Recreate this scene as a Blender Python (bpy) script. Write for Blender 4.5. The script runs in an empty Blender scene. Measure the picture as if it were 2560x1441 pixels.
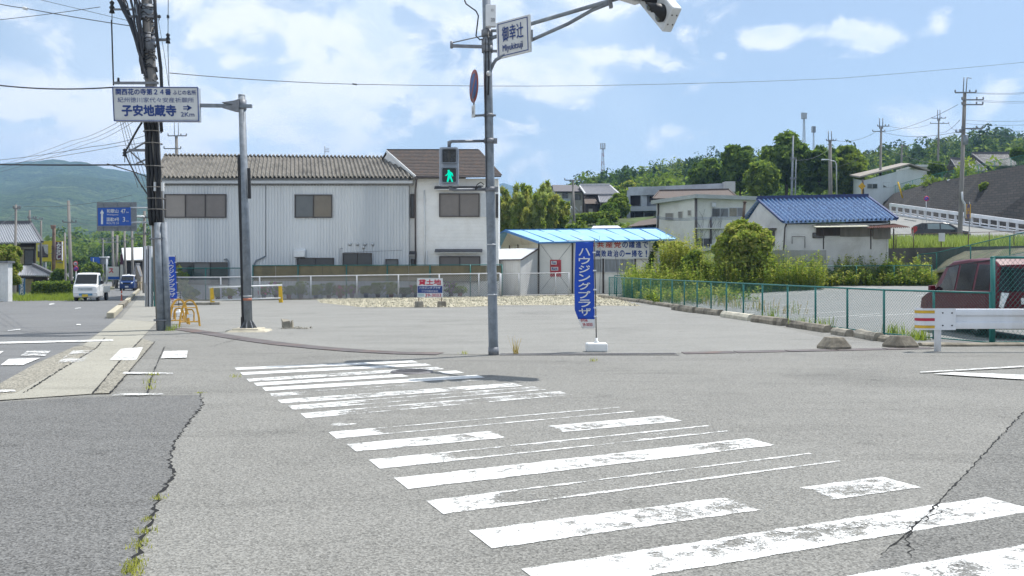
import bpy, bmesh, math, random
import numpy as np
from mathutils import Vector, Matrix, noise as mnoise
R = math.radians
rnd = random.Random(7)
sc = bpy.context.scene
COL = sc.collection
# ------------------------------------------------------------------ camera
F, HZ, EYE = 2300.0, 690.0, 1.6          # focal length / horizon row in photo pixels, eye height
cam = bpy.data.cameras.new('camera'); co = bpy.data.objects.new('camera', cam); COL.objects.link(co)
co.location = (0, 0, EYE); co.rotation_euler = (R(90), 0, 0)
cam.sensor_width = 36; cam.lens = 36 * F / 2560; cam.shift_y = -(720.5 - HZ) / 2560
cam.clip_start = .1; cam.clip_end = 20000
sc.camera = co
# ------------------------------------------------------------------ light
SUN_EL, SUN_AZ = 64.0, 55.8              # azimuth clockwise from +Y
sd = Vector((math.sin(R(SUN_AZ)) * math.cos(R(SUN_EL)), math.cos(R(SUN_AZ)) * math.cos(R(SUN_EL)), math.sin(R(SUN_EL))))
sl = bpy.data.lights.new('sun', 'SUN'); so = bpy.data.objects.new('sun', sl); COL.objects.link(so)
sl.energy = 4.6; sl.angle = R(.53); sl.color = (1, .97, .92)
so.rotation_euler = (-sd).to_track_quat('-Z', 'Y').to_euler(); so.location = (20, 20, 60)
sc.view_settings.view_transform = 'Standard'; sc.view_settings.look = 'None'
sc.view_settings.gamma = 1; sc.view_settings.use_curve_mapping = False
sc.view_settings.exposure = 0.40
sc.cycles.use_denoising = True
sc.cycles.max_bounces = 6; sc.cycles.transparent_max_bounces = 24; sc.cycles.volume_bounces = 0
sc.cycles.caustics_reflective = False; sc.cycles.caustics_refractive = False

class NT:
    def __init__(s, tree): s.t = tree; s.n = tree.nodes; s.l = tree.links
    def __call__(s, typ, ins=None, **kw):
        n = s.n.new(typ)
        for k, v in kw.items(): setattr(n, k, v)
        for k, v in (ins or {}).items():
            if isinstance(v, bpy.types.NodeSocket): s.l.new(v, n.inputs[k])
            else: n.inputs[k].default_value = v
        return n
    def math(s, op, a, b=0.0, c=0.0, clamp=False):
        return s('ShaderNodeMath', {0: a, 1: b, 2: c}, operation=op, use_clamp=clamp).outputs[0]
    def mix(s, f, a, b, blend='MIX'):
        n = s('ShaderNodeMix', {0: f}, data_type='RGBA', blend_type=blend)
        for i, v in ((6, a), (7, b)):
            if isinstance(v, bpy.types.NodeSocket): s.l.new(v, n.inputs[i])
            else: n.inputs[i].default_value = (*v[:3], 1)
        return n.outputs[2]
    def ramp(s, f, lo, hi):
        return s('ShaderNodeMapRange', {0: f, 1: lo, 2: hi}, interpolation_type='SMOOTHSTEP').outputs[0]
    def noise(s, vec, scale, detail=4, rough=.55, dist=0.0):
        return s('ShaderNodeTexNoise', {'Vector': vec, 'Scale': scale, 'Detail': detail, 'Roughness': rough, 'Distortion': dist}).outputs[0]

w = bpy.data.worlds.new('World'); sc.world = w; w.use_nodes = True
N = NT(w.node_tree); N.n.clear()
sky = N('ShaderNodeTexSky', sky_type='NISHITA', sun_disc=False, sun_elevation=R(SUN_EL), sun_rotation=R(SUN_AZ), altitude=0, air_density=1.0, dust_density=.7, ozone_density=1.2)
tc = N('ShaderNodeTexCoord').outputs['Generated']
sep = N('ShaderNodeSeparateXYZ', {0: tc})
def dirpx(px, py):
    return Vector(((px - 1280) / F, 1, (HZ - py) / F)).normalized()
# cumulus: fractal noise in direction space, stretched sideways, thinned towards the clear upper right
vs = N('ShaderNodeVectorMath', {0: tc, 1: (1, 1, 1.7)}, operation='MULTIPLY').outputs[0]
n1 = N.noise(vs, 11.0, 12, .58, .35)
n2 = N.noise(vs, 2.6, 3, .5)
az = N.math('DIVIDE', sep.outputs[0], N.math('MAXIMUM', sep.outputs[1], .05))      # tan(azimuth)
el = sep.outputs[2]
clear = N.math('MULTIPLY', N.ramp(az, .10, .32), N.ramp(el, .02, .16))
field = N.math('ADD', N.math('MULTIPLY', n1, .85), N.math('MULTIPLY', n2, .25))
field = N.math('SUBTRACT', field, N.math('MULTIPLY', clear, .12))
field = N.math('ADD', field, N.math('MULTIPLY', N.ramp(el, .22, .0), .025))
field = N.math('ADD', field, N.math('MULTIPLY', N.ramp(az, .16, -.2), .046))
def puff(px, py, rx, ry, amp):
    d = dirpx(px, py)
    a = N.math('MULTIPLY', N.math('SUBTRACT', az, d.x / d.y), F / rx)
    b = N.math('MULTIPLY', N.math('SUBTRACT', el, d.z), F / ry)
    g = N.math('POWER', 2.718, N.math('MULTIPLY', N.math('ADD', N.math('MULTIPLY', a, a), N.math('MULTIPLY', b, b)), -1.0))
    return N.math('MULTIPLY', g, amp * 1.25)
for p in ((1925, 90, 75, 30, .20), (2110, 70, 50, 20, .15), (2195, 95, 80, 35, .20), (2350, 65, 45, 35, .14), (1810, 140, 30, 14, .15), (2490, 230, 80, 50, .14),
          (1630, 130, 130, 100, .13), (800, 210, 170, 90, .12), (1270, 190, 120, 100, .07), (1400, 240, 90, 50, .10), (620, 60, 150, 40, .07), (150, 290, 160, 70, .09), (2310, 290, 120, 60, .11), (300, 60, 150, 60, -.05), (1000, 60, 60, 40, -.09), (1280, 270, 200, 40, -.04), (1650, 260, 170, 50, -.10), (650, 180, 100, 50, -.05), (220, 180, 150, 50, -.06)):
    field = N.math('ADD', field, puff(*p))
cov = N.ramp(field, .538, .655)
veil = N.ramp(N.math('ADD', n2, N.math('MULTIPLY', clear, -.25)), .30, .62)
dens = N.ramp(N.noise(N('ShaderNodeVectorMath', {0: vs, 1: (.01, .0, -.028)}, operation='ADD').outputs[0], 11.0, 8, .58, .35), .46, .66)
ccol = N.mix(dens, (1.0, 1.0, 1.0), (.74, .82, .92))
bsky = N('ShaderNodeBackground', {0: sky.outputs[0], 1: .097})
bveil = N('ShaderNodeBackground', {0: (.77, .89, 1, 1), 1: .93})
bcl = N('ShaderNodeBackground', {0: ccol, 1: .96})
m0 = N('ShaderNodeMixShader', {0: N.math('ADD', N.math('ADD', N.math('MULTIPLY', veil, .46), .26), N.math('MULTIPLY', N.ramp(el, .22, -.02), .42), clamp=True), 1: bsky.outputs[0], 2: bveil.outputs[0]})
m1 = N('ShaderNodeMixShader', {0: N.math('MULTIPLY', cov, .86), 1: m0.outputs[0], 2: bcl.outputs[0]})
N('ShaderNodeOutputWorld', {0: m1.outputs[0]})
# ------------------------------------------------------------------ pixel helpers
def W(px, py, Y): return Vector(((px - 1280) / F * Y, Y, EYE + (HZ - py) / F * Y))
def sstep(a, b, x):
    t = min(1, max(0, (x - a) / (b - a))); return t * t * (3 - 2 * t)
def T(x, y):                              # ground height
    yy = min(y, 62)
    z = min(.0092, max(0, (x + 18) * .0004)) * max(0, yy - 22)
    z += .022 * max(0, yy - 26) * min(1, max(0, (x - 8) / 12))
    if y > 76: z += (min(y - 76, 40) * .2 + max(0, min(y, 400) - 116) * .04) * sstep(-15, 10, x)
    return z
def G(px, py):                            # where the sight line meets the ground
    k = (HZ - py) / F; u = (px - 1280) / F; y = 2.0; st = .05
    while y < 400:
        if EYE + k * y - T(u * y, y) <= 0:
            lo, hi = y - st, y
            for _ in range(30):
                m = (lo + hi) / 2
                if EYE + k * m - T(u * m, m) <= 0: hi = m
                else: lo = m
            return Vector((u * hi, hi, T(u * hi, hi)))
        st = .05 + y * .01; y += st
    return Vector((u * y, y, 0))
# ------------------------------------------------------------------ materials
MATS = {}
def newmat(name):
    m = bpy.data.materials.new(name); m.use_nodes = True
    n = NT(m.node_tree); n.n.clear(); return m, n
def pm(name, col, rough=.6, metal=0.0, var=.18, scale=4.0, bump=0.0, bscale=60.0, spec=.4, stain=None, stain_amt=.0, streak=False, trans=0.0, coat=0.0):
    if name in MATS: return MATS[name]
    m, n = newmat(name)
    oc = n('ShaderNodeTexCoord').outputs['Object']
    v = oc
    if streak: v = n('ShaderNodeVectorMath', {0: oc, 1: (1, 1, .12)}, operation='MULTIPLY').outputs[0]
    nz = n.noise(v, scale, 6, .62)
    lo = [c * (1 - var) for c in col]; hi = [min(1, c * (1 + var)) for c in col]
    c = n.mix(n.ramp(nz, .3, .7), lo, hi)
    if stain:
        nz2 = n.noise(v, scale * .45, 9, .68, .6)
        c = n.mix(n.math('MULTIPLY', n.ramp(nz2, .48, .66), stain_amt), c, stain)
    b = n('ShaderNodeBsdfPrincipled', {'Base Color': c, 'Metallic': metal, 'Specular IOR Level': spec, 'Coat Weight': coat})
    n.l.new(n.math('ADD', n.math('MULTIPLY', nz, .25), rough - .12, clamp=True), b.inputs['Roughness'])
    if bump:
        bp = n('ShaderNodeBump', {'Strength': bump, 'Distance': .01, 'Height': n.noise(oc, bscale, 3)})
        n.l.new(bp.outputs[0], b.inputs['Normal'])
    n('ShaderNodeOutputMaterial', {0: b.outputs[0]})
    MATS[name] = m; return m
def leafmat(name, col, var=.35, hue=.0):
    m, n = newmat(name)
    g = n('ShaderNodeNewGeometry'); oi = n('ShaderNodeObjectInfo')
    r = n.math('FRACT', n.math('ADD', g.outputs['Random Per Island'], oi.outputs['Random']))
    lo = [c * (1 - var) for c in col]; hi = [c * (1 + var) for c in col]; hi[0] *= 1.12
    c = n.mix(r, lo, hi)
    d = n('ShaderNodeBsdfDiffuse', {0: c})
    t = n('ShaderNodeBsdfTranslucent', {0: n.mix(.5, c, (min(1, col[0] * 2.4), min(1, col[1] * 2.4), col[2] * 1.0))})
    s = n('ShaderNodeMixShader', {0: .45, 1: d.outputs[0], 2: t.outputs[0]})
    n('ShaderNodeOutputMaterial', {0: s.outputs[0]})
    MATS[name] = m; return m
def glass(name, col, rough=.08):
    return pm(name, col, rough=rough + .1, var=.1, scale=1.5, spec=.7)
def asphalt(name, col, var=.10, speck=.8, scale=85, big=.35, warm=(1, 1, .97), blot=.0):
    m, n = newmat(name)
    oc = n('ShaderNodeTexCoord').outputs['Object']
    vo = n('ShaderNodeTexVoronoi', {'Vector': oc, 'Scale': scale}, feature='F1')
    sepc = n('ShaderNodeSeparateColor', {0: vo.outputs['Color']})
    fine = n.noise(oc, scale * .45, 3, .7)
    med = n.noise(oc, 1.3, 8, .65)
    lar = n.noise(n('ShaderNodeVectorMath', {0: oc, 1: (.5, 1, 1)}, operation='MULTIPLY').outputs[0], big, 5, .6, .4)
    f = n.math('ADD', n.math('MULTIPLY', n.math('SUBTRACT', sepc.outputs[0], .5), speck), n.math('MULTIPLY', n.math('SUBTRACT', fine, .5), speck * 1.5))
    f = n.math('ADD', f, n.math('MULTIPLY', n.math('SUBTRACT', med, .5), var * 2.2))
    f = n.math('ADD', f, n.math('MULTIPLY', n.math('SUBTRACT', lar, .5), var * 3))
    dk = n.ramp(n.noise(oc, 34, 4, .75), .385, .32)
    f = n.math('SUBTRACT', f, n.math('MULTIPLY', dk, .5))
    st = n.noise(n('ShaderNodeVectorMath', {0: oc, 1: (.25, 1.6, 1)}, operation='MULTIPLY').outputs[0], .9, 6, .7, .3)
    f = n.math('SUBTRACT', f, n.math('MULTIPLY', n.ramp(st, .50, .72), var * 1.5))
    if blot:
        f = n.math('SUBTRACT', f, n.math('MULTIPLY', n.ramp(n.noise(oc, .22, 6, .6, .8), .52, .70), blot))
    sp_ = n('ShaderNodeTexVoronoi', {'Vector': oc, 'Scale': .9}, feature='F1'); f = n.math('SUBTRACT', f, n.math('MULTIPLY', n.ramp(n.math('ADD', sp_.outputs['Distance'], n.math('MULTIPLY', med, .16)), .20, .12), .16))
    f = n.math('MAXIMUM', n.math('ADD', f, 1.0), .15)
    c = n('ShaderNodeVectorMath', {0: (col[0] * warm[0], col[1] * warm[1], col[2] * warm[2])}, operation='SCALE')
    n.l.new(f, c.inputs['Scale'])
    bp = n('ShaderNodeBump', {'Strength': .55, 'Distance': .006, 'Height': n.math('ADD', vo.outputs['Distance'], n.math('MULTIPLY', fine, .6))})
    b = n('ShaderNodeBsdfPrincipled', {'Base Color': c.outputs[0], 'Roughness': .88, 'Specular IOR Level': .25, 'Normal': bp.outputs[0]})
    n('ShaderNodeOutputMaterial', {0: b.outputs[0]})
    MATS[name] = m; return m
def paintmat(name):
    """worn road paint: object colour = (wear, centre wear, end patch position, seed); UV = along / across"""
    m, n = newmat(name)
    oc = n('ShaderNodeTexCoord'); uv = n('ShaderNodeSeparateXYZ', {0: oc.outputs['UV']})
    oi = n('ShaderNodeObjectInfo'); pc = n('ShaderNodeSeparateColor', {0: oi.outputs['Color']})
    gp = n('ShaderNodeNewGeometry').outputs['Position']
    wear, cw, gap = pc.outputs[0], pc.outputs[1], pc.outputs[2]
    big = n.noise(gp, 1.7, 4, .6, .3); mid = n.noise(gp, 9, 7, .72, .5); fine = n.noise(gp, 70, 4, .75)
    u, v = uv.outputs[0], uv.outputs[1]
    ctr = n.math('SUBTRACT', 1.0, n.math('MULTIPLY', n.math('ABSOLUTE', n.math('SUBTRACT', v, .5)), 2.0))
    ctr = n.ramp(ctr, .12, .5)
    f = n.math('ADD', n.math('MULTIPLY', big, .55), n.math('ADD', n.math('MULTIPLY', mid, .50), n.math('MULTIPLY', fine, .45)))
    f = n.math('SUBTRACT', f, n.math('MULTIPLY', n.math('MULTIPLY', ctr, cw), n.ramp(u, .06, .25)))
    gd = n.math('ABSOLUTE', n.math('SUBTRACT', u, gap))
    f = n.math('SUBTRACT', f, n.math('MULTIPLY', n.ramp(gd, .11, .04), n.math('MULTIPLY', n.math('GREATER_THAN', gap, .01), .8)))
    edge = n.math('MULTIPLY', n.math('MULTIPLY', v, n.math('SUBTRACT', 1.0, v)), 4.0)
    f = n.math('SUBTRACT', f, n.math('MULTIPLY', n.ramp(edge, .30, .0), .24))
    a = n.ramp(n.math('SUBTRACT', f, wear), .40, .50)
    wn = n('ShaderNodeTexVoronoi', {'Vector': gp, 'Scale': 3.2, 'Randomness': 1.0}, feature='DISTANCE_TO_EDGE')
    cr = n.math('MULTIPLY', n.ramp(wn.outputs[0], .006, .002), n.ramp(big, .52, .6))
    a = n.math('MULTIPLY', a, n.math('SUBTRACT', 1.0, n.math('MULTIPLY', cr, .8)))
    b = n('ShaderNodeBsdfPrincipled', {'Base Color': n.mix(n.ramp(n.math('ADD', n.math('MULTIPLY', mid, .6), n.math('MULTIPLY', fine, .4)), .36, .62), (.47, .47, .45), (.74, .74, .72)), 'Roughness': .7, 'Specular IOR Level': .3})
    tr = n('ShaderNodeBsdfTransparent')
    mx = n('ShaderNodeMixShader', {0: a, 1: tr.outputs[0], 2: b.outputs[0]})
    n('ShaderNodeOutputMaterial', {0: mx.outputs[0]})
    MATS[name] = m; return m
def emit(name, col, s):
    m, n = newmat(name)
    e = n('ShaderNodeEmission', {0: (*col, 1), 1: s}); n('ShaderNodeOutputMaterial', {0: e.outputs[0]})
    MATS[name] = m; return m

A_ROAD = asphalt('old_asphalt', (.206, .202, .191), blot=.15, var=.12)
A_DARK = asphalt('patch_asphalt', (.140, .139, .138), speck=1.0, blot=.14)
A_DARK2 = asphalt('right_patch_asphalt', (.165, .163, .157), speck=.95, blot=.12)
A_MAIN = asphalt('main_road_asphalt', (.165, .167, .172), speck=.5, blot=.12)
A_LOT = asphalt('lot_asphalt', (.235, .232, .222), var=.11, speck=.5, big=.45, blot=.16)
A_PARK = asphalt('parking_asphalt', (.22, .222, .222), var=.06, speck=.3)
CONC_G = asphalt('worn_concrete', (.315, .302, .262), var=.10, speck=.5, scale=90)
CONC_P = asphalt('pebbly_concrete', (.25, .235, .20), var=.12, speck=1.0, scale=45)
A_SIDE = asphalt('sidewalk_concrete', (.27, .262, .24), var=.1, speck=.4)
PAINT = paintmat('road_paint')
M_GALV = pm('galvanised_steel', (.185, .21, .24), .58, .0, .22, 5, stain=(.28, .315, .345), stain_amt=.7)
M_GALVD = pm('dull_steel', (.20, .21, .23), .55, .3, .2, 8)
M_GALVL = pm('bright_steel', (.52, .54, .56), .42, .4, .12, 8)
M_CONCP = pm('pole_concrete', (.205, .193, .178), .85, 0, .25, 4, bump=.3, stain=(.13, .12, .11), stain_amt=.5, streak=True)
M_BLACK = pm('black_cable', (.018, .018, .02), .5, 0, .2, 6)
M_CABLE = pm('grey_cable', (.05, .05, .055), .6, 0, .2, 6)
M_WIRE = pm('thin_wire', (.10, .11, .125), .6, 0, .1, 6)
M_WHITE = pm('white_paint', (.72, .73, .73), .5, 0, .06, 3, stain=(.5, .48, .44), stain_amt=.25)
M_SIGNW = pm('sign_white', (.60, .61, .60), .45, 0, .06, 2, stain=(.48, .47, .44), stain_amt=.3)
M_NAVY = pm('sign_navy', (.018, .05, .21), .5, 0, .1, 5)
M_SIGNB = pm('sign_blue', (.008, .085, .42), .4, 0, .08, 5)
M_RED = pm('sign_red', (.50, .03, .06), .5, 0, .1, 5)
M_YEL = pm('yellow_paint', (.72, .46, .02), .45, 0, .12, 6, stain=(.35, .2, .05), stain_amt=.3)
M_OCH = pm('faded_yellow_plastic', (.60, .33, .045), .5, 0, .15, 8)
M_GREENF = pm('fence_green', (.022, .15, .135), .45, 0, .15, 5)
M_NET = pm('netting_grey', (.30, .31, .33), .5, .2, .12, 6)
M_GREYF = pm('fence_grey', (.50, .51, .53), .5, .2, .12, 6)
M_RUBBER = pm('rubber', (.02, .02, .02), .85, 0, .2, 10)
M_DGLASS = glass('dark_glass', (.025, .028, .032))
M_TRUNK = pm('bark', (.09, .065, .045), .9, 0, .3, 6, bump=.6, bscale=20)
L_BRIGHT = leafmat('leaf_bright', (.19, .255, .055))
L_MID = leafmat('leaf_mid', (.125, .19, .05))
L_DARK = leafmat('leaf_dark', (.075, .13, .042))
L_YEL = leafmat('leaf_yellowgreen', (.30, .325, .10))
L_BAMB = leafmat('leaf_bamboo', (.28, .34, .13))
L_GRASS = leafmat('grass_blade', (.25, .32, .13))
L_DRY = leafmat('dry_grass', (.30, .25, .12))
L_FOR = leafmat('forest_leaf', (.050, .090, .038), .45)
L_FORY = leafmat('forest_leaf_light', (.125, .175, .055), .4)
# ------------------------------------------------------------------ mesh builder
_txt = {}
def text2d(s, bold=0.0):
    k = (s, bold)
    if k not in _txt:
        c = bpy.data.curves.new('t', 'FONT'); c.body = s; c.offset = bold; c.resolution_u = 3
        o = bpy.data.objects.new('t', c); COL.objects.link(o)
        dg = bpy.context.evaluated_depsgraph_get()
        m = bpy.data.meshes.new_from_object(o.evaluated_get(dg))
        V = np.array([v.co[:2] for v in m.vertices]); Fc = [tuple(p.vertices) for p in m.polygons]
        bpy.data.objects.remove(o); bpy.data.curves.remove(c); bpy.data.meshes.remove(m)
        lo, hi = V.min(0), V.max(0)
        _txt[k] = ((V - (lo + hi) / 2) / (hi - lo), Fc, (hi - lo)[0] / (hi - lo)[1])
    return _txt[k]
class MB:
    def __init__(s): s.v = []; s.f = []; s.m = []; s.s = []
    def add(s, vs, fs, mi=0, smooth=False):
        o = len(s.v); s.v += [tuple(v) for v in vs]
        for f in fs: s.f.append(tuple(o + i for i in f)); s.m.append(mi); s.s.append(smooth)
        return s
    def box(s, a, b, mi=0):
        x0, x1 = sorted((a[0], b[0])); y0, y1 = sorted((a[1], b[1])); z0, z1 = sorted((a[2], b[2]))
        return s.hexa([(x0, y0, z0), (x1, y0, z0), (x1, y1, z0), (x0, y1, z0), (x0, y0, z1), (x1, y0, z1), (x1, y1, z1), (x0, y1, z1)], mi)
    def hexa(s, p, mi=0):
        return s.add(p, [(0, 3, 2, 1), (4, 5, 6, 7), (0, 1, 5, 4), (1, 2, 6, 5), (2, 3, 7, 6), (3, 0, 4, 7)], mi)
    def beam(s, p0, p1, w, h, mi=0, up=(0, 0, 1)):
        p0, p1 = Vector(p0), Vector(p1); d = (p1 - p0).normalized(); u = Vector(up)
        if abs(d.dot(u)) > .98: u = Vector((0, 1, 0))
        a = d.cross(u).normalized() * (w / 2); b = a.cross(d).normalized() * (h / 2)
        return s.hexa([p0 - a - b, p0 + a - b, p1 + a - b, p1 - a - b, p0 - a + b, p0 + a + b, p1 + a + b, p1 - a + b], mi)
    def tube(s, pts, r, n=10, mi=0, cap=True):
        pts = [Vector(p) for p in pts]; k = len(pts)
        rs = [r] * k if not hasattr(r, '__len__') else list(r)
        vs, fs = [], []
        t0 = (pts[1] - pts[0]).normalized(); ref = Vector((0, 0, 1)) if abs(t0.z) < .9 else Vector((1, 0, 0))
        a = t0.cross(ref).normalized()
        for i, p in enumerate(pts):
            t = ((pts[min(i + 1, k - 1)] - p).normalized() + (p - pts[max(i - 1, 0)]).normalized())
            t = t.normalized() if t.length > 1e-6 else t0
            a = (a - t * a.dot(t)).normalized(); b = t.cross(a)
            for j in range(n):
                q = 2 * math.pi * j / n; vs.append(p + (a * math.cos(q) + b * math.sin(q)) * rs[i])
        for i in range(k - 1):
            for j in range(n):
                j2 = (j + 1) % n; fs.append((i * n + j, i * n + j2, (i + 1) * n + j2, (i + 1) * n + j))
        s.add(vs, fs, mi, True)
        if cap:
            o = len(s.v) - len(vs)
            s.f.append(tuple(o + j for j in reversed(range(n)))); s.m.append(mi); s.s.append(False)
            s.f.append(tuple(o + (k - 1) * n + j for j in range(n))); s.m.append(mi); s.s.append(False)
        return s
    def cyl(s, p0, p1, r0, r1=None, n=16, mi=0): return s.tube([p0, p1], [r0, r0 if r1 is None else r1], n, mi)
    def prism(s, pts, vec, mi=0):
        pts = [Vector(p) for p in pts]; v = Vector(vec); k = len(pts)
        fs = [tuple(range(k)), tuple(range(2 * k - 1, k - 1, -1))]
        fs += [(i + k, (i + 1) % k + k, (i + 1) % k, i) for i in range(k)]
        return s.add(pts + [p + v for p in pts], fs, mi)
    def lathe(s, prof, c, axis=(0, 0, 1), n=20, mi=0):
        ax = Vector(axis).normalized(); ref = Vector((1, 0, 0)) if abs(ax.x) < .9 else Vector((0, 1, 0))
        a = ax.cross(ref).normalized(); b = ax.cross(a); c = Vector(c); vs = []; fs = []
        for r, h in prof:
            for j in range(n):
                q = 2 * math.pi * j / n; vs.append(c + ax * h + (a * math.cos(q) + b * math.sin(q)) * max(r, 1e-4))
        for i in range(len(prof) - 1):
            for j in range(n):
                j2 = (j + 1) % n; fs.append((i * n + j, i * n + j2, (i + 1) * n + j2, (i + 1) * n + j))
        return s.add(vs, fs, mi, True)
    def text(s, t, c, right, up, w, h, bold=.02, mi=0, lift=.004):
        V, Fc, asp = text2d(t)
        c = Vector(c); r = Vector(right).normalized(); u = Vector(up).normalized(); nn = r.cross(u).normalized()
        if w is None: w = h * asp
        if h is None: h = w / asp
        k = bold * h * .8
        for i, (dx, dy) in enumerate(((0, 0), (-k, 0), (k, 0), (0, k), (0, -k)) if bold > .008 else ((0, 0),)):
            s.add([c + r * (x * (w - 2 * k) + dx) + u * (y * (h - 2 * k) + dy) + nn * (lift + i * .0012) for x, y in V], Fc, mi)
        return s
    def vtext(s, t, top, right, up, size, pitch, bold=.02, mi=0, lift=.004, wid=None):
        for i, ch in enumerate(t):
            c = Vector(top) - Vector(up).normalized() * (pitch * (i + .5))
            small = {'の': .85, '一': .2, '・': .2, 'ー': 1}.get(ch, 1)
            V, Fc, asp = text2d(ch)
            hh = size; ww = (wid or size)
            if asp > 1.6: hh = size / asp
            if asp < .5: ww = size * max(asp, .15)
            s.text(ch, c, right, up, ww, hh, bold, mi, lift)
        return s
    def wave(s, eL, eR, rL, rR, waves, amp, mi=0, rows=2, per=6, nrm=None, thick=0.0):
        """corrugated roof skin from eave edge to ridge edge"""
        eL, eR, rL, rR = map(Vector, (eL, eR, rL, rR)); n = waves * per
        nn = Vector(nrm) if nrm else (eR - eL).cross(rL - eL).normalized()
        vs, fs = [], []
        for j in range(rows + 1):
            t = j / rows; a = eL.lerp(rL, t); b = eR.lerp(rR, t)
            for i in range(n + 1):
                q = i / n; vs.append(a.lerp(b, q) + nn * (amp * math.sin(2 * math.pi * waves * q)))
        for j in range(rows):
            for i in range(n):
                k = j * (n + 1) + i; fs.append((k, k + 1, k + n + 2, k + n + 1))
        s.add(vs, fs, mi, True)
        if thick:
            lo = [v - nn * thick for v in vs[:n + 1]]
            s.add(vs[:n + 1] + lo, [(n + 1 + i, n + 2 + i, i + 1, i) for i in range(n)], mi)
        return s
    def build(s, name, mats, parent=None, bevel=0.0):
        me = bpy.data.meshes.new(name)
        off = Vector((0, 0, 0)); p = parent
        while p is not None: off += p.location; p = p.parent
        me.from_pydata([(x - off.x, y - off.y, z - off.z) for x, y, z in s.v], [], s.f)
        if not isinstance(mats, (list, tuple)): mats = [mats]
        for m in mats: me.materials.append(m)
        me.polygons.foreach_set('material_index', s.m); me.polygons.foreach_set('use_smooth', s.s)
        me.update()
        o = bpy.data.objects.new(name, me); COL.objects.link(o); o.parent = parent
        if bevel:
            b = o.modifiers.new('bevel', 'BEVEL'); b.width = bevel; b.segments = 2; b.limit_method = 'ANGLE'; b.angle_limit = R(40)
        return o
def quads(name, Q, mat, parent=None, mats=None, mi=None):
    """many loose quads (leaves, blades, stones) as one mesh"""
    Q = np.asarray(Q, dtype=np.float32).reshape(-1, 4, 3)
    off = Vector((0, 0, 0)); p = parent
    while p is not None: off += p.location; p = p.parent
    V = (Q - np.array(off[:], dtype=np.float32)).reshape(-1, 3); n = len(Q)
    me = bpy.data.meshes.new(name)
    me.vertices.add(len(V)); me.vertices.foreach_set('co', V.ravel())
    me.loops.add(4 * n); me.loops.foreach_set('vertex_index', np.arange(4 * n, dtype=np.int32))
    me.polygons.add(n); me.polygons.foreach_set('loop_start', np.arange(0, 4 * n, 4, dtype=np.int32))
    for m in (mats or [mat]): me.materials.append(m)
    if mi is not None: me.polygons.foreach_set('material_index', np.asarray(mi, dtype=np.int32))
    me.update(); me.validate()
    o = bpy.data.objects.new(name, me); COL.objects.link(o); o.parent = parent
    return o
def tag(o, label=None, cat=None, group=None, kind=None):
    if label: o['label'] = label
    if cat: o['category'] = cat
    if group: o['group'] = group
    if kind: o['kind'] = kind
    return o
def thing(name, label, cat, loc=(0, 0, 0), group=None):
    o = bpy.data.objects.new(name, None); COL.objects.link(o); o.empty_display_size = .2
    o.location = loc; return tag(o, label, cat, group)
def struct(o): o['kind'] = 'structure'; return o
def copy_tree(o, parent=None):
    c = o.copy(); COL.objects.link(c); c.parent = parent
    for ch in list(o.children):
        copy_tree(ch, c)
    return c
def solo(mb, name, mats, label, cat, group=None, bevel=0.0, origin=None):
    o = mb.build(name, mats, None, bevel)
    return tag(o, label, cat, group)
# sheets that follow the ground
def clip(poly, ax, val, keep_less):
    out = []; n = len(poly)
    for i in range(n):
        a, b = poly[i], poly[(i + 1) % n]
        ia = (a[ax] <= val) == keep_less or a[ax] == val; ib = (b[ax] <= val) == keep_less or b[ax] == val
        if ia: out.append(a)
        if ia != ib:
            t = (val - a[ax]) / (b[ax] - a[ax]); out.append((a[0] + (b[0] - a[0]) * t, a[1] + (b[1] - a[1]) * t))
    return out
def drape(name, poly, mat, dz, cell=1.0):
    poly = [(p[0], p[1]) for p in poly]; mb = MB()
    ys = [p[1] for p in poly]; y = math.floor(min(ys) / cell) * cell
    while y < max(ys):
        st = clip(clip(poly, 1, y, False), 1, y + cell, True)
        if len(st) > 2:
            xs = [p[0] for p in st]; x = math.floor(min(xs) / cell) * cell
            while x < max(xs):
                q = clip(clip(st, 0, x, False), 0, x + cell, True)
                r = []
                for p in q:
                    if not r or (abs(p[0] - r[-1][0]) + abs(p[1] - r[-1][1])) > 1e-5: r.append(p)
                if len(r) > 2 and abs(r[0][0] - r[-1][0]) + abs(r[0][1] - r[-1][1]) < 1e-5: r.pop()
                if len(r) > 2:
                    ar = sum(r[i][0] * r[(i + 1) % len(r)][1] - r[(i + 1) % len(r)][0] * r[i][1] for i in range(len(r)))
                    if abs(ar) > 1e-6:
                        if ar < 0: r.reverse()
                        mb.add([(px, py, T(px, py) + dz) for px, py in r], [tuple(range(len(r)))])
                x += cell
        y += cell
    return struct(mb.build(name, mat))
def gpoly(*pts): return [G(*p) for p in pts]
# ------------------------------------------------------------------ ground
xs = [-5000, -2500, -1200, -600, -300, -150, -90] + list(range(-60, 61)) + [64 + 4 * i for i in range(28)] + [200, 300, 600, 1200, 2500, 5000]
ys = [-60, -30, -15] + list(range(-6, 63)) + [64 + 4 * i for i in range(28)] + [200, 260, 330, 400, 700, 1200, 2500, 5000, 7400]
mb = MB()
mb.add([(x, y, T(x, y)) for y in ys for x in xs], [(j * len(xs) + i, j * len(xs) + i + 1, (j + 1) * len(xs) + i + 1, (j + 1) * len(xs) + i) for j in range(len(ys) - 1) for i in range(len(xs) - 1)])
struct(mb.build('ground', A_ROAD))
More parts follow.
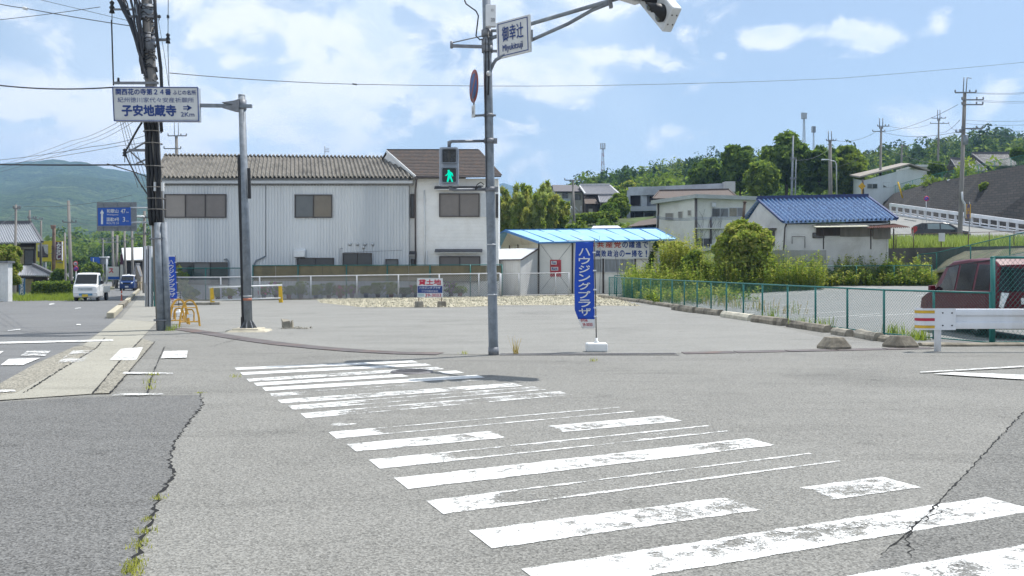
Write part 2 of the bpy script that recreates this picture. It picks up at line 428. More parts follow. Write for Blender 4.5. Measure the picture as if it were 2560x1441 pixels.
# main road running away on the left
pl = [(-12, -4), (-4.2, -4)] + [tuple(G(*p)[:2]) for p in ((0, 960), (90, 910), (185, 868), (255, 828), (292, 798), (318, 765), (340, 742), (352, 722), (352, 712))]
pr = [tuple(G(*p)[:2]) for p in ((285, 712), (290, 724), (185, 735), (80, 744), (0, 756))] + [(-38, 50), (-40, 30), (-40, -4)]
drape('main_road', pl + pr, A_MAIN, .004, 2.0)
drape('main_road_far', [tuple(G(352, 712)[:2]), (-62, 140), (-95, 230), (-150, 330), (-162, 326), (-106, 222), tuple(G(285, 712)[:2])], A_MAIN, .004, 8.0)
drape('pebbled_gutter_strip', gpoly((0, 1000), (40, 985), (150, 925), (240, 872), (206, 866), (185, 868), (90, 910), (0, 960)), CONC_P, .008)
drape('gutter_concrete', gpoly((-120, 1022), (0, 1003), (228, 987), (300, 905), (352, 850), (392, 806), (318, 800), (292, 798), (255, 828), (206, 866), (240, 872), (150, 925), (40, 985), (-60, 1000)), CONC_G, .012)
drape('pebbled_gutter_edge', gpoly((232, 987), (275, 986), (345, 905), (385, 858), (356, 848), (300, 905)), CONC_P, .016)
drape('sidewalk', gpoly((300, 800), (392, 806), (410, 790), (386, 750), (372, 722), (362, 716), (356, 722), (345, 745), (322, 775)), A_SIDE, .016)
drape('sidewalk_far', [tuple(G(362, 716)[:2]), (-52, 140), (-54, 140), tuple(G(354, 718)[:2])], A_SIDE, .016, 4.0)
drape('left_verge', [tuple(G(*p)[:2]) for p in ((0, 756), (80, 744), (185, 735), (285, 724), (285, 716), (180, 727), (60, 735), (0, 745))] + [(-60, 68), (-60, 50), (-38, 50)], pm('verge_earth', (.16, .145, .085), .95, 0, .4, 1.5, bump=.5, stain=(.07, .10, .03), stain_amt=.8), .010, 2.0)
m = MB(); m.add([(x, y, .02) for x, y in ((-800, 45), (-41, 53), (-46, 95), (-72, 140), (-118, 222), (-178, 330), (-800, 330))], [tuple(range(7))]); struct(m.build('fields', pm('field_green', (.085, .12, .04), .95, 0, .5, .08, stain=(.16, .15, .08), stain_amt=.6)))
drape('hillside', [(-24, 76), (220, 76), (220, 164), (-24, 164)], pm('hillside_green', (.075, .11, .035), .95, 0, .45, .5, bump=.5, stain=(.13, .12, .06), stain_amt=.5), .08, 2.0)
drape('road_patch', gpoly((-260, 1025), (0, 1006), (250, 993), (500, 988), (508, 1010), (478, 1050), (440, 1100), (425, 1150), (432, 1190), (400, 1235), (382, 1290), (355, 1350), (340, 1400), (330, 1441)) + [Vector((-2.25, 3.2, 0)), Vector((-7, 2.6, 0))], A_DARK, .002)
drape('right_road_patch', gpoly((2560, 1030), (2420, 1180), (2340, 1265), (2200, 1395), (2150, 1441)) + [Vector((1.3, 2.5, 0)), Vector((9, 2.5, 0)), Vector((9, 9, 0))], A_DARK2, .002)
lot_front = [(432, 822), (470, 826), (520, 834), (600, 847), (700, 861), (800, 871), (900, 879), (1000, 884), (1100, 886), (1235, 887), (1450, 886), (1700, 884), (1900, 881), (2060, 876), (2290, 872), (2330, 868)]
lot = [tuple(G(*p)[:2]) for p in lot_front] + [tuple(G(*p)[:2]) for p in ((2060, 845), (1860, 797), (1700, 768), (1600, 756), (1522, 742))] + [(6.3, 58.9), (-21.8, 58.9), tuple(G(432, 775)[:2])]
drape('parking_lot', lot, A_LOT, .004)
gravel_poly = [tuple(G(*p)[:2]) for p in ((1605, 766), (1420, 764), (1260, 764), (1150, 769), (905, 769), (800, 758))] + [(-12.5, 58.8), (6.0, 58.8), tuple(G(1520, 744)[:2])]
M_GRAV = asphalt('gravel_bed', (.38, .35, .27), var=.12, speck=.9, scale=14)
drape('gravel_bed', gravel_poly, M_GRAV, .012)
right_lot = [tuple(G(*p)[:2]) for p in ((1640, 745), (1760, 770), (1960, 815), (2200, 845), (2330, 866))] + [(13, 20.2), (40, 18), (40, 56), (16, 56), (10, 57)]
drape('neighbouring_car_park', right_lot, A_PARK, .005)
crk = pm('crack_dark', (.012, .012, .012), .95)
def crack(name, pts, wd, jit=.012, seg=.06, dz=.0185):
    q = [Vector(p) for p in pts]; r = random.Random(len(pts)); L = []
    for a, b in zip(q, q[1:]):
        k = max(1, int((b - a).length / seg))
        for i in range(k):
            p = a.lerp(b, i / k); L.append((p.x + r.uniform(-jit, jit), p.y + r.uniform(-jit, jit)))
    m = MB(); vs = []
    for i, (x, y) in enumerate(L):
        ww = wd * r.choice((.25, .5, .6, 1, 1.5)); j = min(i + 1, len(L) - 1); k = max(0, i - 1)
        d = Vector((L[j][0] - L[k][0], L[j][1] - L[k][1])).normalized(); nx, ny = -d.y, d.x
        z = T(x, y) + dz
        vs += [(x - nx * ww / 2, y - ny * ww / 2, z), (x + nx * ww / 2, y + ny * ww / 2, z)]
    m.add(vs, [(2 * i, 2 * i + 1, 2 * i + 3, 2 * i + 2) for i in range(len(L) - 1)])
    return struct(m.build(name, crk))
edge_px = [(500, 985), (508, 1010), (478, 1050), (440, 1100), (425, 1150), (432, 1190), (400, 1235), (382, 1290), (355, 1350), (340, 1400), (330, 1441)]
crack('pavement_crack', gpoly(*edge_px), .022, .02, dz=.0035)
crack('pavement_crack', gpoly((2560, 1030), (2420, 1180), (2340, 1265), (2290, 1315), (2200, 1395)), .012, .012, dz=.006)
crack('pavement_crack', gpoly((2340, 1265), (2350, 1280), (2275, 1320), (2270, 1360), (2285, 1400)), .010, .02, .04, .006)
crack('pavement_crack', gpoly((368, 990), (378, 950), (395, 905), (412, 868)), .02, .01)
crack('pavement_crack', gpoly((0, 1004), (250, 991), (500, 987)), .015, .008)
crack('pavement_crack', gpoly((232, 987), (300, 905), (355, 848)), .03, .008)
crack('pavement_crack', gpoly((275, 986), (345, 905), (388, 855)), .02, .01)
crack('pavement_crack', gpoly((60, 985), (150, 928), (240, 873), (262, 846)), .03, .015)
crack('pavement_crack', gpoly((300, 897), (600, 902), (900, 893)), .012, .02)
crack('pavement_crack', gpoly((440, 843), (600, 848), (520, 870), (300, 877)), .014, .02)
# painted markings
def stripe(name, P, wear, cw=0.0, gap=0.0, dz=.021):
    """P: 4 ground points, near-left, near-right, far-right, far-left"""
    n = 14; m = MB(); vs = []; uv = []
    for j in (0, 1):
        for i in range(n + 1):
            a = Vector(P[0]).lerp(Vector(P[3]), j); b = Vector(P[1]).lerp(Vector(P[2]), j); p = a.lerp(b, i / n)
            vs.append((p.x, p.y, T(p.x, p.y) + dz)); uv.append((i / n, j))
    m.add(vs, [(i, i + 1, n + 2 + i, n + 1 + i) for i in range(n)])
    o = struct(m.build(name, PAINT)); l = o.data.uv_layers.new(name='uv')
    for lp in o.data.loops: l.data[lp.index].uv = uv[lp.vertex_index]
    o.color = (wear, cw, gap, 1); return o
ST = [((586, 920), (1030, 902), .24, 0, 0), ((600, 932), (1062, 909), .22, 0, 0), ((616, 948), (1092, 918), .27, .1, 0), ((634, 958), (1140, 927), .26, 0, .8),
      ((655, 970), (1190, 938), .22, 0, 0), ((672, 984), (1230, 948), .38, .12, .7), ((693, 1000), (1280, 958), .30, .08, 0), ((720, 1015), (1335, 967), .31, .18, 0),
      ((750, 1034), (1398, 979), .31, .14, 0), ((783, 1056), (1451, 993), .43, .34, 0), ((820, 1081), (1545, 1018), .25, .52, 0), ((866, 1111), (1655, 1040), .24, .12, .50),
      ((920, 1150), (1765, 1064), .27, .26, 0), ((984, 1196), (1869, 1096), .25, .08, 0), ((1063, 1252), (2020, 1133), .27, .50, 0), ((1170, 1327), (2200, 1192), .27, .08, .66),
      ((1300, 1422), (2462, 1243), .24, .14, 0)]
tv = Vector((.165, -.405, 0))
ends = []
for a, b, wv, cw, gap in ST:
    A, B = G(*a), G(*b); ends.append((A, B))
A, B = ends[-1]; A2, B2 = ends[-3]
ends.append((A + (A - A2) * .5, B + (B - B2) * .5)); ST.append((0, 0, .22, .1, 0))
for (A, B), (_, _, wv, cw, gap) in zip(ends, ST):
    stripe('crosswalk_stripe', (A + tv, B + tv, B, A), max(.1, wv - .055), cw * .72, gap, dz=.0045)
def mk(name, pts, wear=.2, cw=0.0, dz=.021): return stripe(name, gpoly(*pts), wear, cw, 0, dz)
mk('crosswalk_stripe', ((0, 917), (55, 917), (103, 897), (22, 900)), .22)
mk('crosswalk_stripe', ((50, 893), (112, 893), (128, 879), (70, 879)), .3)
mk('crosswalk_stripe', ((135, 915), (206, 909), (236, 877), (186, 877)), .33)
mk('crosswalk_stripe', ((272, 905), (340, 904), (358, 870), (304, 873)), .22)
mk('crosswalk_stripe', ((402, 900), (466, 898), (470, 878), (410, 880)), .22)
mk('crosswalk_stripe', ((-60, 893), (0, 888), (10, 880), (-40, 882)), .25)
mk('stop_line', ((-80, 864), (284, 855), (282, 851), (-60, 858)), .2)
mk('edge_line', ((305, 938), (434, 939), (432, 935), (310, 933)), .3)
mk('edge_line', ((275, 993), (408, 992), (408, 987), (280, 988)), .3)
mk('edge_line', ((0, 985), (40, 983), (36, 978), (0, 978)), .28)
mk('centre_dash', ((18, 830), (50, 827), (52, 824), (22, 827)), .28)
mk('centre_dash', ((122, 764), (136, 762), (135, 759), (124, 760)), .25)
mk('centre_dash', ((186, 774), (202, 772), (202, 770), (190, 771)), .25)
mk('centre_dash', ((190, 815), (202, 815), (202, 812), (192, 812)), .25)
mk('road_arrow', ((2300, 935), (2560, 921), (2560, 917), (2300, 933)), .25)
mk('road_arrow', ((2330, 938), (2560, 953), (2560, 940), (2390, 934)), .2)
for (a, b) in (((1690, 757), (1850, 752)), ((1750, 762), (1925, 756)), ((1800, 772), (1985, 762)), ((1870, 781), (2040, 771)), ((1930, 790), (2115, 780)), ((2010, 800), (2200, 785)), ((2150, 793), (2290, 785)),
               ((1850, 742), (2000, 736)), ((1900, 737), (2060, 732)), ((1950, 733), (2130, 727)), ((2000, 729), (2190, 722)), ((2060, 725), (2250, 719)), ((2120, 723), (2300, 717)), ((2290, 742), (2350, 738))):
    A, B = G(*a), G(*b); t = Vector((.02, .12, 0))
    stripe('bay_line', (A, B, B + t, A + t), .2, dz=.012)
# steel covers along the lot edge
M_RUST = pm('rusty_cover', (.12, .105, .102), .7, .2, .25, 2, stain=(.17, .09, .06), stain_amt=.5)
M_GRATE = pm('steel_grate', (.13, .125, .13), .6, .4, .25, 8)
m = MB(); pts = [G(*p) for p in lot_front[:9]]
pr_ = []
for i, p in enumerate(pts):
    d = (pts[min(i + 1, len(pts) - 1)] - pts[max(i - 1, 0)]).normalized(); nn = Vector((-d.y, d.x, 0)) * .26
    pr_.append((p - nn, p + nn))
for (a0, b0), (a1, b1) in zip(pr_, pr_[1:]):
    for i in range(2):
        s0, s1 = i / 2 + .005, (i + 1) / 2 - .005
        q = [a0.lerp(a1, s0), a0.lerp(a1, s1), b0.lerp(b1, s1), b0.lerp(b1, s0)]
        m.prism([Vector((v.x, v.y, T(v.x, v.y) + .004)) for v in q], (0, 0, .012))
solo(m, 'gutter_cover', M_RUST, 'curved row of rust brown steel gutter plates between the road and the empty lot', 'gutter cover', bevel=.004)
m = MB(); A, B = G(1250, 887), G(1690, 885)
k = 120
for i in range(k):
    p = A.lerp(B, i / k); q = A.lerp(B, (i + .45) / k); m.box((p.x, p.y - .16, .005), (q.x, p.y + .16, .009))
m.box((A.x, A.y - .2, .004), (B.x, A.y - .16, .010)); m.box((A.x, A.y + .16, .004), (B.x, A.y + .2, .010))
solo(m, 'gutter_grating', M_GRATE, 'grey slotted steel gutter grating in front of the white banner base', 'grating')
m = MB(); A, B = G(1705, 884), G(2330, 871)
for i in range(5):
    p, q = A.lerp(B, i / 5 + .004), A.lerp(B, (i + 1) / 5 - .004); dzz = rnd.uniform(0, .012)
    m.hexa([(p.x, p.y - .22, .004), (q.x, q.y - .22, .004), (q.x, q.y + .22, .004), (p.x, p.y + .22, .004), (p.x, p.y - .22, .010 + dzz * .5), (q.x, q.y - .22, .010), (q.x, q.y + .22, .012), (p.x, p.y + .22, .014)])
solo(m, 'gutter_cover', M_RUST, 'straight row of worn steel gutter plates running to the guardrail post', 'gutter cover')
m = MB(); c = G(1030, 931); m.lathe([(0, .026), (.28, .026), (.30, .022), (.34, .022), (.36, .003)], (c.x, c.y, 0), n=40)
for i in range(-4, 5):
    h = math.sqrt(max(0, .26 ** 2 - (i * .055) ** 2)); m.box((c.x - h, c.y + i * .055 - .012, .024), (c.x + h, c.y + i * .055 + .012, .031))
solo(m, 'manhole_cover', M_GRATE, 'round ribbed iron manhole cover set between the faded far crosswalk stripes', 'manhole cover')
m = MB()
for (x0, y0, x1, y1) in ((300, 805, 392, 801), (310, 791, 365, 789)):
    p, q = G(x0, y0), G(x1, y1)
    for i in range(24): 
        a, b = p.lerp(q, i / 24), p.lerp(q, (i + .5) / 24); m.hexa([(a.x, a.y - .2, .017), (b.x, b.y - .2, .017), (b.x, b.y + .2, .017), (a.x, a.y + .2, .017), (a.x, a.y - .2, .03), (b.x, b.y - .2, .03), (b.x, b.y + .2, .03), (a.x, a.y + .2, .03)])
solo(m, 'gutter_grating', M_GRATE, 'dark slotted drain gratings across the sidewalk beside the big utility pole', 'grating')
# loose stones on the gravel bed, rubble and weeds in the cracks
def inpoly(x, y, P):
    c = False; n = len(P)
    for i in range(n):
        (x0, y0), (x1, y1) = P[i][:2], P[(i + 1) % n][:2]
        if (y0 > y) != (y1 > y) and x < (x1 - x0) * (y - y0) / (y1 - y0) + x0: c = not c
    return c
def stones(name, P, n, s0, s1, mat, seed=1):
    r = random.Random(seed); m = MB(); X = [p[0] for p in P]; Y = [p[1] for p in P]
    while n > 0:
        x, y = r.uniform(min(X), max(X)), r.uniform(min(Y), max(Y))
        if not inpoly(x, y, P): continue
        n -= 1; s = r.uniform(s0, s1) ** 1; z = T(x, y) + .012
        b = [(x + s * math.cos(q + r.uniform(-.4, .4)) * r.uniform(.6, 1), y + s * math.sin(q) * r.uniform(.6, 1)) for q in (0, 1.25, 2.5, 3.77, 5.0)]
        h = s * r.uniform(.5, 1.1)
        m.add([(px, py, z) for px, py in b] + [(x + (px - x) * .55, y + (py - y) * .55, z + h * r.uniform(.7, 1)) for px, py in b],
              [(i, (i + 1) % 5, 5 + (i + 1) % 5, 5 + i) for i in range(5)] + [(5, 6, 7, 8, 9)])
    return tag(m.build(name, mat), kind='stuff')
M_STONE = pm('pale_stone', (.50, .46, .35), .9, 0, .45, 1.7)
tag(stones('gravel', gravel_poly, 5200, .025, .085, M_STONE), 'pale crushed gravel along the foot of the grey fence', 'gravel')
c = G(735, 822)
tag(stones('rubble', [(c.x - .35, c.y - .25), (c.x + .45, c.y - .3), (c.x + .55, c.y + .15), (c.x - .1, c.y + .35)], 120, .012, .055, pm('rubble_grey', (.33, .31, .26), .9, 0, .4, 6), 4), 'broken concrete crumbs beside the small stub on the lot', 'rubble')
M_CONC = pm('cast_concrete', (.30, .275, .225), .9, 0, .22, 5, bump=.4, stain=(.10, .09, .075), stain_amt=.75)
def tufts(name, spots, mat, h, n, label, cat, spread=.1, seed=3, wd=.006):
    r = random.Random(seed); Q = []
    for p in spots:
        hh = h * r.uniform(.6, 1.2)
        for i in range(n):
            x, y = p[0] + r.gauss(0, spread), p[1] + r.gauss(0, spread); z = T(x, y) + .01 if len(p) < 3 else p[2]
            a = r.uniform(0, 6.3); l = hh * r.uniform(.5, 1.1); dx, dy = math.cos(a) * l * .45, math.sin(a) * l * .45; wx, wy = -math.sin(a) * wd, math.cos(a) * wd
            Q.append([(x - wx, y - wy, z), (x + wx, y + wy, z), (x + dx + wx * .3, y + dy + wy * .3, z + l), (x + dx - wx * .3, y + dy - wy * .3, z + l)])
    return tag(quads(name, Q, mat), label, cat, kind='stuff')
cr = gpoly(*edge_px)
spots = [cr[-1].lerp(cr[-2], t) for t in (.0, .15, .3, .45, .6, .8)] + [cr[-3].lerp(cr[-2], t) for t in (.2, .5)] + [cr[0], cr[6].lerp(cr[7], .3), cr[7].lerp(cr[8], .2), cr[7].lerp(cr[8], .8)]
tufts('crack_weeds', [p[:2] for p in spots], L_YEL, .03, 34, 'small yellow green weeds sprouting from the crack in the road', 'weeds', .032, wd=.004)
tufts('crack_weeds', [G(*p)[:2] for p in ((373, 975), (378, 960), (385, 940), (590, 945), (1160, 887), (1480, 905))], L_YEL, .07, 20, 'tiny weeds in the seams of the pavement', 'weeds', .05, 5)
tufts('dry_grass', [G(1290, 886)[:2]], L_DRY, .32, 26, 'dry straw coloured grass tuft at the foot of the signal pole', 'grass', .03, 6)
tufts('pole_foot_weeds', [G(*p)[:2] for p in ((433, 826), (440, 822), (428, 828))], L_BRIGHT, .16, 30, 'green weeds at the foot of the utility pole', 'weeds', .07, 8)
# ------------------------------------------------------------------ big utility pole on the left
ub = G(409, 826); UY = ub.y
t = thing('utility_pole', 'tall leaning concrete utility pole wrapped in cables with two steel conduit guards', 'utility pole', ub)
m = MB(); ptop = W(350, -330, UY)
m.tube([ub - Vector((0, 0, .3)), ub.lerp(ptop, .5), ptop], [.185, .165, .13], 20); m.build('shaft', M_CONCP, t)
def upole(py, dx=0, dy=0):                     # point on the pole axis at picture row py
    zz = EYE + (HZ - py) / F * UY; f = (zz - ub.z) / (ptop.z - ub.z); p = ub.lerp(ptop, f); return p + Vector((dx, dy, 0))
m = MB()
m.tube([W(404, 826, UY - .18) - Vector((0, 0, .1)), W(395.5, 557, UY - .18)], .115, 14); m.build('conduit_guard', M_GALV, t)
m = MB(); m.tube([W(420.5, 826, UY - .18) - Vector((0, 0, .1)), W(411, 557, UY - .18)], .085, 14); m.build('conduit_guard', M_GALV, t)
m = MB()
for py in (598, 800):
    q = upole(py, .02, -.1); m.lathe([(.235, -.02), (.245, -.02), (.245, .02), (.235, .02)], q, n=20)
m.build('band', M_GALVD, t)
for i, (dx, r0, wob) in enumerate(((-.15, .062, .02), (-.04, .05, .03), (.09, .055, .025), (.17, .045, .03))):
    m = MB(); r = random.Random(i); m.tube([upole(565 - 26 * k, dx + r.uniform(-wob, wob), -.19 + r.uniform(-.02, .03)) for k in range(12)], r0, 8); m.build('riser_cable', M_BLACK, t)
m = MB()                                        # cable bundles leaving up to the left, black lead on the right
for i in range(5):
    r = random.Random(20 + i); m.tube([W(272 + i * 7 + (92 - i * 6) * k / 14 + r.uniform(-1.5, 1.5) + (6 - i) * 2 * math.sin(k / 14 * 3.1), -40 + 235 * k / 14, UY - .28 + .05 * i) for k in range(15)], (.03, .05, .03, .04, .022)[i], 7)
m.build('cable_bundle', M_CABLE, t)
m = MB()
for i in range(4):
    r = random.Random(40 + i); m.tube([W(322 + i * 7 + (34 - i * 6) * k / 14 + r.uniform(-1.5, 1.5), -40 + (225 - 20 * i) * k / 14, UY - .24) for k in range(15)], (.035, .022, .04, .025)[i], 7)
m.build('cable_bundle', M_CABLE, t)
m = MB(); m.tube([W(x, y, UY - .3) for x, y in ((386, -30), (388, 30), (391, 80), (397, 130), (402, 170), (404, 215), (402, 300), (404, 330))], .05, 8); m.build('riser_cable', M_BLACK, t)
m = MB()
for i in range(34):
    q = upole(205 - i * 6.2); r = random.Random(i); a = r.uniform(0, 6.3); rr = .19 + .0 * i
    m.tube([(q.x + rr * math.cos(a + k * .5), q.y + rr * math.sin(a + k * .5), q.z + r.uniform(-.06, .06)) for k in range(7)], r.uniform(.012, .026), 6)
m.build('cable_ties', M_CABLE, t)
m = MB(); q = upole(31); m.tube([upole(47), upole(14)], [.185, .185], 18); m.build('steel_collar', M_GALV, t)
m = MB(); m.tube([upole(84), upole(130)], [.172, .172], 18); m.build('steel_collar', M_GALVD, t)
def arm(py, x0, x1, w=.07, mt=M_GALVD, dy=-.16):
    q = upole(py); m = MB(); m.beam(W(x0, py, UY + dy), W(x1, py, UY + dy), w, w); m.build('cross_arm', mt, t)
arm(208, 285, 396); arm(42, 315, 402, .06); arm(100, 384, 424, .07); arm(24, 280, 330, .05); arm(376, 322, 374, .07); arm(103, 340, 356, .05)
m = MB()
m.beam(W(318, 382, UY - .1), W(374, 350, UY - .1), .04, .04); m.beam(W(340, 410, UY - .1), W(374, 395, UY - .1), .04, .04); m.beam(W(325, 378, UY - .1), W(374, 424, UY - .1), .04, .04)
m.build('brace', M_GALVD, t)
def insul(x, y, Y, h=.22, r=.045):
    p = W(x, y, Y); m = MB(); m.lathe([(.012, -h * .9), (.012, -h * .3), (r, -h * .3), (r * .6, -h * .1), (r, 0), (r * .5, h * .15), (r * .9, h * .3), (.01, h * .45)], p, n=10); m.build('insulator', M_BLACK, t)
insul(420, 98, UY - .16, .4, .07); insul(280, 20, UY - .16, .5, .08); insul(296, 200, UY - .16, .15); insul(420, 42, UY - .16, .12); insul(398, 42, UY - .16, .12); insul(312, 383, UY - .1, .3, .07)
m = MB(); m.box(W(384, 478, UY - .32), W(391, 456, UY - .24)); m.build('nameplate', M_GALVL, t)
m = MB(); m.box(W(403, 478, UY - .32), W(411, 457, UY - .24)); m.build('nameplate', M_WHITE, t)
for py in (302, 331, 361, 418, 470, 498, 525):
    m = MB(); m.lathe([(.25, -.012), (.262, -.012), (.262, .012), (.25, .012)], upole(py, .01, -.09), n=18); m.build('strap', M_CONCP, t)
# ------------------------------------------------------------------ guide sign on its own post
GY = 26.25
gb = G(621, 829)
t = thing('guide_sign', 'white hanging signboard with blue lettering on a grey steel post at the lot corner', 'sign', gb)
m = MB(); gt = W(604.5, 240, GY); m.tube([gb + Vector((0, 0, .04)), gt], [.120, .098], 24)
m.lathe([(.0, .03), (.100, .03), (.100, -.02)], gt, n=24); m.build('post', M_GALV, t)
m = MB(); m.beam(W(496, 264, GY - .1), W(630, 266, GY - .1), .1, .1, 0); m.build('arm', M_GALV, t, .01)
m = MB(); q = W(605, 263, GY)
m.lathe([(.10, -.14), (.125, -.14), (.125, .14), (.10, .14)], q, n=20)
m.prism([W(552, 268, GY - .2), W(583, 277, GY - .2), W(596, 279, GY - .2), W(596, 248, GY - .2), W(583, 252, GY - .2), W(553, 256, GY - .2), W(583, 262, GY - .2)], (0, .2, 0)); m.build('clamp', M_GALVD, t)
BY = 26.0
c0, c1, c2, c3 = W(281, 218, BY), W(496, 219, BY), W(498, 304, BY), W(285, 303, BY)
m = MB(); m.prism([c3, c2, c1, c0], (0, .2, 0)); bd = m.build('board', M_GALVL, t, .012)
m = MB(); k = Vector((0, -.012, 0)); cen = (c0 + c1 + c2 + c3) / 4
ins = lambda p, f=.985: cen + (p - cen) * f
m.prism([ins(c3) + k + Vector((0, 0, .05)), ins(c2) + k + Vector((0, 0, .05)), ins(c1) + k, ins(c0) + k], (0, .016, 0)); m.build('face', M_SIGNW, t)
up = (c0 - c3).normalized(); rt = (c1 - c0).normalized()
m = MB()
for a, b in ((c0, c1), (c1, c2), (c2, c3), (c3, c0)):
    m.beam(ins(a, .99) + Vector((0, -.02, 0)), ins(b, .99) + Vector((0, -.02, 0)), .02, .022)
m.build('border', M_NAVY, t)
m = MB(); LY = BY - .012
def ln(s, x0, x1, y0, y1, bold): m.text(s, W((x0 + x1) / 2, (y0 + y1) / 2, LY), rt, up, (x1 - x0) / F * LY, (y1 - y0) / F * LY, bold, 0, .006)
ln('関西花の寺第２４番', 289, 428, 222, 238, .035); ln('ふじの名所', 432, 490, 226, 238, .022)
ln('紀州徳川家代々安産祈願所', 294, 485, 244, 257, .004); ln('子安地蔵寺', 304, 441, 262, 292, .05); ln('2Km', 452, 486, 281, 292, .01)
m.build('lettering', M_NAVY, t)
m = MB(); a = lambda x, y: W(x, y, LY - .008)
for q in ([(458, 266.2), (473, 266.2), (473, 268.6), (458, 268.6)], [(458, 271.6), (473, 271.6), (473, 274), (458, 274)], [(467, 262), (480, 270), (467, 278), (470, 270)]): m.prism([a(*p) for p in reversed(q)], (0, .004, 0))
m.build('arrow', M_NAVY, t)
m = MB()
m.beam(W(608, 815, GY - .08), W(596.8, 388, GY - .08), .068, .06); m.build('cable_channel', M_BLACK, t); m = MB(); m.box(W(602, 818, GY - .16), W(609, 793, GY - .12)); m.build('cable_box', M_BLACK, t)
m = MB(); m.beam(W(624, 497, GY - .1), W(622, 421, GY - .1), .075, .08); m.build('edge_plate', M_BLACK, t)
m = MB(); m.lathe([(.118, -.035), (.123, -.035), (.123, .035), (.118, .035)], gb.lerp(gt, .136), n=24); m.build('reflector_band', pm('orange_band', (.42, .16, .10), .5), t)
m = MB(); m.lathe([(.118, -.012), (.124, -.012), (.124, .012), (.118, .012)], gb.lerp(gt, .15), n=24); m.build('reflector_band', M_WHITE, t)
m = MB()
for q in range(8):
    an = q * math.pi / 4; dx, dy = math.cos(an), math.sin(an)
    m.prism([gb + Vector((dx * .11 - dy * .008, dy * .11 + dx * .008, .05)), gb + Vector((dx * .28 - dy * .008, dy * .28 + dx * .008, .05)), gb + Vector((dx * .11 - dy * .008, dy * .11 + dx * .008, .32))], (dy * .016, -dx * .016, 0))
m.lathe([(.0, .075), (.30, .075), (.30, .05), (0, .05)], gb, n=24); m.build('base_plate', M_GALVD, t)
m = MB(); z0 = gb.z - .05
bx = [(-.62, -.30), (.55, -.34), (.60, .34), (-.5, .38)]
m.add([(gb.x + x * s, gb.y + y * s, z) for z, s in ((z0, 1), (gb.z + .10, .86)) for x, y in [(-.42, -.42), (.44, -.42), (.44, .42), (-.42, .42)]], [(0, 1, 5, 4), (1, 2, 6, 5), (2, 3, 7, 6), (3, 0, 4, 7), (4, 5, 6, 7)])
m.hexa([(gb.x - .62, gb.y - .50, z0), (gb.x + .70, gb.y - .50, z0), (gb.x + .62, gb.y + .6, z0), (gb.x - .5, gb.y + .6, z0), (gb.x - .52, gb.y - .38, gb.z + .055), (gb.x + .55, gb.y - .38, gb.z + .055), (gb.x + .5, gb.y + .5, gb.z + .055), (gb.x - .42, gb.y + .5, gb.z + .055)])
m.build('concrete_footing', pm('footing_concrete', (.45, .41, .32), .9, 0, .2, 3, bump=.4), t, .02)
# ------------------------------------------------------------------ signal pole
SY = 18.6
sb = G(1234, 888); st_ = W(1211, -240, SY)
t = thing('signal_pole', 'slim galvanised steel traffic signal pole in the middle of the corner', 'signal pole', sb)
def sp(py, dx=0, dy=0):
    f = ((HZ - py) / F * SY + EYE - sb.z) / (st_.z - sb.z); return sb.lerp(st_, f) + Vector((dx, dy, 0))
m = MB(); m.tube([sb - Vector((0, 0, .1)), sp(850), sp(300), st_], [.098, .097, .088, .080], 24); m.build('shaft', M_GALV, t)
m = MB(); m.tube([sp(889), sp(868)], [.107, .105], 24); m.build('base_collar', M_GALVD, t)
m = MB()
for py in (612, 737): m.lathe([(.098, -.012), (.101, -.012), (.101, .012), (.098, .012)], sp(py), n=24)
m.build('sleeve_seam', M_GALVL, t)
m = MB(); m.tube([sp(y, x, -.10) for y, x in ((100, -.03), (200, -.05), (300, -.06), (420, -.07), (470, -.08))], .012, 6)
m.tube([sp(y, x, -.1) for y, x in ((80, .02), (130, .03), (200, .02), (240, 0))], .014, 6)
m.build('cable', M_BLACK, t)
m = MB()
for py in (84, 108, 124): m.tube([sp(py + 8), sp(py - 8)], .115, 16)
m.build('band', M_GALVD, t)
m = MB(); e = W(1129, 115, SY); m.beam(e, sp(118), .05, .06); m.tube([e + Vector((0, 0, .06)), sp(88)], .012, 6); m.tube([e - Vector((0, 0, .05)), e + Vector((0, 0, .09))], .03, 8); m.build('side_arm', M_GALVD, t)
sg = Vector((2.47, 16.0, 0))
m = MB(); a1 = W(1560, -8, 16.3); a0 = sp(100)
m.tube([a0, W(1328, 60, 17.9), a1, W(1690, -45, 15.6)], .038, 12)
m.tube([sp(185, .02), sp(160, .12, -.03), W(1240, 150, 18.4), W(1330, 100, 17.85), W(1420, 60, 17.3), W(1480, 26, 16.9), W(1525, 8, 16.5)], .034, 12); m.build('signal_arm', M_GALV, t)
m = MB(); m.beam(W(1528, 20, 16.45), W(1520, -25, 16.45), .06, .1); m.build('arm_clamp', M_GALVD, t)
m = MB(); m.lathe([(.0, 0), (.05, 0), (.05, .05), (.025, .06), (.025, .075), (0, .075)], sp(188, .02, -.11), axis=(0, -1, 0), n=14); m.build('cable_eye', M_WHITE, t)
m = MB(); m.box(W(1214, 66, SY - .22), W(1240, 16, SY - .1)); cb = m.build('control_box', M_WHITE, t, .01)
m = MB(); m.text('20', W(1232, 50, SY - .22), (1, 0, 0), (0, 0, 1), .075, .07, .01, 0, .006); m.text('○', W(1231, 26, SY - .22), (1, 0, 0), (0, 0, 1), .045, .045, .01, 0, .006); m.build('lettering', M_GALVD, cb)
m = MB(); m.tube([W(x, y, SY - .05) for x, y in ((1150, -30), (1165, 10), (1190, 28), (1196, 40), (1193, 65), (1190, 90), (1200, 100), (1214, 96))], .014, 8); m.build('service_cable', M_BLACK, t)
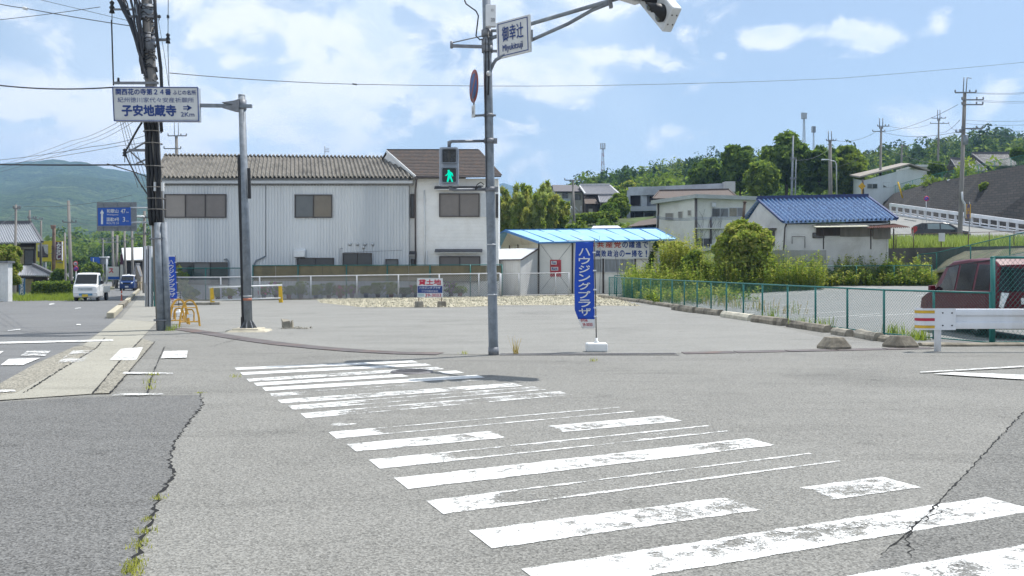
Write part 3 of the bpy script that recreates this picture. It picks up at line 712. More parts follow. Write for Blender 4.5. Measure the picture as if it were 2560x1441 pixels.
# place name sign
t = thing('place_name_sign', 'white place name sign with blue border and lettering on the signal pole', 'sign', W(1283, 92, 18.0))
A, B, C_, D = W(1240, 58, 18.38), W(1323, 36, 17.72), W(1326, 129, 17.72), W(1243, 149, 18.38)
nn = (B - A).cross(D - A).normalized(); nn = nn if nn.y < 0 else -nn
m = MB(); m.prism([D, C_, B, A], -nn * .045); m.build('panel', M_SIGNW, t, .006)
cen = (A + B + C_ + D) / 4; I = lambda p, f: cen + (p - cen) * f
m = MB()
for f0, f1 in ((.90, .86),):
    for a, b in ((A, B), (B, C_), (C_, D), (D, A)):
        m.prism([I(a, f0) + nn * .004, I(b, f0) + nn * .004, I(b, f1) + nn * .004, I(a, f1) + nn * .004], nn * .003)
m.build('border', M_NAVY, t)
m = MB(); rt = (B - A + C_ - D).normalized(); up = (A - D + B - C_).normalized()
for i, ch in enumerate('御幸辻'): m.text(ch, cen + rt * (-.205 + i * .205) + up * .10, rt, up, .185, .30, .012, 0, .008)
m.text('Miyukitsuji', cen - up * .195 - rt * .01, rt, up, .56, .17, .012, 0, .008); m.build('lettering', M_NAVY, t)
m = MB(); m.beam(W(1327, 75, 17.75) - nn * .03, W(1327, 102, 17.75) - nn * .03, .04, .05); m.beam(sp(78, .06), W(1244, 76, 18.36) - nn * .05, .05, .05); m.beam(sp(128, .06), W(1246, 128, 18.36) - nn * .05, .05, .05); m.build('bracket', M_GALVD, t)
# vehicle signal
SGW = pm('signal_housing', (.62, .64, .65), .45, 0, .08, 5)
def sighead(label, px, py, Y, ax, nf):
    ax = Vector(ax).normalized(); nf = Vector(nf); nf = (nf - ax * nf.dot(ax)).normalized(); uu = nf.cross(ax).normalized(); uu = uu if uu.z > 0 else -uu
    ce = W(px, py, Y); t = thing('traffic_signal', label, 'traffic signal', ce)
    sg = lambda a, b, c: ce + ax * a + uu * b + nf * c
    m = MB(); m.hexa([sg(-.96, -.22, -.2), sg(.24, -.22, -.2), sg(.24, -.22, 0), sg(-.96, -.22, 0), sg(-.96, .26, -.2), sg(.24, .26, -.2), sg(.24, .26, 0), sg(-.96, .26, 0)]); m.build('housing', SGW, t, .03)
    for d in ((.245, -.06, -.14), (.245, .12, -.14), (.245, -.06, -.04), (.245, .12, -.04)): m = MB(); m.lathe([(0, .008), (.012, .008), (.012, -.01)], sg(*d), axis=ax, n=8); m.build('screw', M_BLACK, t)
    for k in range(3):
        o_ = sg(-.36 * k, 0, 0)
        m = MB(); m.lathe([(.15, .0), (.15, .02), (.10, .045), (0, .05)], o_, axis=nf, n=24); m.build('lens', pm('dark_lens', (.07, .075, .06), .15, 0, .3, 12, spec=.8), t)
        n_ = 22
        for nm, mt, r0, r1 in (('hood', M_BLACK, .158, .153), ('hood_rim', M_BLACK, .166, .161)):
            m = MB(); vs = []
            for j in range(n_ + 1):
                q = math.pi * (-.15 + 1.3 * j / n_); ln_ = .10 + .24 * max(0, math.sin(min(max(q, 0), math.pi))) ** .6
                for rr, hh in ((r0, 0), (r0, ln_), (r1, ln_), (r1, 0)): vs.append(o_ + ax * (math.cos(q) * rr) + uu * (math.sin(q) * rr) + nf * hh)
            m.add(vs, [(j * 4 + k2, j * 4 + k2 + 1, j * 4 + k2 + 5, j * 4 + k2 + 4) for j in range(n_) for k2 in range(3)], 0, True); m.build(nm, mt, t)
sighead('white vehicle signal head with black lined hoods at the end of the signal arm', 1652, 34, 15.9, (.36, -.60, -.72), (-.85, -.50, -.12))
sighead('second white signal head only just showing at the top edge, left of the other', 1580, -30, 16.3, (.86, .45, -.12), (.45, -.86, -.05))
# round no-parking sign
t = thing('no_parking_sign', 'faded round blue and red no-parking sign turned sideways on the signal pole', 'sign', W(1184, 232, SY))
c = W(1184, 216, SY - .05); ax = Vector((-.42, -.9, 0)).normalized(); ax = Vector((.88, -.47, 0)).normalized(); ax = Vector((-.955, -.30, 0)).normalized()
FRED = pm('faded_red', (.27, .075, .065), .6, 0, .2, 8); FBLUE = pm('faded_blue', (.045, .10, .25), .6, 0, .3, 8, stain=(.16, .18, .22), stain_amt=.5)
m = MB(); m.lathe([(0, 0), (.33, 0), (.33, -.012), (0, -.012)], c, axis=ax, n=32); m.build('disc', FRED, t)
m = MB(); m.lathe([(0, .004), (.255, .004), (.255, .001)], c, axis=ax, n=32); m.build('disc_centre', FBLUE, t)
s = ax.cross(Vector((0, 0, 1))).normalized(); m = MB(); d = (s * .7 - Vector((0, 0, .7))).normalized(); m.beam(c - d * .25 + ax * .006, c + d * .25 + ax * .006, .07, .004, 0, up=ax); m.build('slash', FRED, t)
cp = W(1184, 276, SY - .05); m = MB(); u = Vector((0, 0, 1))
m.prism([cp - s * .12 - u * .14, cp + s * .12 - u * .14, cp + s * .12 + u * .1, cp - s * .12 + u * .1], ax * .01); sub = m.build('sub_plate', M_SIGNW, t)
m = MB(); m.text('↓', cp - u * .02, -s, u, .07, .15, .02, 0, .014); m.build('lettering', M_GALVD, sub)
m = MB(); m.beam(W(1186, 290, SY - .05), sp(288), .05, .04); m.lathe([(.094, -.03), (.104, -.03), (.104, .03), (.094, .03)], sp(289), n=20); m.beam(sp(288), W(1240, 289, SY), .05, .03); m.tube([W(1184, 150 + 90, SY - .03), W(1186, 294, SY - .03)], .018, 8); m.build('bracket', M_GALVD, t)
# pedestrian signal
t = thing('pedestrian_signal', 'grey pedestrian signal showing the green walking figure on two steel arms', 'pedestrian signal', W(1123, 416, 18.4))
PSG = pm('ped_housing', (.36, .40, .46), .45, .1, .1, 6)
def rrect(x0, y0, x1, y1, r, Y, n=5):
    pts = []
    for cx, cy, a0 in ((x1 - r, y1 - r, 0), (x0 + r, y1 - r, 90), (x0 + r, y0 + r, 180), (x1 - r, y0 + r, 270)):
        for k in range(n + 1):
            a = R(a0 + 90 * k / n); pts.append(W(cx + r * math.cos(a), cy + r * math.sin(a), Y))
    return list(reversed(pts))
m = MB(); m.prism(rrect(1098, 368, 1146, 465, 6, 18.3), (0, .16, 0)); m.build('housing', PSG, t, .012)
for y0, y1 in ((372, 410), (419, 459)):
    m = MB(); outer = rrect(1104, y0, 1143, y1, 4, 18.29); inner = rrect(1106.5, y0 + 2.5, 1140.5, y1 - 2.5, 3, 18.29)
    k = len(outer); fr = [p + Vector((0, -.07, 0)) for p in outer]; fi = [p + Vector((0, -.07, 0)) for p in inner]
    m.add(outer + fr + fi + inner, [(j * k + i, j * k + (i + 1) % k, (j + 1) * k + (i + 1) % k, (j + 1) * k + i) for j in range(3) for i in range(k)]); m.build('hood', pm('hood_grey', (.20, .225, .26), .5, .1, .1, 6), t)
    m = MB(); m.prism(rrect(1106.5, y0 + 2.5, 1140.5, y1 - 2.5, 3, 18.285), (0, .01, 0)); m.build('lens', pm('lens_dark', (.035, .04, .045), .25, 0, .3, 20), t)
pp = lambda x, y: W(1060 + x * .1388, 320 + y * .1388, 18.275)
fig = [[(425, 760), (460, 758), (463, 785), (445, 795), (427, 790)], [(430, 795), (470, 785), (515, 815), (527, 870), (512, 876), (500, 838), (492, 880), (425, 885), (430, 842), (400, 866), (378, 862), (415, 830)], [(425, 885), (492, 880), (525, 970), (500, 978), (462, 890)], [(425, 885), (470, 890), (435, 976), (410, 972)]]
m = MB()
for q in fig:
    P = [pp(*p) for p in q]; ar = sum(P[i].x * P[(i + 1) % len(P)].z - P[(i + 1) % len(P)].x * P[i].z for i in range(len(P)))
    m.prism(P if ar > 0 else P[::-1], (0, .004, 0))
m.build('lit_figure', emit('signal_green', (.0, .55, .36), 1.25), t)
m = MB()
fig2 = [[(435, 410), (465, 410), (465, 445), (435, 445)], [(425, 450), (475, 450), (480, 540), (465, 545), (462, 630), (440, 630), (436, 545), (420, 540)]]
for q in fig2: m.prism([pp(x, y) for x, y in reversed(q)], (0, .004, 0))
m.build('unlit_figure', pm('unlit_figure', (.065, .065, .06), .4), t)
m = MB(); m.tube([W(1123, 368, 18.4), W(1123, 357, 18.4), W(1130, 354, 18.4), sp(353)], [.035, .045, .03, .028], 10); m.build('arm', M_GALVD, t)
m = MB(); m.tube([W(1126, 464, 18.4), W(1127, 473, 18.4), W(1135, 475, 18.4), sp(474)], [.035, .045, .03, .028], 10)
m.build('arm', M_GALVD, t)
for py in (353, 474):
    m = MB(); m.lathe([(.094, -.045), (.108, -.045), (.108, .045), (.094, .045)], sp(py), n=20); m.box(sp(py) + Vector((.08, -.05, -.05)), sp(py) + Vector((.16, .05, .05))); m.build('clamp', M_GALVD, t)
m = MB(); m.tube([W(x, y, 18.4) for x, y in ((1188, 475), (1193, 462), (1202, 456), (1210, 462))], .01, 6); m.tube([W(x, y, 18.4) for x, y in ((1190, 475), (1197, 465), (1208, 466))], .01, 6); m.build('loop_cable', M_BLACK, t)
# ------------------------------------------------------------------ banner flags
NB = pm('banner_blue', (.016, .075, .47), .7, 0, .1, 3); NW = pm('banner_white', (.72, .72, .72), .7, 0, .06, 3)
def nobori(px, py, label, yaw, lean, cut=True):
    b = G(px, py); sc_ = b.y / F
    t = thing('banner_flag', label, 'banner flag', b, 'blue advertising banner flags')
    H_ = 280 * 19.4 / F
    m = MB(); m.box((b.x - .225, b.y - .16, b.z + .005), (b.x + .225, b.y + .16, b.z + .19)); m.build('water_base', M_WHITE, t, .035)
    m = MB(); m.lathe([(.05, .18), (.05, .22), (.03, .23), (.03, .29), (0, .29)], b, n=14); m.build('socket', M_WHITE, t)
    m = MB(); tp = b + Vector((lean * H_, 0, H_)); m.tube([b + Vector((0, 0, .2)), tp], .011, 8); m.build('pole', M_BLACK, t)
    d = Vector((math.cos(yaw), math.sin(yaw), 0))          # direction of the cross rod, towards the left
    m = MB(); m.tube([tp - Vector((0, 0, .02)), tp - Vector((0, 0, .02)) + d * .58], .009, 6); m.build('cross_rod', M_WHITE, t)
    Wd, Ht = .37 if cut else .56, 1.82; nu, nv = 10, 28
    def fp(u, v):                               # u 0 at the pole .. 1 free edge, v 0 top .. 1 bottom
        bow = 1 + (.14 * math.sin(v * math.pi * .75) - max(0, (v - .78)) * 1.6 * u if cut else 0)
        s_ = d * (u * Wd * max(bow, .1) + .02) + Vector((lean, 0, 1)) * (-v * Ht)
        nn_ = Vector((-d.y, d.x, 0)) * (.035 * math.sin(u * 5 + v * 6) * u + .02 * math.sin(v * 17 + u * 3) * u)
        return tp + Vector((0, 0, -.05)) + s_ + nn_
    pv = .87
    m = MB(); vs = []; fs = []; mi = []
    for j in range(nv + 1):
        for i in range(nu + 1): vs.append(fp(i / nu, j / nv))
    up_f = [(j * (nu + 1) + i, j * (nu + 1) + i + 1, (j + 1) * (nu + 1) + i + 1, (j + 1) * (nu + 1) + i) for j in range(nv) for i in range(nu) if j / nv < pv - .01]
    lo_f = [(j * (nu + 1) + i, j * (nu + 1) + i + 1, (j + 1) * (nu + 1) + i + 1, (j + 1) * (nu + 1) + i) for j in range(nv) for i in range(nu) if j / nv >= pv - .01]
    m.add(vs, up_f, 0, True); m.add(vs, lo_f, 1, True)
    cl = m.build('cloth', [NB, NW], t); sm = cl.modifiers.new('thick', 'SOLIDIFY'); sm.thickness = .002; sm.offset = 0
    def on(s_, uc, vc, uw, vh, bold, mb_):
        V, Fc, asp = text2d(s_, 0); e = 1e-3; vs2 = []
        for x, y, lf in [(x + dx / uw * bold * .12, y + dy / vh * bold * .05, .006 + .0015 * q_) for q_, (dx, dy) in enumerate(((0, 0), (-1, 0), (1, 0), (0, 1), (0, -1))) for x, y in V]:
            u = uc - x * uw; v = vc - y * vh; p = fp(u, v); n_ = (fp(u + e, v) - p).cross(fp(u, v + e) - p).normalized()
            if n_.y > 0: n_ = -n_
            vs2.append(p + n_ * lf)
        mb_.add(vs2, [tuple(i + q_ * len(V) for i in f) for q_ in range(5) for f in Fc])
    m = MB()
    for i, ch in enumerate('ハウジングプラザ'): on(ch, .5, .115 + i * .099, .60, .082, .05, m)
    m.build('lettering', M_WHITE, cl)
    m = MB(); on('0736', .62, .905, .42, .03, .02, m); on('39-3033', .45, .955, .62, .035, .02, m); m.build('lettering', M_RED, cl)
    m = MB()
    for v in (.12, .33, .55, .76, .86): m.box(fp(0, v) + Vector((-.02, -.015, -.015)), fp(0, v) + Vector((.05, .015, .015)))
    m.build('loops', M_WHITE, t)
    return t
nobori(1491, 880, 'blue banner flag with white lettering standing in a white base on the open lot', math.pi, -.018)
nobori(448, 792, 'blue banner flag half hidden behind the big utility pole', math.pi - .25, -.06, True)
# ------------------------------------------------------------------ land for lease sign
LYS = 42.0
q0 = G(1046, 769); q1 = G(1104, 768); LYS = q0.y
t = thing('land_sign', 'white and navy land notice board with red heading on two legs in concrete blocks', 'sign', (q0 + q1) / 2)
m = MB(); m.box(W(1043, 744, LYS), W(1107, 696, LYS + .03)); m.build('board', M_WHITE, t)
m = MB(); m.box(W(1044, 733, LYS - .006), W(1106, 715.5, LYS - .001)); m.build('name_band', M_NAVY, t)
m = MB(); m.text('貸土地', W(1074.5, 706, LYS), (1, 0, 0), (0, 0, 1), 57 / F * LYS, 14.5 / F * LYS, .05, 0, .006); m.text('39-3033', W(1083, 738.5, LYS), (1, 0, 0), (0, 0, 1), 40 / F * LYS, 8 / F * LYS, .03, 0, .006); m.build('lettering', M_RED, t)
m = MB(); m.text('ハウジングプラザ', W(1074.5, 720, LYS - .006), (1, 0, 0), (0, 0, 1), 53 / F * LYS, 7 / F * LYS, .03, 0, .004); m.text('プラザ株式会社', W(1074.5, 728.5, LYS - .006), (1, 0, 0), (0, 0, 1), 42 / F * LYS, 5.5 / F * LYS, .0, 0, .004); m.build('lettering', M_WHITE, t)
m = MB(); m.box(W(1045, 736.8, LYS - .006), W(1060, 735.2, LYS - .001)); m.box(W(1045, 741, LYS - .006), W(1060, 739.4, LYS - .001)); m.build('small_print', pm('teal_print', (.1, .3, .3), .6), t)
for x, q in ((1047, q0), (1104, q1)):
    m = MB(); m.box(W(x - 1.2, 760, LYS + .035), (W(x + 1.2, 700, LYS + .075))); m.build('leg', pm('rusty_leg', (.25, .17, .13), .7, .2), t)
    m = MB(); e = W(x, 754, LYS); rot = Matrix.Rotation(R(38), 3, 'Z'); hz = e.z - q.z
    P = [rot @ Vector(v) for v in ((-.19, -.12, 0), (.19, -.12, 0), (.19, .12, 0), (-.19, .12, 0))]
    ctr = Vector((e.x, LYS + .1, q.z + .005)); m.hexa([ctr + p for p in P] + [ctr + p * .92 + Vector((0, 0, hz)) for p in P]); m.build('concrete_block', M_CONC, t, .015)
# ------------------------------------------------------------------ folding yellow barriers
def barrier(px, py, yaw, label):
    b = G(px, py); t = thing('folding_barrier', label, 'barrier', b, 'yellow plastic barriers by the utility pole')
    rt = Matrix.Rotation(yaw, 3, 'Z')
    for sgn in (-1, 1):
        m = MB(); q = lambda x, z: b + rt @ Vector((x, sgn * (.19 - .17 * z / .82), z))
        arch = [(-.30, .0), (-.27, .3), (-.2, .62), (-.1, .78), (0, .82), (.1, .78), (.2, .62), (.27, .3), (.30, .0)]
        for a_, c_ in zip(arch, arch[1:]): m.beam(q(*a_), q(*c_), .055, .03, 0, up=rt @ Vector((0, 1, 0)))
        for z, x in ((.14, .285), (.58, .21)): m.beam(q(-x, z), q(x, z), .05, .026, 0)
        loop = [(-.13, .17), (-.13, .42), (-.08, .52), (.08, .52), (.13, .42), (.13, .17)]
        for a_, c_ in zip(loop, loop[1:]): m.beam(q(*a_), q(*c_), .04, .024, 0, up=rt @ Vector((0, 1, 0)))
        f = m.build('frame', M_OCH, t, .006)
        m = MB(); m.prism([q(-.08, .26), q(.1, .30), q(.1, .38), q(-.08, .36)], rt @ Vector((0, .02 * sgn, 0))); m.build('reflective_patch', M_WHITE, f)
barrier(474, 816, .35, 'yellow plastic folding barrier standing nearest the lot on the right of the pair'); barrier(447, 812, .5, 'yellow plastic folding barrier partly behind the utility pole')
# ------------------------------------------------------------------ pipe gate
gl, gr = G(531, 761), G(702, 757)
t = thing('pipe_gate', 'white tubular gate rail between two yellow posts in front of the grey fence', 'gate', (gl + gr) / 2)
for g_, x in ((gl, 531), (gr, 702)):
    h = .95 if x < 600 else 1.0
    m = MB(); m.hexa([g_ + Vector(v) for v in ((-.10, -.07, 0), (.12, -.07, 0), (.12, .07, 0), (-.10, .07, 0), (-.13, -.05, h), (.05, -.05, h), (.05, .05, h), (-.13, .05, h))]); m.build('post', M_YEL, t, .015)
m = MB(); m.tube([gl + Vector((-.18, -.09, .93)), gr + Vector((.1, -.09, 1.0))], .045, 10); m.build('rail', M_WHITE, t)
m = MB(); m.tube([gl + Vector((0, -.09, .22)), gr + Vector((0, -.09, .27))], .04, 10); m.build('rail', M_WHITE, t)
p0, p1 = G(428, 764), G(548, 763)
m = MB(); m.beam(p0 + Vector((0, .1, .07)), p1 + Vector((0, .1, .07)), .16, .15); solo(m, 'kerb_stone', M_CONC, 'low grey kerb stone at the foot of the grey fence behind the yellow barriers', 'kerb', bevel=.02)
# concrete stub on the lot
c = G(716, 822)
t = thing('concrete_stub', 'broken grey concrete post stub standing alone on the lot among crumbs', 'concrete stub', c)
rot = Matrix.Rotation(R(28), 3, 'Z'); m = MB(); P = [rot @ Vector(v) for v in ((-.11, -.09, -.02), (.11, -.09, -.02), (.11, .09, -.02), (-.11, .09, -.02))]
m.hexa([c + p for p in P] + [c + p * 1.02 + Vector((-.02, 0, .23 + .03 * i)) for i, p in enumerate(P)]); m.build('stub', M_CONC, t, .012)
m = MB(); m.hexa([c + Vector(v) for v in ((.12, -.03, 0), (.2, -.05, 0), (.22, .05, 0), (.13, .06, 0), (.13, -.03, .2), (.18, -.04, .26), (.19, .04, .24), (.14, .05, .19))]); m.build('broken_slab', pm('broken_face', (.38, .34, .26), .9, 0, .3, 9, bump=.6), t)
# ------------------------------------------------------------------ fences
def chain(mb, p0, p1, h, pitch=.075, wr=.0032, h1=None):
    """diagonal wire netting between two base points"""
    p0, p1 = Vector(p0), Vector(p1); L = (p1 - p0).length; d = (p1 - p0) / L; u = Vector((0, 0, 1)); n = d.cross(u).normalized()
    for sg in (1, -1):
        k = -h if sg > 0 else 0.0
        while k < L + (h if sg < 0 else 0):
            if sg > 0: s0, s1 = max(0, k), min(L, k + h); t0, t1 = s0 - k, s1 - k
            else: s0, s1 = max(0, k - h), min(L, k); t0, t1 = k - s0, k - s1
            if s1 - s0 > .01:
                a = p0 + d * s0 + u * t0; b = p0 + d * s1 + u * t1; e = (b - a).normalized(); f = e.cross(n).normalized()
                tri = [n * wr * sg * .2 + n * wr, f * wr - n * wr * .6, -f * wr - n * wr * .6]
                mb.add([a + q for q in tri] + [b + q for q in tri], [(0, 1, 4, 3), (1, 2, 5, 4), (2, 0, 3, 5)])
            k += pitch * 1.414
def fence(name, label, pts, h, mt, post_r=.03, rail_r=.022, spacing=2.0, pitch=.075, wr=.0032, group=None, bottom=True, mesh_mat=None, lift=.04, ends=True):
    pts = [Vector(p) for p in pts]; t = thing(name, label, 'fence', pts[0], group)
    cm = MB(); rm = MB()
    up = Vector((0, 0, 1))
    for si, (a, b) in enumerate(zip(pts, pts[1:])):
        k = max(1, round((b - a).length / spacing))
        for i in range(k):
            p, q = a.lerp(b, i / k), a.lerp(b, (i + 1) / k)
            chain(cm, p + up * lift, q + up * lift, h - lift, pitch, wr)
            if i or ends or si:
                pm_ = MB(); pm_.tube([p - up * .1, p + up * (h + .01)], post_r, 10); pm_.lathe([(post_r * 1.12, 0), (post_r * 1.12, .015), (0, .03)], p + up * h, n=10); pm_.build('post', mt, t)
    rm.tube([p + up * h for p in pts], rail_r, 8)
    if bottom: m2 = MB(); m2.tube([p + up * lift for p in pts], rail_r * .7, 8); m2.build('rail', mt, t)
    if ends:
        p = pts[-1]; pm_ = MB(); pm_.tube([p - Vector((0, 0, .1)), p + Vector((0, 0, h + .01))], post_r, 10); pm_.build('post', mt, t)
    rm.build('rail', mt, t); cm.build('wire_netting', mesh_mat or mt, t)
    return t
def onT(x, y, dz=0): return Vector((x, y, T(x, y) + dz))
FY = 59.0
fence('chain_link_fence', 'pale grey chain link fence along the back of the empty lot', [onT(W(x, 0, FY).x, FY) for x in (432, 552, 649, 777, 892, 996, 1098, 1197, 1250)], 1.5, M_GREYF, .05, .042, 3.5, .10, .0095, mesh_mat=M_NET)
fence('chain_link_fence', 'thin grey wire fence in front of the white lean-to beside the blue roofed shed', [onT(W(x, 0, FY + .3).x, FY + .3) for x in (1253, 1297, 1389, 1422)], 1.47, M_GREYF, .035, .028, 3.5, .10, .0046, mesh_mat=M_NET)
m = MB()
for a, b in ((-21.9, -11.0), (-10.98, -.75), (-.73, 3.8)): m.hexa([(a, FY - .08, T(a, FY) - .2), (b, FY - .08, T(b, FY) - .2), (b, FY + .1, T(b, FY) - .2), (a, FY + .1, T(a, FY) - .2), (a, FY - .08, T(a, FY) + .06), (b, FY - .08, T(b, FY) + .06), (b, FY + .1, T(b, FY) + .06), (a, FY + .1, T(a, FY) + .06)])
solo(m, 'fence_kerb', M_CONC, 'low concrete kerb carrying the grey chain link fence', 'kerb')
fence('green_wire_fence', 'tall green wire fence with a leafy bush behind it, left of the tan screen', [onT(W(x, 0, 60.2).x, 60.2) for x in (425, 514, 605)], 2.1, M_GREENF, .04, .03, 3.2, .10, .004)
M_TAN = pm('tan_screen', (.20, .17, .10), .85, 0, .12, 1.5, stain=(.10, .10, .075), stain_amt=.6)
t = thing('screen_fence', 'long tan mesh privacy screen on green posts below the factory windows', 'fence', onT(-8, 60.3))
xs_ = [W(x, 700, 60.2).x for x in (632, 745, 866, 968, 1075, 1176, 1255)]
for x in xs_:
    m = MB(); m.tube([(x, 60.2, T(x, 60) - .1), (x, 60.2, 2.33)], .038, 8); m.build('post', M_GREENF, t)
m = MB(); m.tube([(xs_[0], 60.22, 2.27), (xs_[-1], 60.22, 2.32)], .028, 8); m.build('rail', M_GREENF, t)
for a, b in zip(xs_, xs_[1:]):
    for q in ((0, .5), (.5, 1)):
        m = MB(); x0, x1 = a + (b - a) * q[0] + .008, a + (b - a) * q[1] - .008; m.box((x0, 60.27, 1.25), (x1, 60.28, 2.26)); m.build('screen_panel', M_TAN, t)
cm = MB(); chain(cm, (xs_[0], 60.22, .1), (xs_[-1], 60.22, .3), 1.1, .12, .0035); cm.build('wire_netting', M_GREENF, t)
# ------------------------------------------------------------------ factory and house
def facade_ribs(mb, x0, x1, y, z0, z1, pitch, depth):
    n = max(1, round((x1 - x0) / pitch)); p = (x1 - x0) / n; prof = []
    for i in range(n): prof += [(x0 + i * p, 0), (x0 + (i + .50) * p, 0), (x0 + (i + .60) * p, depth), (x0 + (i + .90) * p, depth)]
    prof.append((x1, 0)); k = len(prof)
    mb.add([(x, y - d, z0) for x, d in prof] + [(x, y - d, z1) for x, d in prof], [(i, i + 1, k + i + 1, k + i) for i in range(k - 1)])
M_METALW = pm('ribbed_metal_wall', (.68, .70, .715), .55, .0, .06, .5, stain=(.50, .535, .575), stain_amt=.75, streak=True)
M_SLATE = pm('weathered_slate', (.168, .156, .136), .9, 0, .35, 2.2, bump=.5, bscale=14, stain=(.06, .057, .05), stain_amt=.85)
M_SIDING = pm('white_siding', (.80, .80, .79), .6, 0, .05, 1.2, stain=(.66, .64, .60), stain_amt=.35)
M_SHUT = pm('taupe_shutter', (.21, .19, .178), .55, .1, .06, 2)
M_SHUTL = pm('pale_shutter', (.31, .28, .255), .55, .1, .06, 2)
M_FRAME = pm('brown_frame', (.075, .065, .06), .5, .2, .1, 4)
M_FASC = pm('fascia_metal', (.56, .58, .60), .5, .2, .08, 3)
M_GUT = pm('brown_gutter', (.10, .085, .085), .6, 0, .15, 4)
M_CURT = pm('curtain', (.33, .32, .29), .9, 0, .2, 3, streak=True)
M_PANE = glass('dim_pane', (.10, .11, .115))
M_PANEB = glass('tan_pane', (.16, .13, .09))
def window(par, rect, Y, panes, fr=M_FRAME, name='window', bar=.06, dep=.11, slats=False):
    x0, y0, x1, y1 = rect; a = W(x0, y1, Y); b = W(x1, y0, Y)
    m = MB()
    for q in (((a.x, a.z), (b.x, a.z + bar)), ((a.x, b.z - bar), (b.x, b.z)), ((a.x, a.z + bar), (a.x + bar, b.z - bar)), ((b.x - bar, a.z + bar), (b.x, b.z - bar))):
        m.box((q[0][0], Y - dep, q[0][1]), (q[1][0], Y + .02, q[1][1]))
    k = len(panes); wd = (b.x - a.x - 2 * bar) / k
    for i in range(1, k): xx = a.x + bar + wd * i; m.box((xx - bar * .4, Y - dep + .004, a.z + bar), (xx + bar * .4, Y + .02, b.z - bar))
    wn = m.build(name, fr, par)
    for i, mt in enumerate(panes):
        m = MB(); m.box((a.x + bar + wd * i + (bar * .4 if i else 0), Y - dep * .35, a.z + bar), (a.x + bar + wd * (i + 1) - (bar * .4 if i < k - 1 else 0), Y + .015, b.z - bar)); m.build('pane', mt, wn)
    return wn
WY = 62.0
fx0, fx1 = W(397, 0, WY).x, W(1022, 0, WY).x; fz1 = W(0, 461, WY).z
t = thing('factory_building', 'long two storey workshop clad in ribbed pale metal with a mossy corrugated slate roof', 'building', (fx0 + 7, WY, .3))
m = MB(); facade_ribs(m, fx0, fx1, WY, -.2, fz1, .205, .05)
m.box((fx0, WY + .01, -.2), (fx0 + .1, WY + 13, fz1)); m.box((fx1 - .1, WY + .01, -.2), (fx1, WY + 13, fz1)); m.box((fx0, WY + 12.9, -.2), (fx1, WY + 13, fz1)); m.box((fx0, WY + .012, fz1), (fx1, WY + .1, fz1 + .42)); m.build('wall', M_METALW, t)
eL, eR = Vector((fx0 - .25, WY - .7, W(0, 447, WY - .7).z)), Vector((fx1 + .35, WY - .7, W(0, 447, WY - .7).z))
rl, rr_ = Vector((W(410, 0, WY + 6.4).x, WY + 6.4, W(0, 389, WY + 6.4).z)), Vector((W(1006, 0, WY + 6.4).x, WY + 6.4, W(0, 395, WY + 6.4).z))
m = MB()
for k in range(3):
    a, b = k / 3, (k + 1.04) / 3; lf = Vector((0, 0, .045 * (2 - k)))
    m.wave(eL.lerp(rl, a) + lf + Vector((0, 0, .03)), eR.lerp(rr_, a) + lf + Vector((0, 0, .03)), eL.lerp(rl, min(b, 1)) + lf, eR.lerp(rr_, min(b, 1)) + lf, 62, .082, per=8, thick=.04)
bk = Vector((0, 13.8, 0)); m.wave(rr_, rl, Vector((2 * rr_.x - eR.x, WY + 13.6, eR.z)), Vector((2 * rl.x - eL.x, WY + 13.6, eL.z)), 40, .06, per=4)
rf = m.build('roof', M_SLATE, t)
m = MB(); m.prism([(fx0 + .02, WY + .1, fz1), (2 * rl.x - fx0, WY + 13.4, fz1), (rl.x + .3, WY + 6.4, rl.z - .15)], (.08, 0, 0)); m.build('gable_wall', M_METALW, t)
m = MB(); n_ = 62
for i in range(n_): 
    p = rl.lerp(rr_, (i + .5) / n_); m.tube([p + Vector((0, -.22, -.02)), p + Vector((0, 0, .10)), p + Vector((0, .22, -.02))], .085, 6)
m.build('ridge_caps', M_SLATE, rf)
m = MB(); m.box((fx0 - .2, WY - .42, fz1 + .02), (fx1 + .3, WY + .05, W(0, 452, WY - .42).z)); 
for i in range(15): xx = fx0 + i * (fx1 - fx0) / 14; m.box((xx - .012, WY - .425, fz1 + .02), (xx + .012, WY - .42, W(0, 452, WY - .42).z))
m.build('fascia', M_FASC, t)
m = MB(); m.box((fx0 - .2, WY - .05, fz1 - .1), (fx1 + .3, WY + .02, fz1 + .01)); m.build('eave_soffit', pm('soffit_grey', (.3, .3, .3), .7), t)  # soffit strip in one even mid grey
wy = WY - .03
window(t, (412, 486, 566, 545), wy, [M_SHUTL, M_SHUT, M_SHUT]); window(t, (737, 487, 831, 545), wy, [M_PANE, M_PANEB])
window(t, (440, 656, 570, 712), wy, [M_DGLASS, M_PANE, M_DGLASS], bar=.06); window(t, (743, 645, 835, 690), wy, [M_DGLASS, M_DGLASS]); window(t, (857, 633, 930, 690), wy, [M_DGLASS, M_DGLASS]); window(t, (964, 648, 996, 690), wy, [M_PANE])
for x, y in ((875, 611), (894, 611), (913, 611), (932, 611), (909, 619)):
    p = W(x, y, WY - .02); m = MB(); m.lathe([(.10, 0), (.10, .06), (.085, .12), (.04, .15), (0, .155)], p, axis=(0, -1, 0), n=16); m.build('vent_hood', M_GALVL, t)
    m = MB(); m.lathe([(.102, .01), (.106, .05), (.102, .06)], p + Vector((0, 0, -.012)), axis=(0, -1, 0), n=16); m.build('vent_ring', M_BLACK, t)
m = MB(); a, b = W(738, 645, WY), W(765, 625, WY); m.hexa([(a.x, WY - .45, a.z + .05), (b.x, WY - .45, a.z + .05), (b.x, WY, a.z - .02), (a.x, WY, a.z - .02), (a.x, WY - .38, b.z - .08), (b.x, WY - .38, b.z - .08), (b.x, WY, b.z + .06), (a.x, WY, b.z + .06)]); m.build('duct_hood', M_WHITE, t, .01)
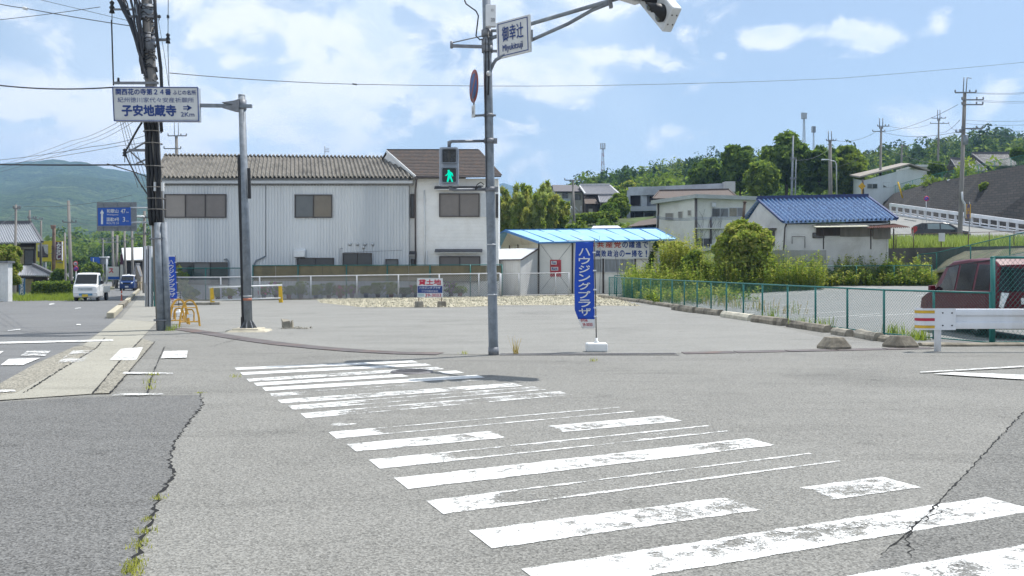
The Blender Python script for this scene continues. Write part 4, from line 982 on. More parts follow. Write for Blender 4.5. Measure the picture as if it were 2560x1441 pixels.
m = MB(); m.tube([W(664, 464, WY - .05), W(664, 642, WY - .05)], .016, 6); m.tube([W(858, 632, WY - .05), W(1005, 626, WY - .05)], .012, 6); m.tube([W(850, 690, WY - .05), W(850, 622, WY - .05), W(857, 622, WY - .05)], .018, 6); m.build('wall_conduit', M_GALVD, t)
m = MB(); m.tube([W(664, 641, WY - .07), W(654, 646, WY - .1), W(640, 652, WY - .1), W(636, 660, WY - .1), W(636, 690, WY - .1)], .05, 8); m.tube([W(560, 650, WY - .1), W(567, 648, WY - .1), W(571, 655, WY - .1), W(571, 740, WY - .1)], .05, 8); m.build('drain_pipe', M_GALV, t)
m = MB(); q = W(812, 388, WY + 5); m.tube([q - Vector((0, 0, .3)), q + Vector((0, 0, .68))], .02, 6)
for z in (.25, .42): m.tube([q + Vector((-.02, 0, z)), q + Vector((.35, -.2, z))], .012, 5); [m.tube([q + Vector((.08 * i, -.04 * i, z - .1)), q + Vector((.08 * i, -.04 * i, z + .1))], .008, 5) for i in (1, 2, 3, 4)]
solo(m, 'roof_antenna', M_GALVD, 'small television antenna standing on the ridge of the slate roof', 'antenna')
# house with brown roof
HY = 62.0
hx0, hx1 = W(1043, 0, HY).x, W(1246, 0, HY).x; hz1 = W(0, 447, HY).z
t = thing('siding_house', 'two storey white siding house with a brown sloping roof joined to the workshop', 'house', (hx0 + 2, HY, .5))
m = MB(); n_ = 36; prof = []
z = -.2; st = (hz1 + .2) / n_
for i in range(n_): prof += [(0, z + i * st), (.016, z + i * st + .004), (.0, z + (i + 1) * st - .002)]
k = len(prof)
m.add([(hx0, HY - d, zz) for d, zz in prof] + [(hx1, HY - d, zz) for d, zz in prof], [(i, k + i, k + i + 1, i + 1) for i in range(k - 1)])
m.box((hx0, HY + .014, -.2), (hx0 + .1, HY + 8, hz1)); m.box((hx1 - .1, HY + .014, -.2), (hx1, HY + 8, hz1)); m.box((hx0, HY + 7.9, -.2), (hx1, HY + 8, hz1))
m.box((fx1 + .01, HY + .5, -.2), (hx0, HY + .6, hz1)); m.build('wall', M_SIDING, t)
M_BROOF = pm('brown_slate_roof', (.062, .05, .045), .85, 0, .3, 6, bump=.3, stain=(.15, .085, .05), stain_amt=.45)
eL, eR, rL, rR = W(1040, 441, 61.3), W(1253, 438, 61.3), W(967, 375, 67), W(1196, 375, 67)
bL, bR = rL * 2 - eL, rR * 2 - eR; bL.z, bR.z = eL.z, eR.z
m = MB(); n_ = 18
for a0, a1, c0, c1 in ((eL, eR, rL, rR), (rL, rR, bL, bR)):
    for i in range(n_):
        p, q = a0.lerp(c0, i / n_), a1.lerp(c1, i / n_); p2, q2 = a0.lerp(c0, (i + 1) / n_), a1.lerp(c1, (i + 1) / n_); up_ = Vector((0, 0, .028))
        m.add([p + (up_ if a0 is eL else -up_ * 0), q + (up_ if a0 is eL else -up_ * 0), q2, p2, p, q], [(0, 1, 2, 3)] + ([(4, 5, 1, 0)] if a0 is eL else []))
m.add([eL, rL, bL, eL - Vector((0, 0, .12)), rL - Vector((0, 0, .12)), bL - Vector((0, 0, .12)), eR, rR, bR, eR - Vector((0, 0, .12)), rR - Vector((0, 0, .12)), bR - Vector((0, 0, .12))], [(0, 3, 4, 1), (1, 4, 5, 2), (6, 7, 10, 9), (7, 8, 11, 10), (3, 9, 10, 4), (4, 10, 11, 5)])
rf = m.build('roof', M_BROOF, t)
m = MB(); m.beam(rL, rR, .2, .08); m.beam(rR, eR, .12, .06); m.build('ridge_cap', M_BROOF, rf)
m = MB(); m.beam(rL + Vector((-.03, -.05, -.12)), eL + Vector((-.03, -.02, -.06)), .05, .2); m.build('bargeboard', M_WHITE, t)
m = MB(); m.prism([eL + Vector((.06, .3, -.14)), rL + Vector((.06, 0, -.2)), bL + Vector((.06, 0, -.14))], (.05, 0, 0)); m.build('gable_wall', M_SIDING, t)
m = MB(); m.tube([W(1040, 444, 61.2), W(1252, 441, 61.2)], .06, 8); m.build('gutter', M_GUT, t)
m = MB(); m.lathe([(.05, 0), (.14, .22), (.14, .26)], W(1041, 452, 61.25), n=10); m.tube([W(1041, 452, 61.25), W(1040, 462, 61.5), W(1038, 475, 61.8), W(1039, 705, 61.8)], .055, 8); m.build('downpipe', M_GUT, t)
m = MB(); m.tube([W(1061, 476, HY - .07), W(1062, 600, HY - .07), W(1061, 612, HY - .09), W(1062, 700, HY - .07)], .05, 8); m.tube([W(1067, 628, HY - .07), W(1068, 700, HY - .07)], .045, 8); m.build('white_pipe', M_WHITE, t)
window(t, (1098, 484, 1199, 543), HY - .02, [M_SHUT, M_SHUT], bar=.06)
window(t, (1098, 641, 1201, 706), HY - .02, [M_SHUT, M_SHUT], bar=.06)
m = MB(); a, b = W(1201, 543, HY), W(1219, 484, HY); m.box((a.x, HY - .05, a.z), (b.x, HY, b.z)); m.build('shutter_box', M_FASC, t)
window(t, (1026, 486, 1036, 546), HY + .47, [M_DGLASS], name='side_window'); window(t, (1028, 648, 1037, 690), HY + .47, [M_DGLASS], name='side_window')
window(t, (1239, 486, 1246, 545), HY - .02, [M_DGLASS], name='corner_window')
for x0, x1, y, d in ((1088, 1206, 628, .55), (1087, 1204, 471, .5), (1016, 1039, 633, .4)):
    m = MB(); a, b = W(x0, y + 4, HY), W(x1, y - 3, HY); yy = HY if x0 > 1040 else HY + .5
    m.hexa([(a.x, yy - d, a.z), (b.x, yy - d, a.z), (b.x, yy, a.z + .1), (a.x, yy, a.z + .1), (a.x, yy - d, a.z + .05), (b.x, yy - d, a.z + .05), (b.x, yy, b.z + .06), (a.x, yy, b.z + .06)]); aw = m.build('awning', pm('awning_grey', (.09, .09, .10), .5, .2), t)
    m = MB(); m.box((a.x + .04, yy - d + .02, a.z - .05), (b.x - .04, yy - d + .07, a.z - .002)); m.build('awning_edge', M_WHITE, aw)
# potted plants and bush between the fences
pot_m = [pm('pot_dark', (.06, .05, .055), .7), pm('pot_brick', (.22, .08, .05), .8), pm('pot_grey', (.25, .25, .26), .8), pm('pot_blue', (.07, .11, .2), .5)]
pinkm = leafmat('flower_pink', (.45, .10, .22)); purpm = leafmat('flower_purple', (.22, .10, .32))
pl_x = (545, 575, 612, 660, 690, 722, 752, 790, 822, 850, 880, 915, 945, 978, 1010, 1040, 1128, 1150)
desc = ('bushy green', 'tall leafy', 'low rounded', 'pink flowering', 'purple flowering', 'sparse spiky')
pcol = ('dark', 'brick red', 'grey', 'blue')
for i, px in enumerate(pl_x):
    y = 59.5 + .2 * (i % 2); x = W(px, 0, y).x; z = T(x, y); r = random.Random(100 + i); hh = r.uniform(.22, .34)
    t = thing('potted_plant', '%s plant in a %s pot, %s' % (desc[i % 6], pcol[i % 4], ('below the drain elbow', 'behind the yellow post', 'near the steel sign post', 'left of the duct hood', 'under the duct hood', 'right of the duct hood', 'below the first screen joint', 'under the five round vents', 'left of the land sign', 'behind the land sign', 'right of the land sign')[min(10, i * 11 // 18)]), 'potted plant', (x, y, z), 'potted plants behind the grey fence')
    m = MB(); m.lathe([(0, .0), (.12, 0), (.16, hh), (.17, hh), (.17, hh + .03), (.14, hh + .03), (.13, hh - .02), (0, hh - .02)], (x, y, z), n=12); m.build('pot', pot_m[i % 4], t)
    Q = []; th = r.uniform(.35, .9)
    for k in range(260):
        a = r.uniform(0, 6.28); rr = r.uniform(.02, .46) ; c = Vector((x + rr * math.cos(a), y + rr * math.sin(a) * .6, z + hh + r.uniform(.02, th))); e1 = Vector((r.uniform(-1, 1), r.uniform(-1, 1), r.uniform(-.5, 1))).normalized() * .08; e2 = e1.cross(Vector((r.uniform(-1, 1), r.uniform(-1, 1), 1))).normalized() * .04
        Q.append([c - e1 - e2, c + e1 - e2, c + e1 + e2, c - e1 + e2])
    quads('foliage', [[tuple(v) for v in q] for q in Q], None, t, [(L_MID, L_BRIGHT, L_DARK, pinkm, purpm, L_MID)[i % 6] if i % 6 in (0, 1, 2, 5) else L_MID, (pinkm if i % 6 == 3 else purpm)], [1 if (i % 6 in (3, 4) and k % 3 == 0) else 0 for k in range(260)])
# ------------------------------------------------------------------ blue roofed shed
M_BLUER = pm('blue_sheet_roof', (.27, .52, .70), .55, .0, .08, 1.3, stain=(.42, .52, .56), stain_amt=.55)
M_BLUED = pm('blue_trim', (.05, .17, .40), .5, 0, .1, 4)
M_PANELW = pm('pale_panel', (.74, .73, .68), .7, 0, .06, .8, stain=(.48, .44, .36), stain_amt=.4)
M_CREAM = pm('cream_panel', (.62, .58, .44), .7, 0, .08, 1.5, stain=(.40, .25, .12), stain_amt=.3)
M_POSTB = pm('brown_post', (.05, .035, .03), .7, .1, .2, 4)
eL, eR, rL, rR = W(1347, 607, 65.5), W(1692, 599, 62.8), W(1262, 577, 69.8), W(1640, 573, 67.2)
bL, bR = rL * 2 - eL, rR * 2 - eR; bL.z, bR.z = eL.z, eR.z
t = thing('blue_roof_shed', 'single storey pale shed with a sky blue ribbed roof', 'shed', (6, 66, 1))
m = MB()
for a0, a1, c0, c1 in ((eL, eR, rL, rR), (bR, bL, rR, rL)):
    m.prism([a0, a1, c1, c0], (0, 0, .04))
rf = m.build('roof', M_BLUER, t)
m = MB()
for i in range(10):
    f = i / 9; m.beam(eL.lerp(eR, f) + Vector((0, 0, .06)), rL.lerp(rR, f) + Vector((0, 0, .06)), .05, .06)
m.beam(rL + Vector((0, 0, .07)), rR + Vector((0, 0, .07)), .16, .05); m.build('roof_seam', M_BLUED, rf)
m = MB(); m.beam(eL - Vector((0, .03, .03)), eR - Vector((0, .03, .03)), .04, .1); m.beam(eL - Vector((.03, 0, .02)), rL - Vector((.03, 0, .02)), .04, .12); m.beam(rL - Vector((.03, 0, .02)), bL - Vector((.03, 0, .02)), .04, .12); m.build('verge_trim', M_BLUED, t)
gx0, gx1 = W(1347, 0, 65.9), W(1672, 0, 63.5); gx0.y, gx1.y = 65.9, 63.5
def wallq(mb, a, b, z0a, z0b, z1a, z1b, th=.1, mi=0):
    a, b = Vector((a[0], a[1], 0)), Vector((b[0], b[1], 0)); d = (b - a).normalized(); n = Vector((-d.y, d.x, 0)) * th
    mb.hexa([(a.x, a.y, z0a), (b.x, b.y, z0b), (b.x + n.x, b.y + n.y, z0b), (a.x + n.x, a.y + n.y, z0a), (a.x, a.y, z1a), (b.x, b.y, z1b), (b.x + n.x, b.y + n.y, z1b), (a.x + n.x, a.y + n.y, z1a)], mi)
zt = eL.z - .06
m = MB(); wallq(m, gx0, gx1, .3, .3, zt, zt); m.build('wall', M_PANELW, t)
bl = Vector((W(1252, 0, 74).x, 73.6, 0))
m = MB(); wallq(m, bl, gx0, .3, .3, zt, zt, .1); m.prism([(bl.x, bl.y, zt), (gx0.x, gx0.y, zt), ((rL.x + .25), rL.y - .1, rL.z - .12)], (.1, .04, 0)); m.build('gable_wall', M_CREAM, t)
sd_ = (gx1 - gx0).normalized()
def sq(px, py, off=.0):                          # point on the front wall under a picture position
    u = (px - 1280) / F; d = gx1 - gx0; tt = (u * gx0.y - gx0.x) / (d.x - u * d.y); p = gx0 + d * tt
    return Vector((p.x, p.y, EYE + (HZ - py) / F * p.y)) + Vector((sd_.y, -sd_.x, 0)) * off
for px in (1347, 1431, 1508, 1588, 1660):
    m = MB(); m.beam(sq(px, 735, .03), sq(px, 602, .03), .1, .09); m.build('post', M_POSTB, t)
for px, x2 in ((1279, 0), (1300, 0)):
    f = (px - 1255) / (1347 - 1255); p = bl.lerp(gx0, f); m = MB(); m.beam((p.x - .03, p.y - .04, zt - 1.2), (p.x - .03, p.y - .04, zt + .5 if px == 1279 else zt + .42), .07, .07); m.build('post', M_POSTB, t)
m = MB()
for a, b in (((1352, 612), (1395, 670)), ((1427, 612), (1380, 672)), ((1352, 728), (1400, 665)), ((1427, 728), (1385, 670)), ((1592, 640), (1625, 668))): m.tube([sq(*a, .02), sq(*b, .02)], .012, 5)
m.build('brace_rod', M_GALVD, t)
def swin(x0, y0, x1, y1, k, mt):
    m = MB(); A, B, C2, D2 = sq(x0, y1, .05), sq(x1, y1, .05), sq(x1, y0, .05), sq(x0, y0, .05)
    for a, b in ((A, B), (B, C2), (C2, D2), (D2, A)): m.beam(a, b, .05, .05)
    for i in range(1, k): m.beam(A.lerp(B, i / k), D2.lerp(C2, i / k), .04, .04)
    wn = m.build('window', M_GALVL, t)
    for i in range(k):
        m = MB(); m.prism([A.lerp(B, i / k) + Vector((0, .03, 0)), A.lerp(B, (i + 1) / k) + Vector((0, .03, 0)), D2.lerp(C2, (i + 1) / k) + Vector((0, .03, 0)), D2.lerp(C2, i / k) + Vector((0, .03, 0))], (0, .02, 0)); m.build('pane', mt, wn)
swin(1440, 648, 1505, 681, 2, pm('shed_curtain', (.19, .21, .225), .5, 0, .25, 6, spec=.7, streak=True)); swin(1512, 648, 1585, 681, 2, pm('shed_curtain', (.19, .21, .225), .5))
# lean-to
t2 = thing('lean_to', 'white tin lean-to with a grey sloping roof against the gable of the blue shed', 'lean-to', (0, 64, 1))
p0, p1, p2 = W(1240, 0, 65), W(1301, 0, 63.4), W(1344, 0, 65.8)
p0.y, p1.y, p2.y = 65, 63.4, 65.8
zl, zh = W(0, 650, 63.4).z, W(0, 623, 65.7).z
M_TIN = pm('white_tin', (.66, .66, .64), .55, .1, .05, 2, streak=True, stain=(.5, .48, .42), stain_amt=.4)
m = MB(); wallq(m, p0, p1, .2, .2, zl, zl, .05); wallq(m, p1, p2, .2, .2, zl, zh, .05)
for i in range(1, 14): q = p0.lerp(p1, i / 14); m.box((q.x - .008, q.y - .012, .3), (q.x + .008, q.y, zl))
m.build('wall', M_TIN, t2)
m = MB(); m.prism([Vector((p0.x - .1, p0.y - .2, zl + .01)), Vector((p1.x + .05, p1.y - .2, zl + .01)), Vector((p2.x + .02, p2.y - .05, zh + .03)), Vector((p0.x + .0, p0.y + 3.2, zh + .03))], (0, 0, .05)); m.build('roof', M_FASC, t2)
m = MB(); m.beam((p1.x + .06, p1.y - .2, zl + .0), (p2.x + .05, p2.y - .1, zh + .0), .04, .08); m.beam((p0.x - .1, p0.y - .22, zl), (p1.x + .05, p1.y - .22, zl), .04, .05); m.build('roof_edge', M_POSTB, t2)
# boards on the shed
A, B, C2, D2 = sq(1436, 647, .12), sq(1624, 647, .12), sq(1624, 601, .12), sq(1436, 602, .12)
t = thing('slogan_board', 'long white board with red and navy slogan lettering under the blue roof', 'sign', A)
m = MB(); m.prism([A, B, C2, D2], Vector((-sd_.y, sd_.x, 0)) * .03); m.build('board', M_SIGNW, t)
rt = (B - A).normalized(); up = Vector((0, 0, 1)); ppm = F / 64.7
def row(s, xs0, xs1, yc, h, mt, nm, bold=.04):
    m = MB(); k = len(s)
    for i, ch in enumerate(s):
        if ch == '　': continue
        wd = (xs1 - xs0) / k; cx = xs0 + wd * (i + .5); hh = h * (.25 if ch in '一・' else 1); ww = wd * .86 * (.3 if ch in '・!' else 1)
        m.text(ch, sq(cx, yc, .12), rt, up, ww / ppm, hh / ppm, bold, 0, .006)
    m.build(nm, mt, t)
row('日本共産党', 1449, 1555, 612.5, 15, pm('slogan_red', (.42, .06, .04), .6), 'lettering'); row('の躍進で', 1555, 1622, 612.5, 16, M_NAVY, 'lettering'); row('金権・腐敗政治の一掃を!', 1442, 1624, 634.5, 17, M_NAVY, 'lettering')
t = thing('vertical_sign', 'narrow white board with blue vertical lettering at the right end of the blue shed', 'sign', sq(1653, 688, .12))
m = MB(); m.prism([sq(1646, 690, .14), sq(1662, 690, .14), sq(1662, 622, .14), sq(1646, 622, .14)], (0, .03, 0)); m.build('board', M_SIGNW, t)
m = MB(); m.vtext('太田清彦', sq(1654, 624, .14), rt, up, .34, .46, .02, 0, .006); m.build('lettering', pm('sign_azure', (.03, .18, .45), .6), t)
t = thing('poster', 'red poster with white caption boxes on the pale shed wall', 'poster', sq(1390, 692, .05))
m = MB(); m.prism([sq(1375.5, 692, .05), sq(1403, 692, .05), sq(1403, 650, .05), sq(1375.5, 650, .05)], (0, .012, 0)); m.build('sheet', pm('poster_red', (.42, .05, .06), .6, 0, .3, 5), t)
m = MB(); 
for x0, y0, x1, y1 in ((1378, 653, 1392, 662), (1378, 668, 1396, 677)): m.prism([sq(x0, y1, .056), sq(x1, y1, .056), sq(x1, y0, .056), sq(x0, y0, .056)], (0, .004, 0))
m.build('caption_box', M_SIGNW, t)
m = MB(); m.text('Tax', sq(1385, 657.5, .056), rt, up, 11 / ppm, 6.5 / ppm, .05, 0, .005); m.text('Rich', sq(1387, 672.5, .056), rt, up, 14 / ppm, 7 / ppm, .05, 0, .005); m.build('lettering', M_NAVY, t)
# low grey roof peeking above the blue roof
m = MB(); m.prism([W(1478, 574, 74), W(1555, 573, 74), W(1545, 566, 77), W(1483, 567, 77)], (0, 0, .06)); m.box((W(1482, 0, 74.2).x, 74.3, 1), (W(1552, 0, 74.2).x, 77, W(0, 575, 74).z)); solo(m, 'small_hut', M_FASC, 'little grey roofed hut just behind the ridge of the blue shed', 'hut')
# ------------------------------------------------------------------ right hand fence line, blocks, guardrail
fl = [G(*p) for p in ((1523, 742), (1711, 769), (1906, 797), (1969, 806), (2210, 838), (2476, 861))]
fence('green_wire_fence', 'low green wire fence running from the blue shed to the corner beside the red van', fl, 1.2, M_GREENF, .03, .024, 1.95, .062, .0024)
a, b = G(2482, 861), G(2640, 858)
t = fence('green_wire_fence', 'tall green wire panel in front of the rear of the red van', [a + Vector((0, 0, 0)), b, b + Vector((2.5, 0, 0))], 2.03, M_GREENF, .055, .03, 3.0, .095, .0034)
fence('green_wire_fence', 'green wire fence along the weedy far side of the neighbouring car park', [onT(6.8, 61), onT(14, 57.5), onT(19, 57), onT(26, 57)], 1.25, M_GREENF, .03, .024, 2.4, .14, .0032)
M_KERB = pm('old_kerb_concrete', (.24, .215, .17), .95, 0, .35, 3, bump=.6, bscale=12, stain=(.07, .062, .05), stain_amt=.8)
def kblock(px0, py0, px1, py1, h, wd, mt, label, skew=0.0, name='wheel_stop'):
    p, q = G(px0, py0), G(px1, py1); d = (q - p).normalized(); n = Vector((-d.y, d.x, 0)) * wd / 2
    m = MB(); prof = ((-1, 0), (-1, .55), (-.55, 1), (.55, 1), (1, .55), (1, 0)); ks = 5; rings = []
    r = random.Random(int(px0))
    for i in range(ks + 1):
        c = p.lerp(q, i / ks); rings.append([c + n * u * r.uniform(.92, 1.04) + Vector((0, 0, (v * h + .004 if v else -.02) * (r.uniform(.9, 1.05) if v else 1) + skew * i)) for u, v in prof])
    vs = [v for rg in rings for v in rg]; k = len(prof)
    m.add(vs, [(i * k + j, (i + 1) * k + j, (i + 1) * k + j + 1, i * k + j + 1) for i in range(ks) for j in range(k - 1)] + [tuple(range(k)), tuple(reversed([ks * k + j for j in range(k)]))])
    return solo(m, name, mt, label, 'kerb stone', 'concrete stops along the green fence')
off = 5
kblock(1500, 744, 1600, 757, .16, .22, M_KERB, 'long low kerb stone at the far end of the row, beside the gravel'); kblock(1602, 757, 1690, 771, .16, .22, M_KERB, 'long low kerb stone before the dry grass, second from the gravel')
kblock(1686, 775, 1738, 783, .24, .3, M_KERB, 'short mossy concrete stop just before the row turns into separate blocks'); kblock(1744, 783, 1802, 790, .22, .3, M_KERB, 'mossy concrete stop left of the pale one')
kblock(1812, 793, 1880, 803, .22, .36, pm('pale_stop', (.50, .47, .38), .85, 0, .2, 6, bump=.3), 'pale cream concrete wheel stop, the brightest in the row by the green fence')
kblock(1888, 805, 1964, 815, .22, .34, M_KERB, 'brown mossy wheel stop right of the pale cream one'); kblock(1976, 817, 2070, 832, .20, .28, M_KERB, 'long straight stained kerb stone before the broken pieces'); kblock(2088, 836, 2124, 842, .18, .26, M_CONC, 'small broken kerb fragment behind the left anchor block')
kblock(2148, 843, 2198, 853, .2, .3, M_CONC, 'hollow ended concrete stop between the two anchor blocks', name='wheel_stop'); kblock(2200, 852, 2240, 858, .14, .26, M_KERB, 'dark flat kerb piece half behind the right anchor block'); kblock(2300, 866, 2560, 866, .08, .25, M_KERB, 'low cracked kerb strip under the tall green wire panel')
for px, py, w_, label in ((2095, 875, 66, 'grey trapezoid anchor block with a hole, left one of the pair near the guardrail'), (2263, 871, 68, 'mossy trapezoid concrete anchor block beside the guardrail end')):
    c = G(px, py); s = w_ / F * c.y; rot = Matrix.Rotation(R(14), 3, 'Z'); m = MB(); c = c + Vector((0, .25, 0))
    def rg(a, z, ch=.22): return [c + rot @ Vector((x * a, y * a, z)) for x, y in ((-1 + ch, -1), (1 - ch, -1), (1, -1 + ch), (1, 1 - ch), (1 - ch, 1), (-1 + ch, 1), (-1, 1 - ch), (-1, -1 + ch))]
    R_ = [rg(s * .5, -.01), rg(s * .5, .06), rg(s * .28, .26), rg(s * .10, .265), rg(s * .09, .12)]; vs = [v for r_ in R_ for v in r_]
    m.add(vs, [(i * 8 + j, i * 8 + (j + 1) % 8, (i + 1) * 8 + (j + 1) % 8, (i + 1) * 8 + j) for i in range(4) for j in range(8)] + [tuple(32 + j for j in range(8))])
    solo(m, 'anchor_block', M_KERB, label, 'concrete block', bevel=.012)
# guardrail
gp = G(2345, 879); gy = gp.y
t = thing('guardrail', 'white steel guardrail with a yellow and red striped rounded end beside the red van', 'guardrail', gp)
zt_, zb_ = W(0, 772, gy).z, W(0, 822, gy).z; x0, x1 = W(2330, 0, gy).x, 18.5
M_GR = pm('guardrail_white', (.70, .72, .76), .45, .1, .05, 2, stain=(.45, .42, .38), stain_amt=.3, streak=True)
prof = [(.0, 0), (-.045, .02), (-.055, .16), (-.055, .30), (-.005, .40), (-.0, .60), (-.055, .70), (-.055, .84), (-.045, .98), (0, 1)]
m = MB(); k = len(prof); n_ = 8
vs = [(x0 + (x1 - x0) * i / n_, gy - .1 + d, zb_ + (zt_ - zb_) * f) for i in range(n_ + 1) for d, f in prof]
m.add(vs, [(i * k + j, (i + 1) * k + j, (i + 1) * k + j + 1, i * k + j + 1) for i in range(n_) for j in range(k - 1)], 0, False)
o = m.build('beam', M_GR, t); sm = o.modifiers.new('thick', 'SOLIDIFY'); sm.thickness = .006
m = MB(); xe0, xe1 = W(2288, 0, gy).x, W(2380, 0, gy).x; zc = (zt_ + zb_) / 2
ring = [(xe1, -.165), (W(2330, 0, gy).x, -.17), (xe0 + .10, -.165), (xe0 + .02, -.11), (xe0, -.02), (xe0 + .02, .06), (xe0 + .1, .10), (xe0 + .2, .105)]
k = len(ring); m.add([(x, gy + d, z) for z in (zb_ - .02, zt_ + .01) for x, d in ring], [(j, j + 1, k + j + 1, k + j) for j in range(k - 1)]); o = m.build('end_cap', M_GR, t); sm = o.modifiers.new('thick', 'SOLIDIFY'); sm.thickness = .006
st_y = pm('stripe_yellow', (.55, .34, .03), .5); st_r = pm('stripe_red', (.40, .02, .05), .5)
rg_ = [(W(2327, 0, gy).x, -.184), (xe0 + .10, -.179), (xe0 + .012, -.122), (xe0 - .013, -.02), (xe0 + .012, .066)]
for y0, y1, mt in ((776, 783, st_y), (795, 802, st_r), (813, 820, st_y)):
    m = MB(); z0, z1 = W(0, y1, gy).z, W(0, y0, gy).z; kk = len(rg_); m.add([(x, gy + d, z) for z in (z0, z1) for x, d in rg_], [(j, j + 1, kk + j + 1, kk + j) for j in range(kk - 1)]); m.build('reflective_stripe', mt, t)
m = MB()
for x, y in ((2347, 782), (2370, 782), (2347, 813), (2370, 813)): m.lathe([(.016, 0), (.014, .012), (0, .014)], W(x, y, gy) + Vector((0, -.178, 0)), axis=(0, -1, 0), n=10)
m.build('bolt', M_BLACK, t)
for px in (2345, 2830):
    m = MB(); p = W(px, 879, gy); m.tube([(p.x, gy + .02, -.1), (p.x, gy + .02, zt_ - .04)], .07, 16); m.build('post', M_GR, t)
# ------------------------------------------------------------------ vehicles
def paint(name, col): return pm(name, col, .30, .0, .03, 1, spec=.4, coat=.25)
TYRE = pm('tyre', (.022, .022, .022), .9, 0, .2, 10); RIM = pm('rim', (.35, .35, .36), .35, .7, .1, 6); LAMP = pm('clear_lamp', (.62, .64, .66), .12, .4, .15, 20, spec=.8); TAIL = pm('tail_lamp', (.35, .02, .02), .2, 0, .1, 8)
def ring(y, zlo, zb, zt_, wl, wb, wt):
    zm = (zlo + zb) / 2
    half = [(wl * .92, zlo), (wl, zlo + .08), (max(wl, wb) * 1.02, zm), (wb, zb), (wt, zt_ - .02), (wt * .93, zt_ + .012), (wt * .5, zt_ + .028)]
    return [Vector((x, y, z)) for x, z in half] + [Vector((0, y, zt_ + .032))] + [Vector((-x, y, z)) for x, z in reversed(half)]
def loft(m, rings, mi=0):
    k = len(rings[0]); vs = [v for r_ in rings for v in r_]; n = len(rings)
    m.add(vs, [(i * k + j, i * k + (j + 1) % k, (i + 1) * k + (j + 1) % k, (i + 1) * k + j) for i in range(n - 1) for j in range(k)] + [tuple(range(k)), tuple(reversed([(n - 1) * k + j for j in range(k)]))], mi)
def wheel(t, x, y, r=.28, w_=.16):
    s = 1 if x > 0 else -1
    m = MB(); m.lathe([(r * .62, 0), (r * .95, 0), (r, w_ * .2), (r, w_ * .8), (r * .95, w_), (r * .62, w_)], (x - s * w_ / 2, y, r), axis=(s, 0, 0), n=24); wh = m.build('wheel', TYRE, t)
    m = MB(); m.lathe([(r * .63, w_ * .2), (r * .63, w_ * .92), (r * .5, w_ * .86), (r * .2, w_ * .8), (r * .15, w_ * .95), (0, w_ * .95)], (x - s * w_ / 2, y, r), axis=(s, 0, 0), n=16); m.build('rim', RIM, wh)
def sideglass(t, st, segs, mt, name='side_window'):
    """st: list of stations; segs: (y0,y1,f0,f1) windows between belt and roof on both sides"""
    def at(y, f, s):
        for a, b in zip(st, st[1:]):
            if a[0] >= y >= b[0]:
                q = (a[0] - y) / (a[0] - b[0]); g = lambda i: a[i] + (b[i] - a[i]) * q; zb, zt2, wb, wt = g(2), g(3) - .02, g(5), g(6)
                return Vector((s * (wb + (wt - wb) * f + .008), y, zb + (zt2 - zb) * f))
    for s in (-1, 1):
        for (ya, yb, yc, yd, f0, f1) in segs:      # bottom front, bottom rear, top rear, top front
            m = MB(); P = [at(ya, f0, s), at(yb, f0, s), at(yc, f1, s), at(yd, f1, s)]
            m.prism(P if s > 0 else P[::-1], (-s * .012, 0, 0)); m.build(name, mt, t)
def screen(t, a, b, f0, f1, mt, name, wfac=.92, out=.012):
    """glass between two stations over the roof line"""
    def pt(f, s): w_ = (a[6] + (b[6] - a[6]) * f) * wfac; return Vector((s * w_, a[0] + (b[0] - a[0]) * f, a[3] + (b[3] - a[3]) * f + .012))
    P = [pt(f0, -1), pt(f0, 1), pt(f1, 1), pt(f1, -1)]; n = (P[1] - P[0]).cross(P[3] - P[0]).normalized()
    if n.z < 0: n = -n
    m = MB(); m.prism([p + n * .026 for p in P], n * .006); m.build(name, mt, t)
def place(t, p, d): t.location = p; t.rotation_euler = (0, 0, math.atan2(-d[0], d[1]))
CG = pm('car_glass', (.012, .015, .016), .12, var=.1, scale=1.5, spec=.45)
# white flat-bed kei truck
t = thing('kei_truck', 'small white flatbed truck with a yellow number plate driving towards the junction', 'truck')
WP = paint('white_car', (.78, .78, .77))
st = [(1.70, .36, .80, .90, .66, .66, .60), (1.64, .26, .90, .97, .71, .71, .66), (1.52, .24, .98, 1.03, .735, .735, .69), (1.12, .24, 1.0, 1.70, .737, .73, .63), (.98, .24, 1.0, 1.76, .737, .73, .62), (.50, .24, 1.0, 1.77, .737, .73, .62), (.42, .24, 1.0, 1.70, .735, .72, .60)]
m = MB(); loft(m, [ring(*s) for s in st]); m.build('cab', WP, t, .01)
screen(t, st[2], st[3], .08, .93, CG, 'windscreen'); sideglass(t, st, [(1.36, .56, .56, 1.12, .08, .88)], CG)
m = MB(); m.box((-.70, .36, .52), (.70, -1.68, .62)); 
for q in (((-.735, .38, .62), (-.70, -1.70, .92)), ((.70, .38, .62), (.735, -1.70, .92)), ((-.70, -1.70, .62), (.70, -1.665, .92)), ((-.70, .345, .62), (.70, .38, 1.35))): m.box(*q)
m.build('bed', WP, t); m = MB(); m.box((-.3, 1.3, .22), (.3, -1.6, .5)); m.build('chassis', M_BLACK, t)
m = MB(); m.hexa([(-.70, 1.60, .27), (.70, 1.60, .27), (.73, 1.3, .27), (-.73, 1.3, .27), (-.70, 1.735, .52), (.70, 1.735, .52), (.74, 1.3, .52), (-.74, 1.3, .52)]); m.hexa([(-.70, 1.735, .52), (.70, 1.735, .52), (.74, 1.3, .52), (-.74, 1.3, .52), (-.68, 1.70, .60), (.68, 1.70, .60), (.738, 1.3, .60), (-.738, 1.3, .60)]); m.build('bumper', WP, t, .02)
m = MB(); m.box((-.42, 1.68, .36), (.36, 1.742, .49)); m.build('intake', pm('intake_blue', (.10, .25, .40), .5), t)
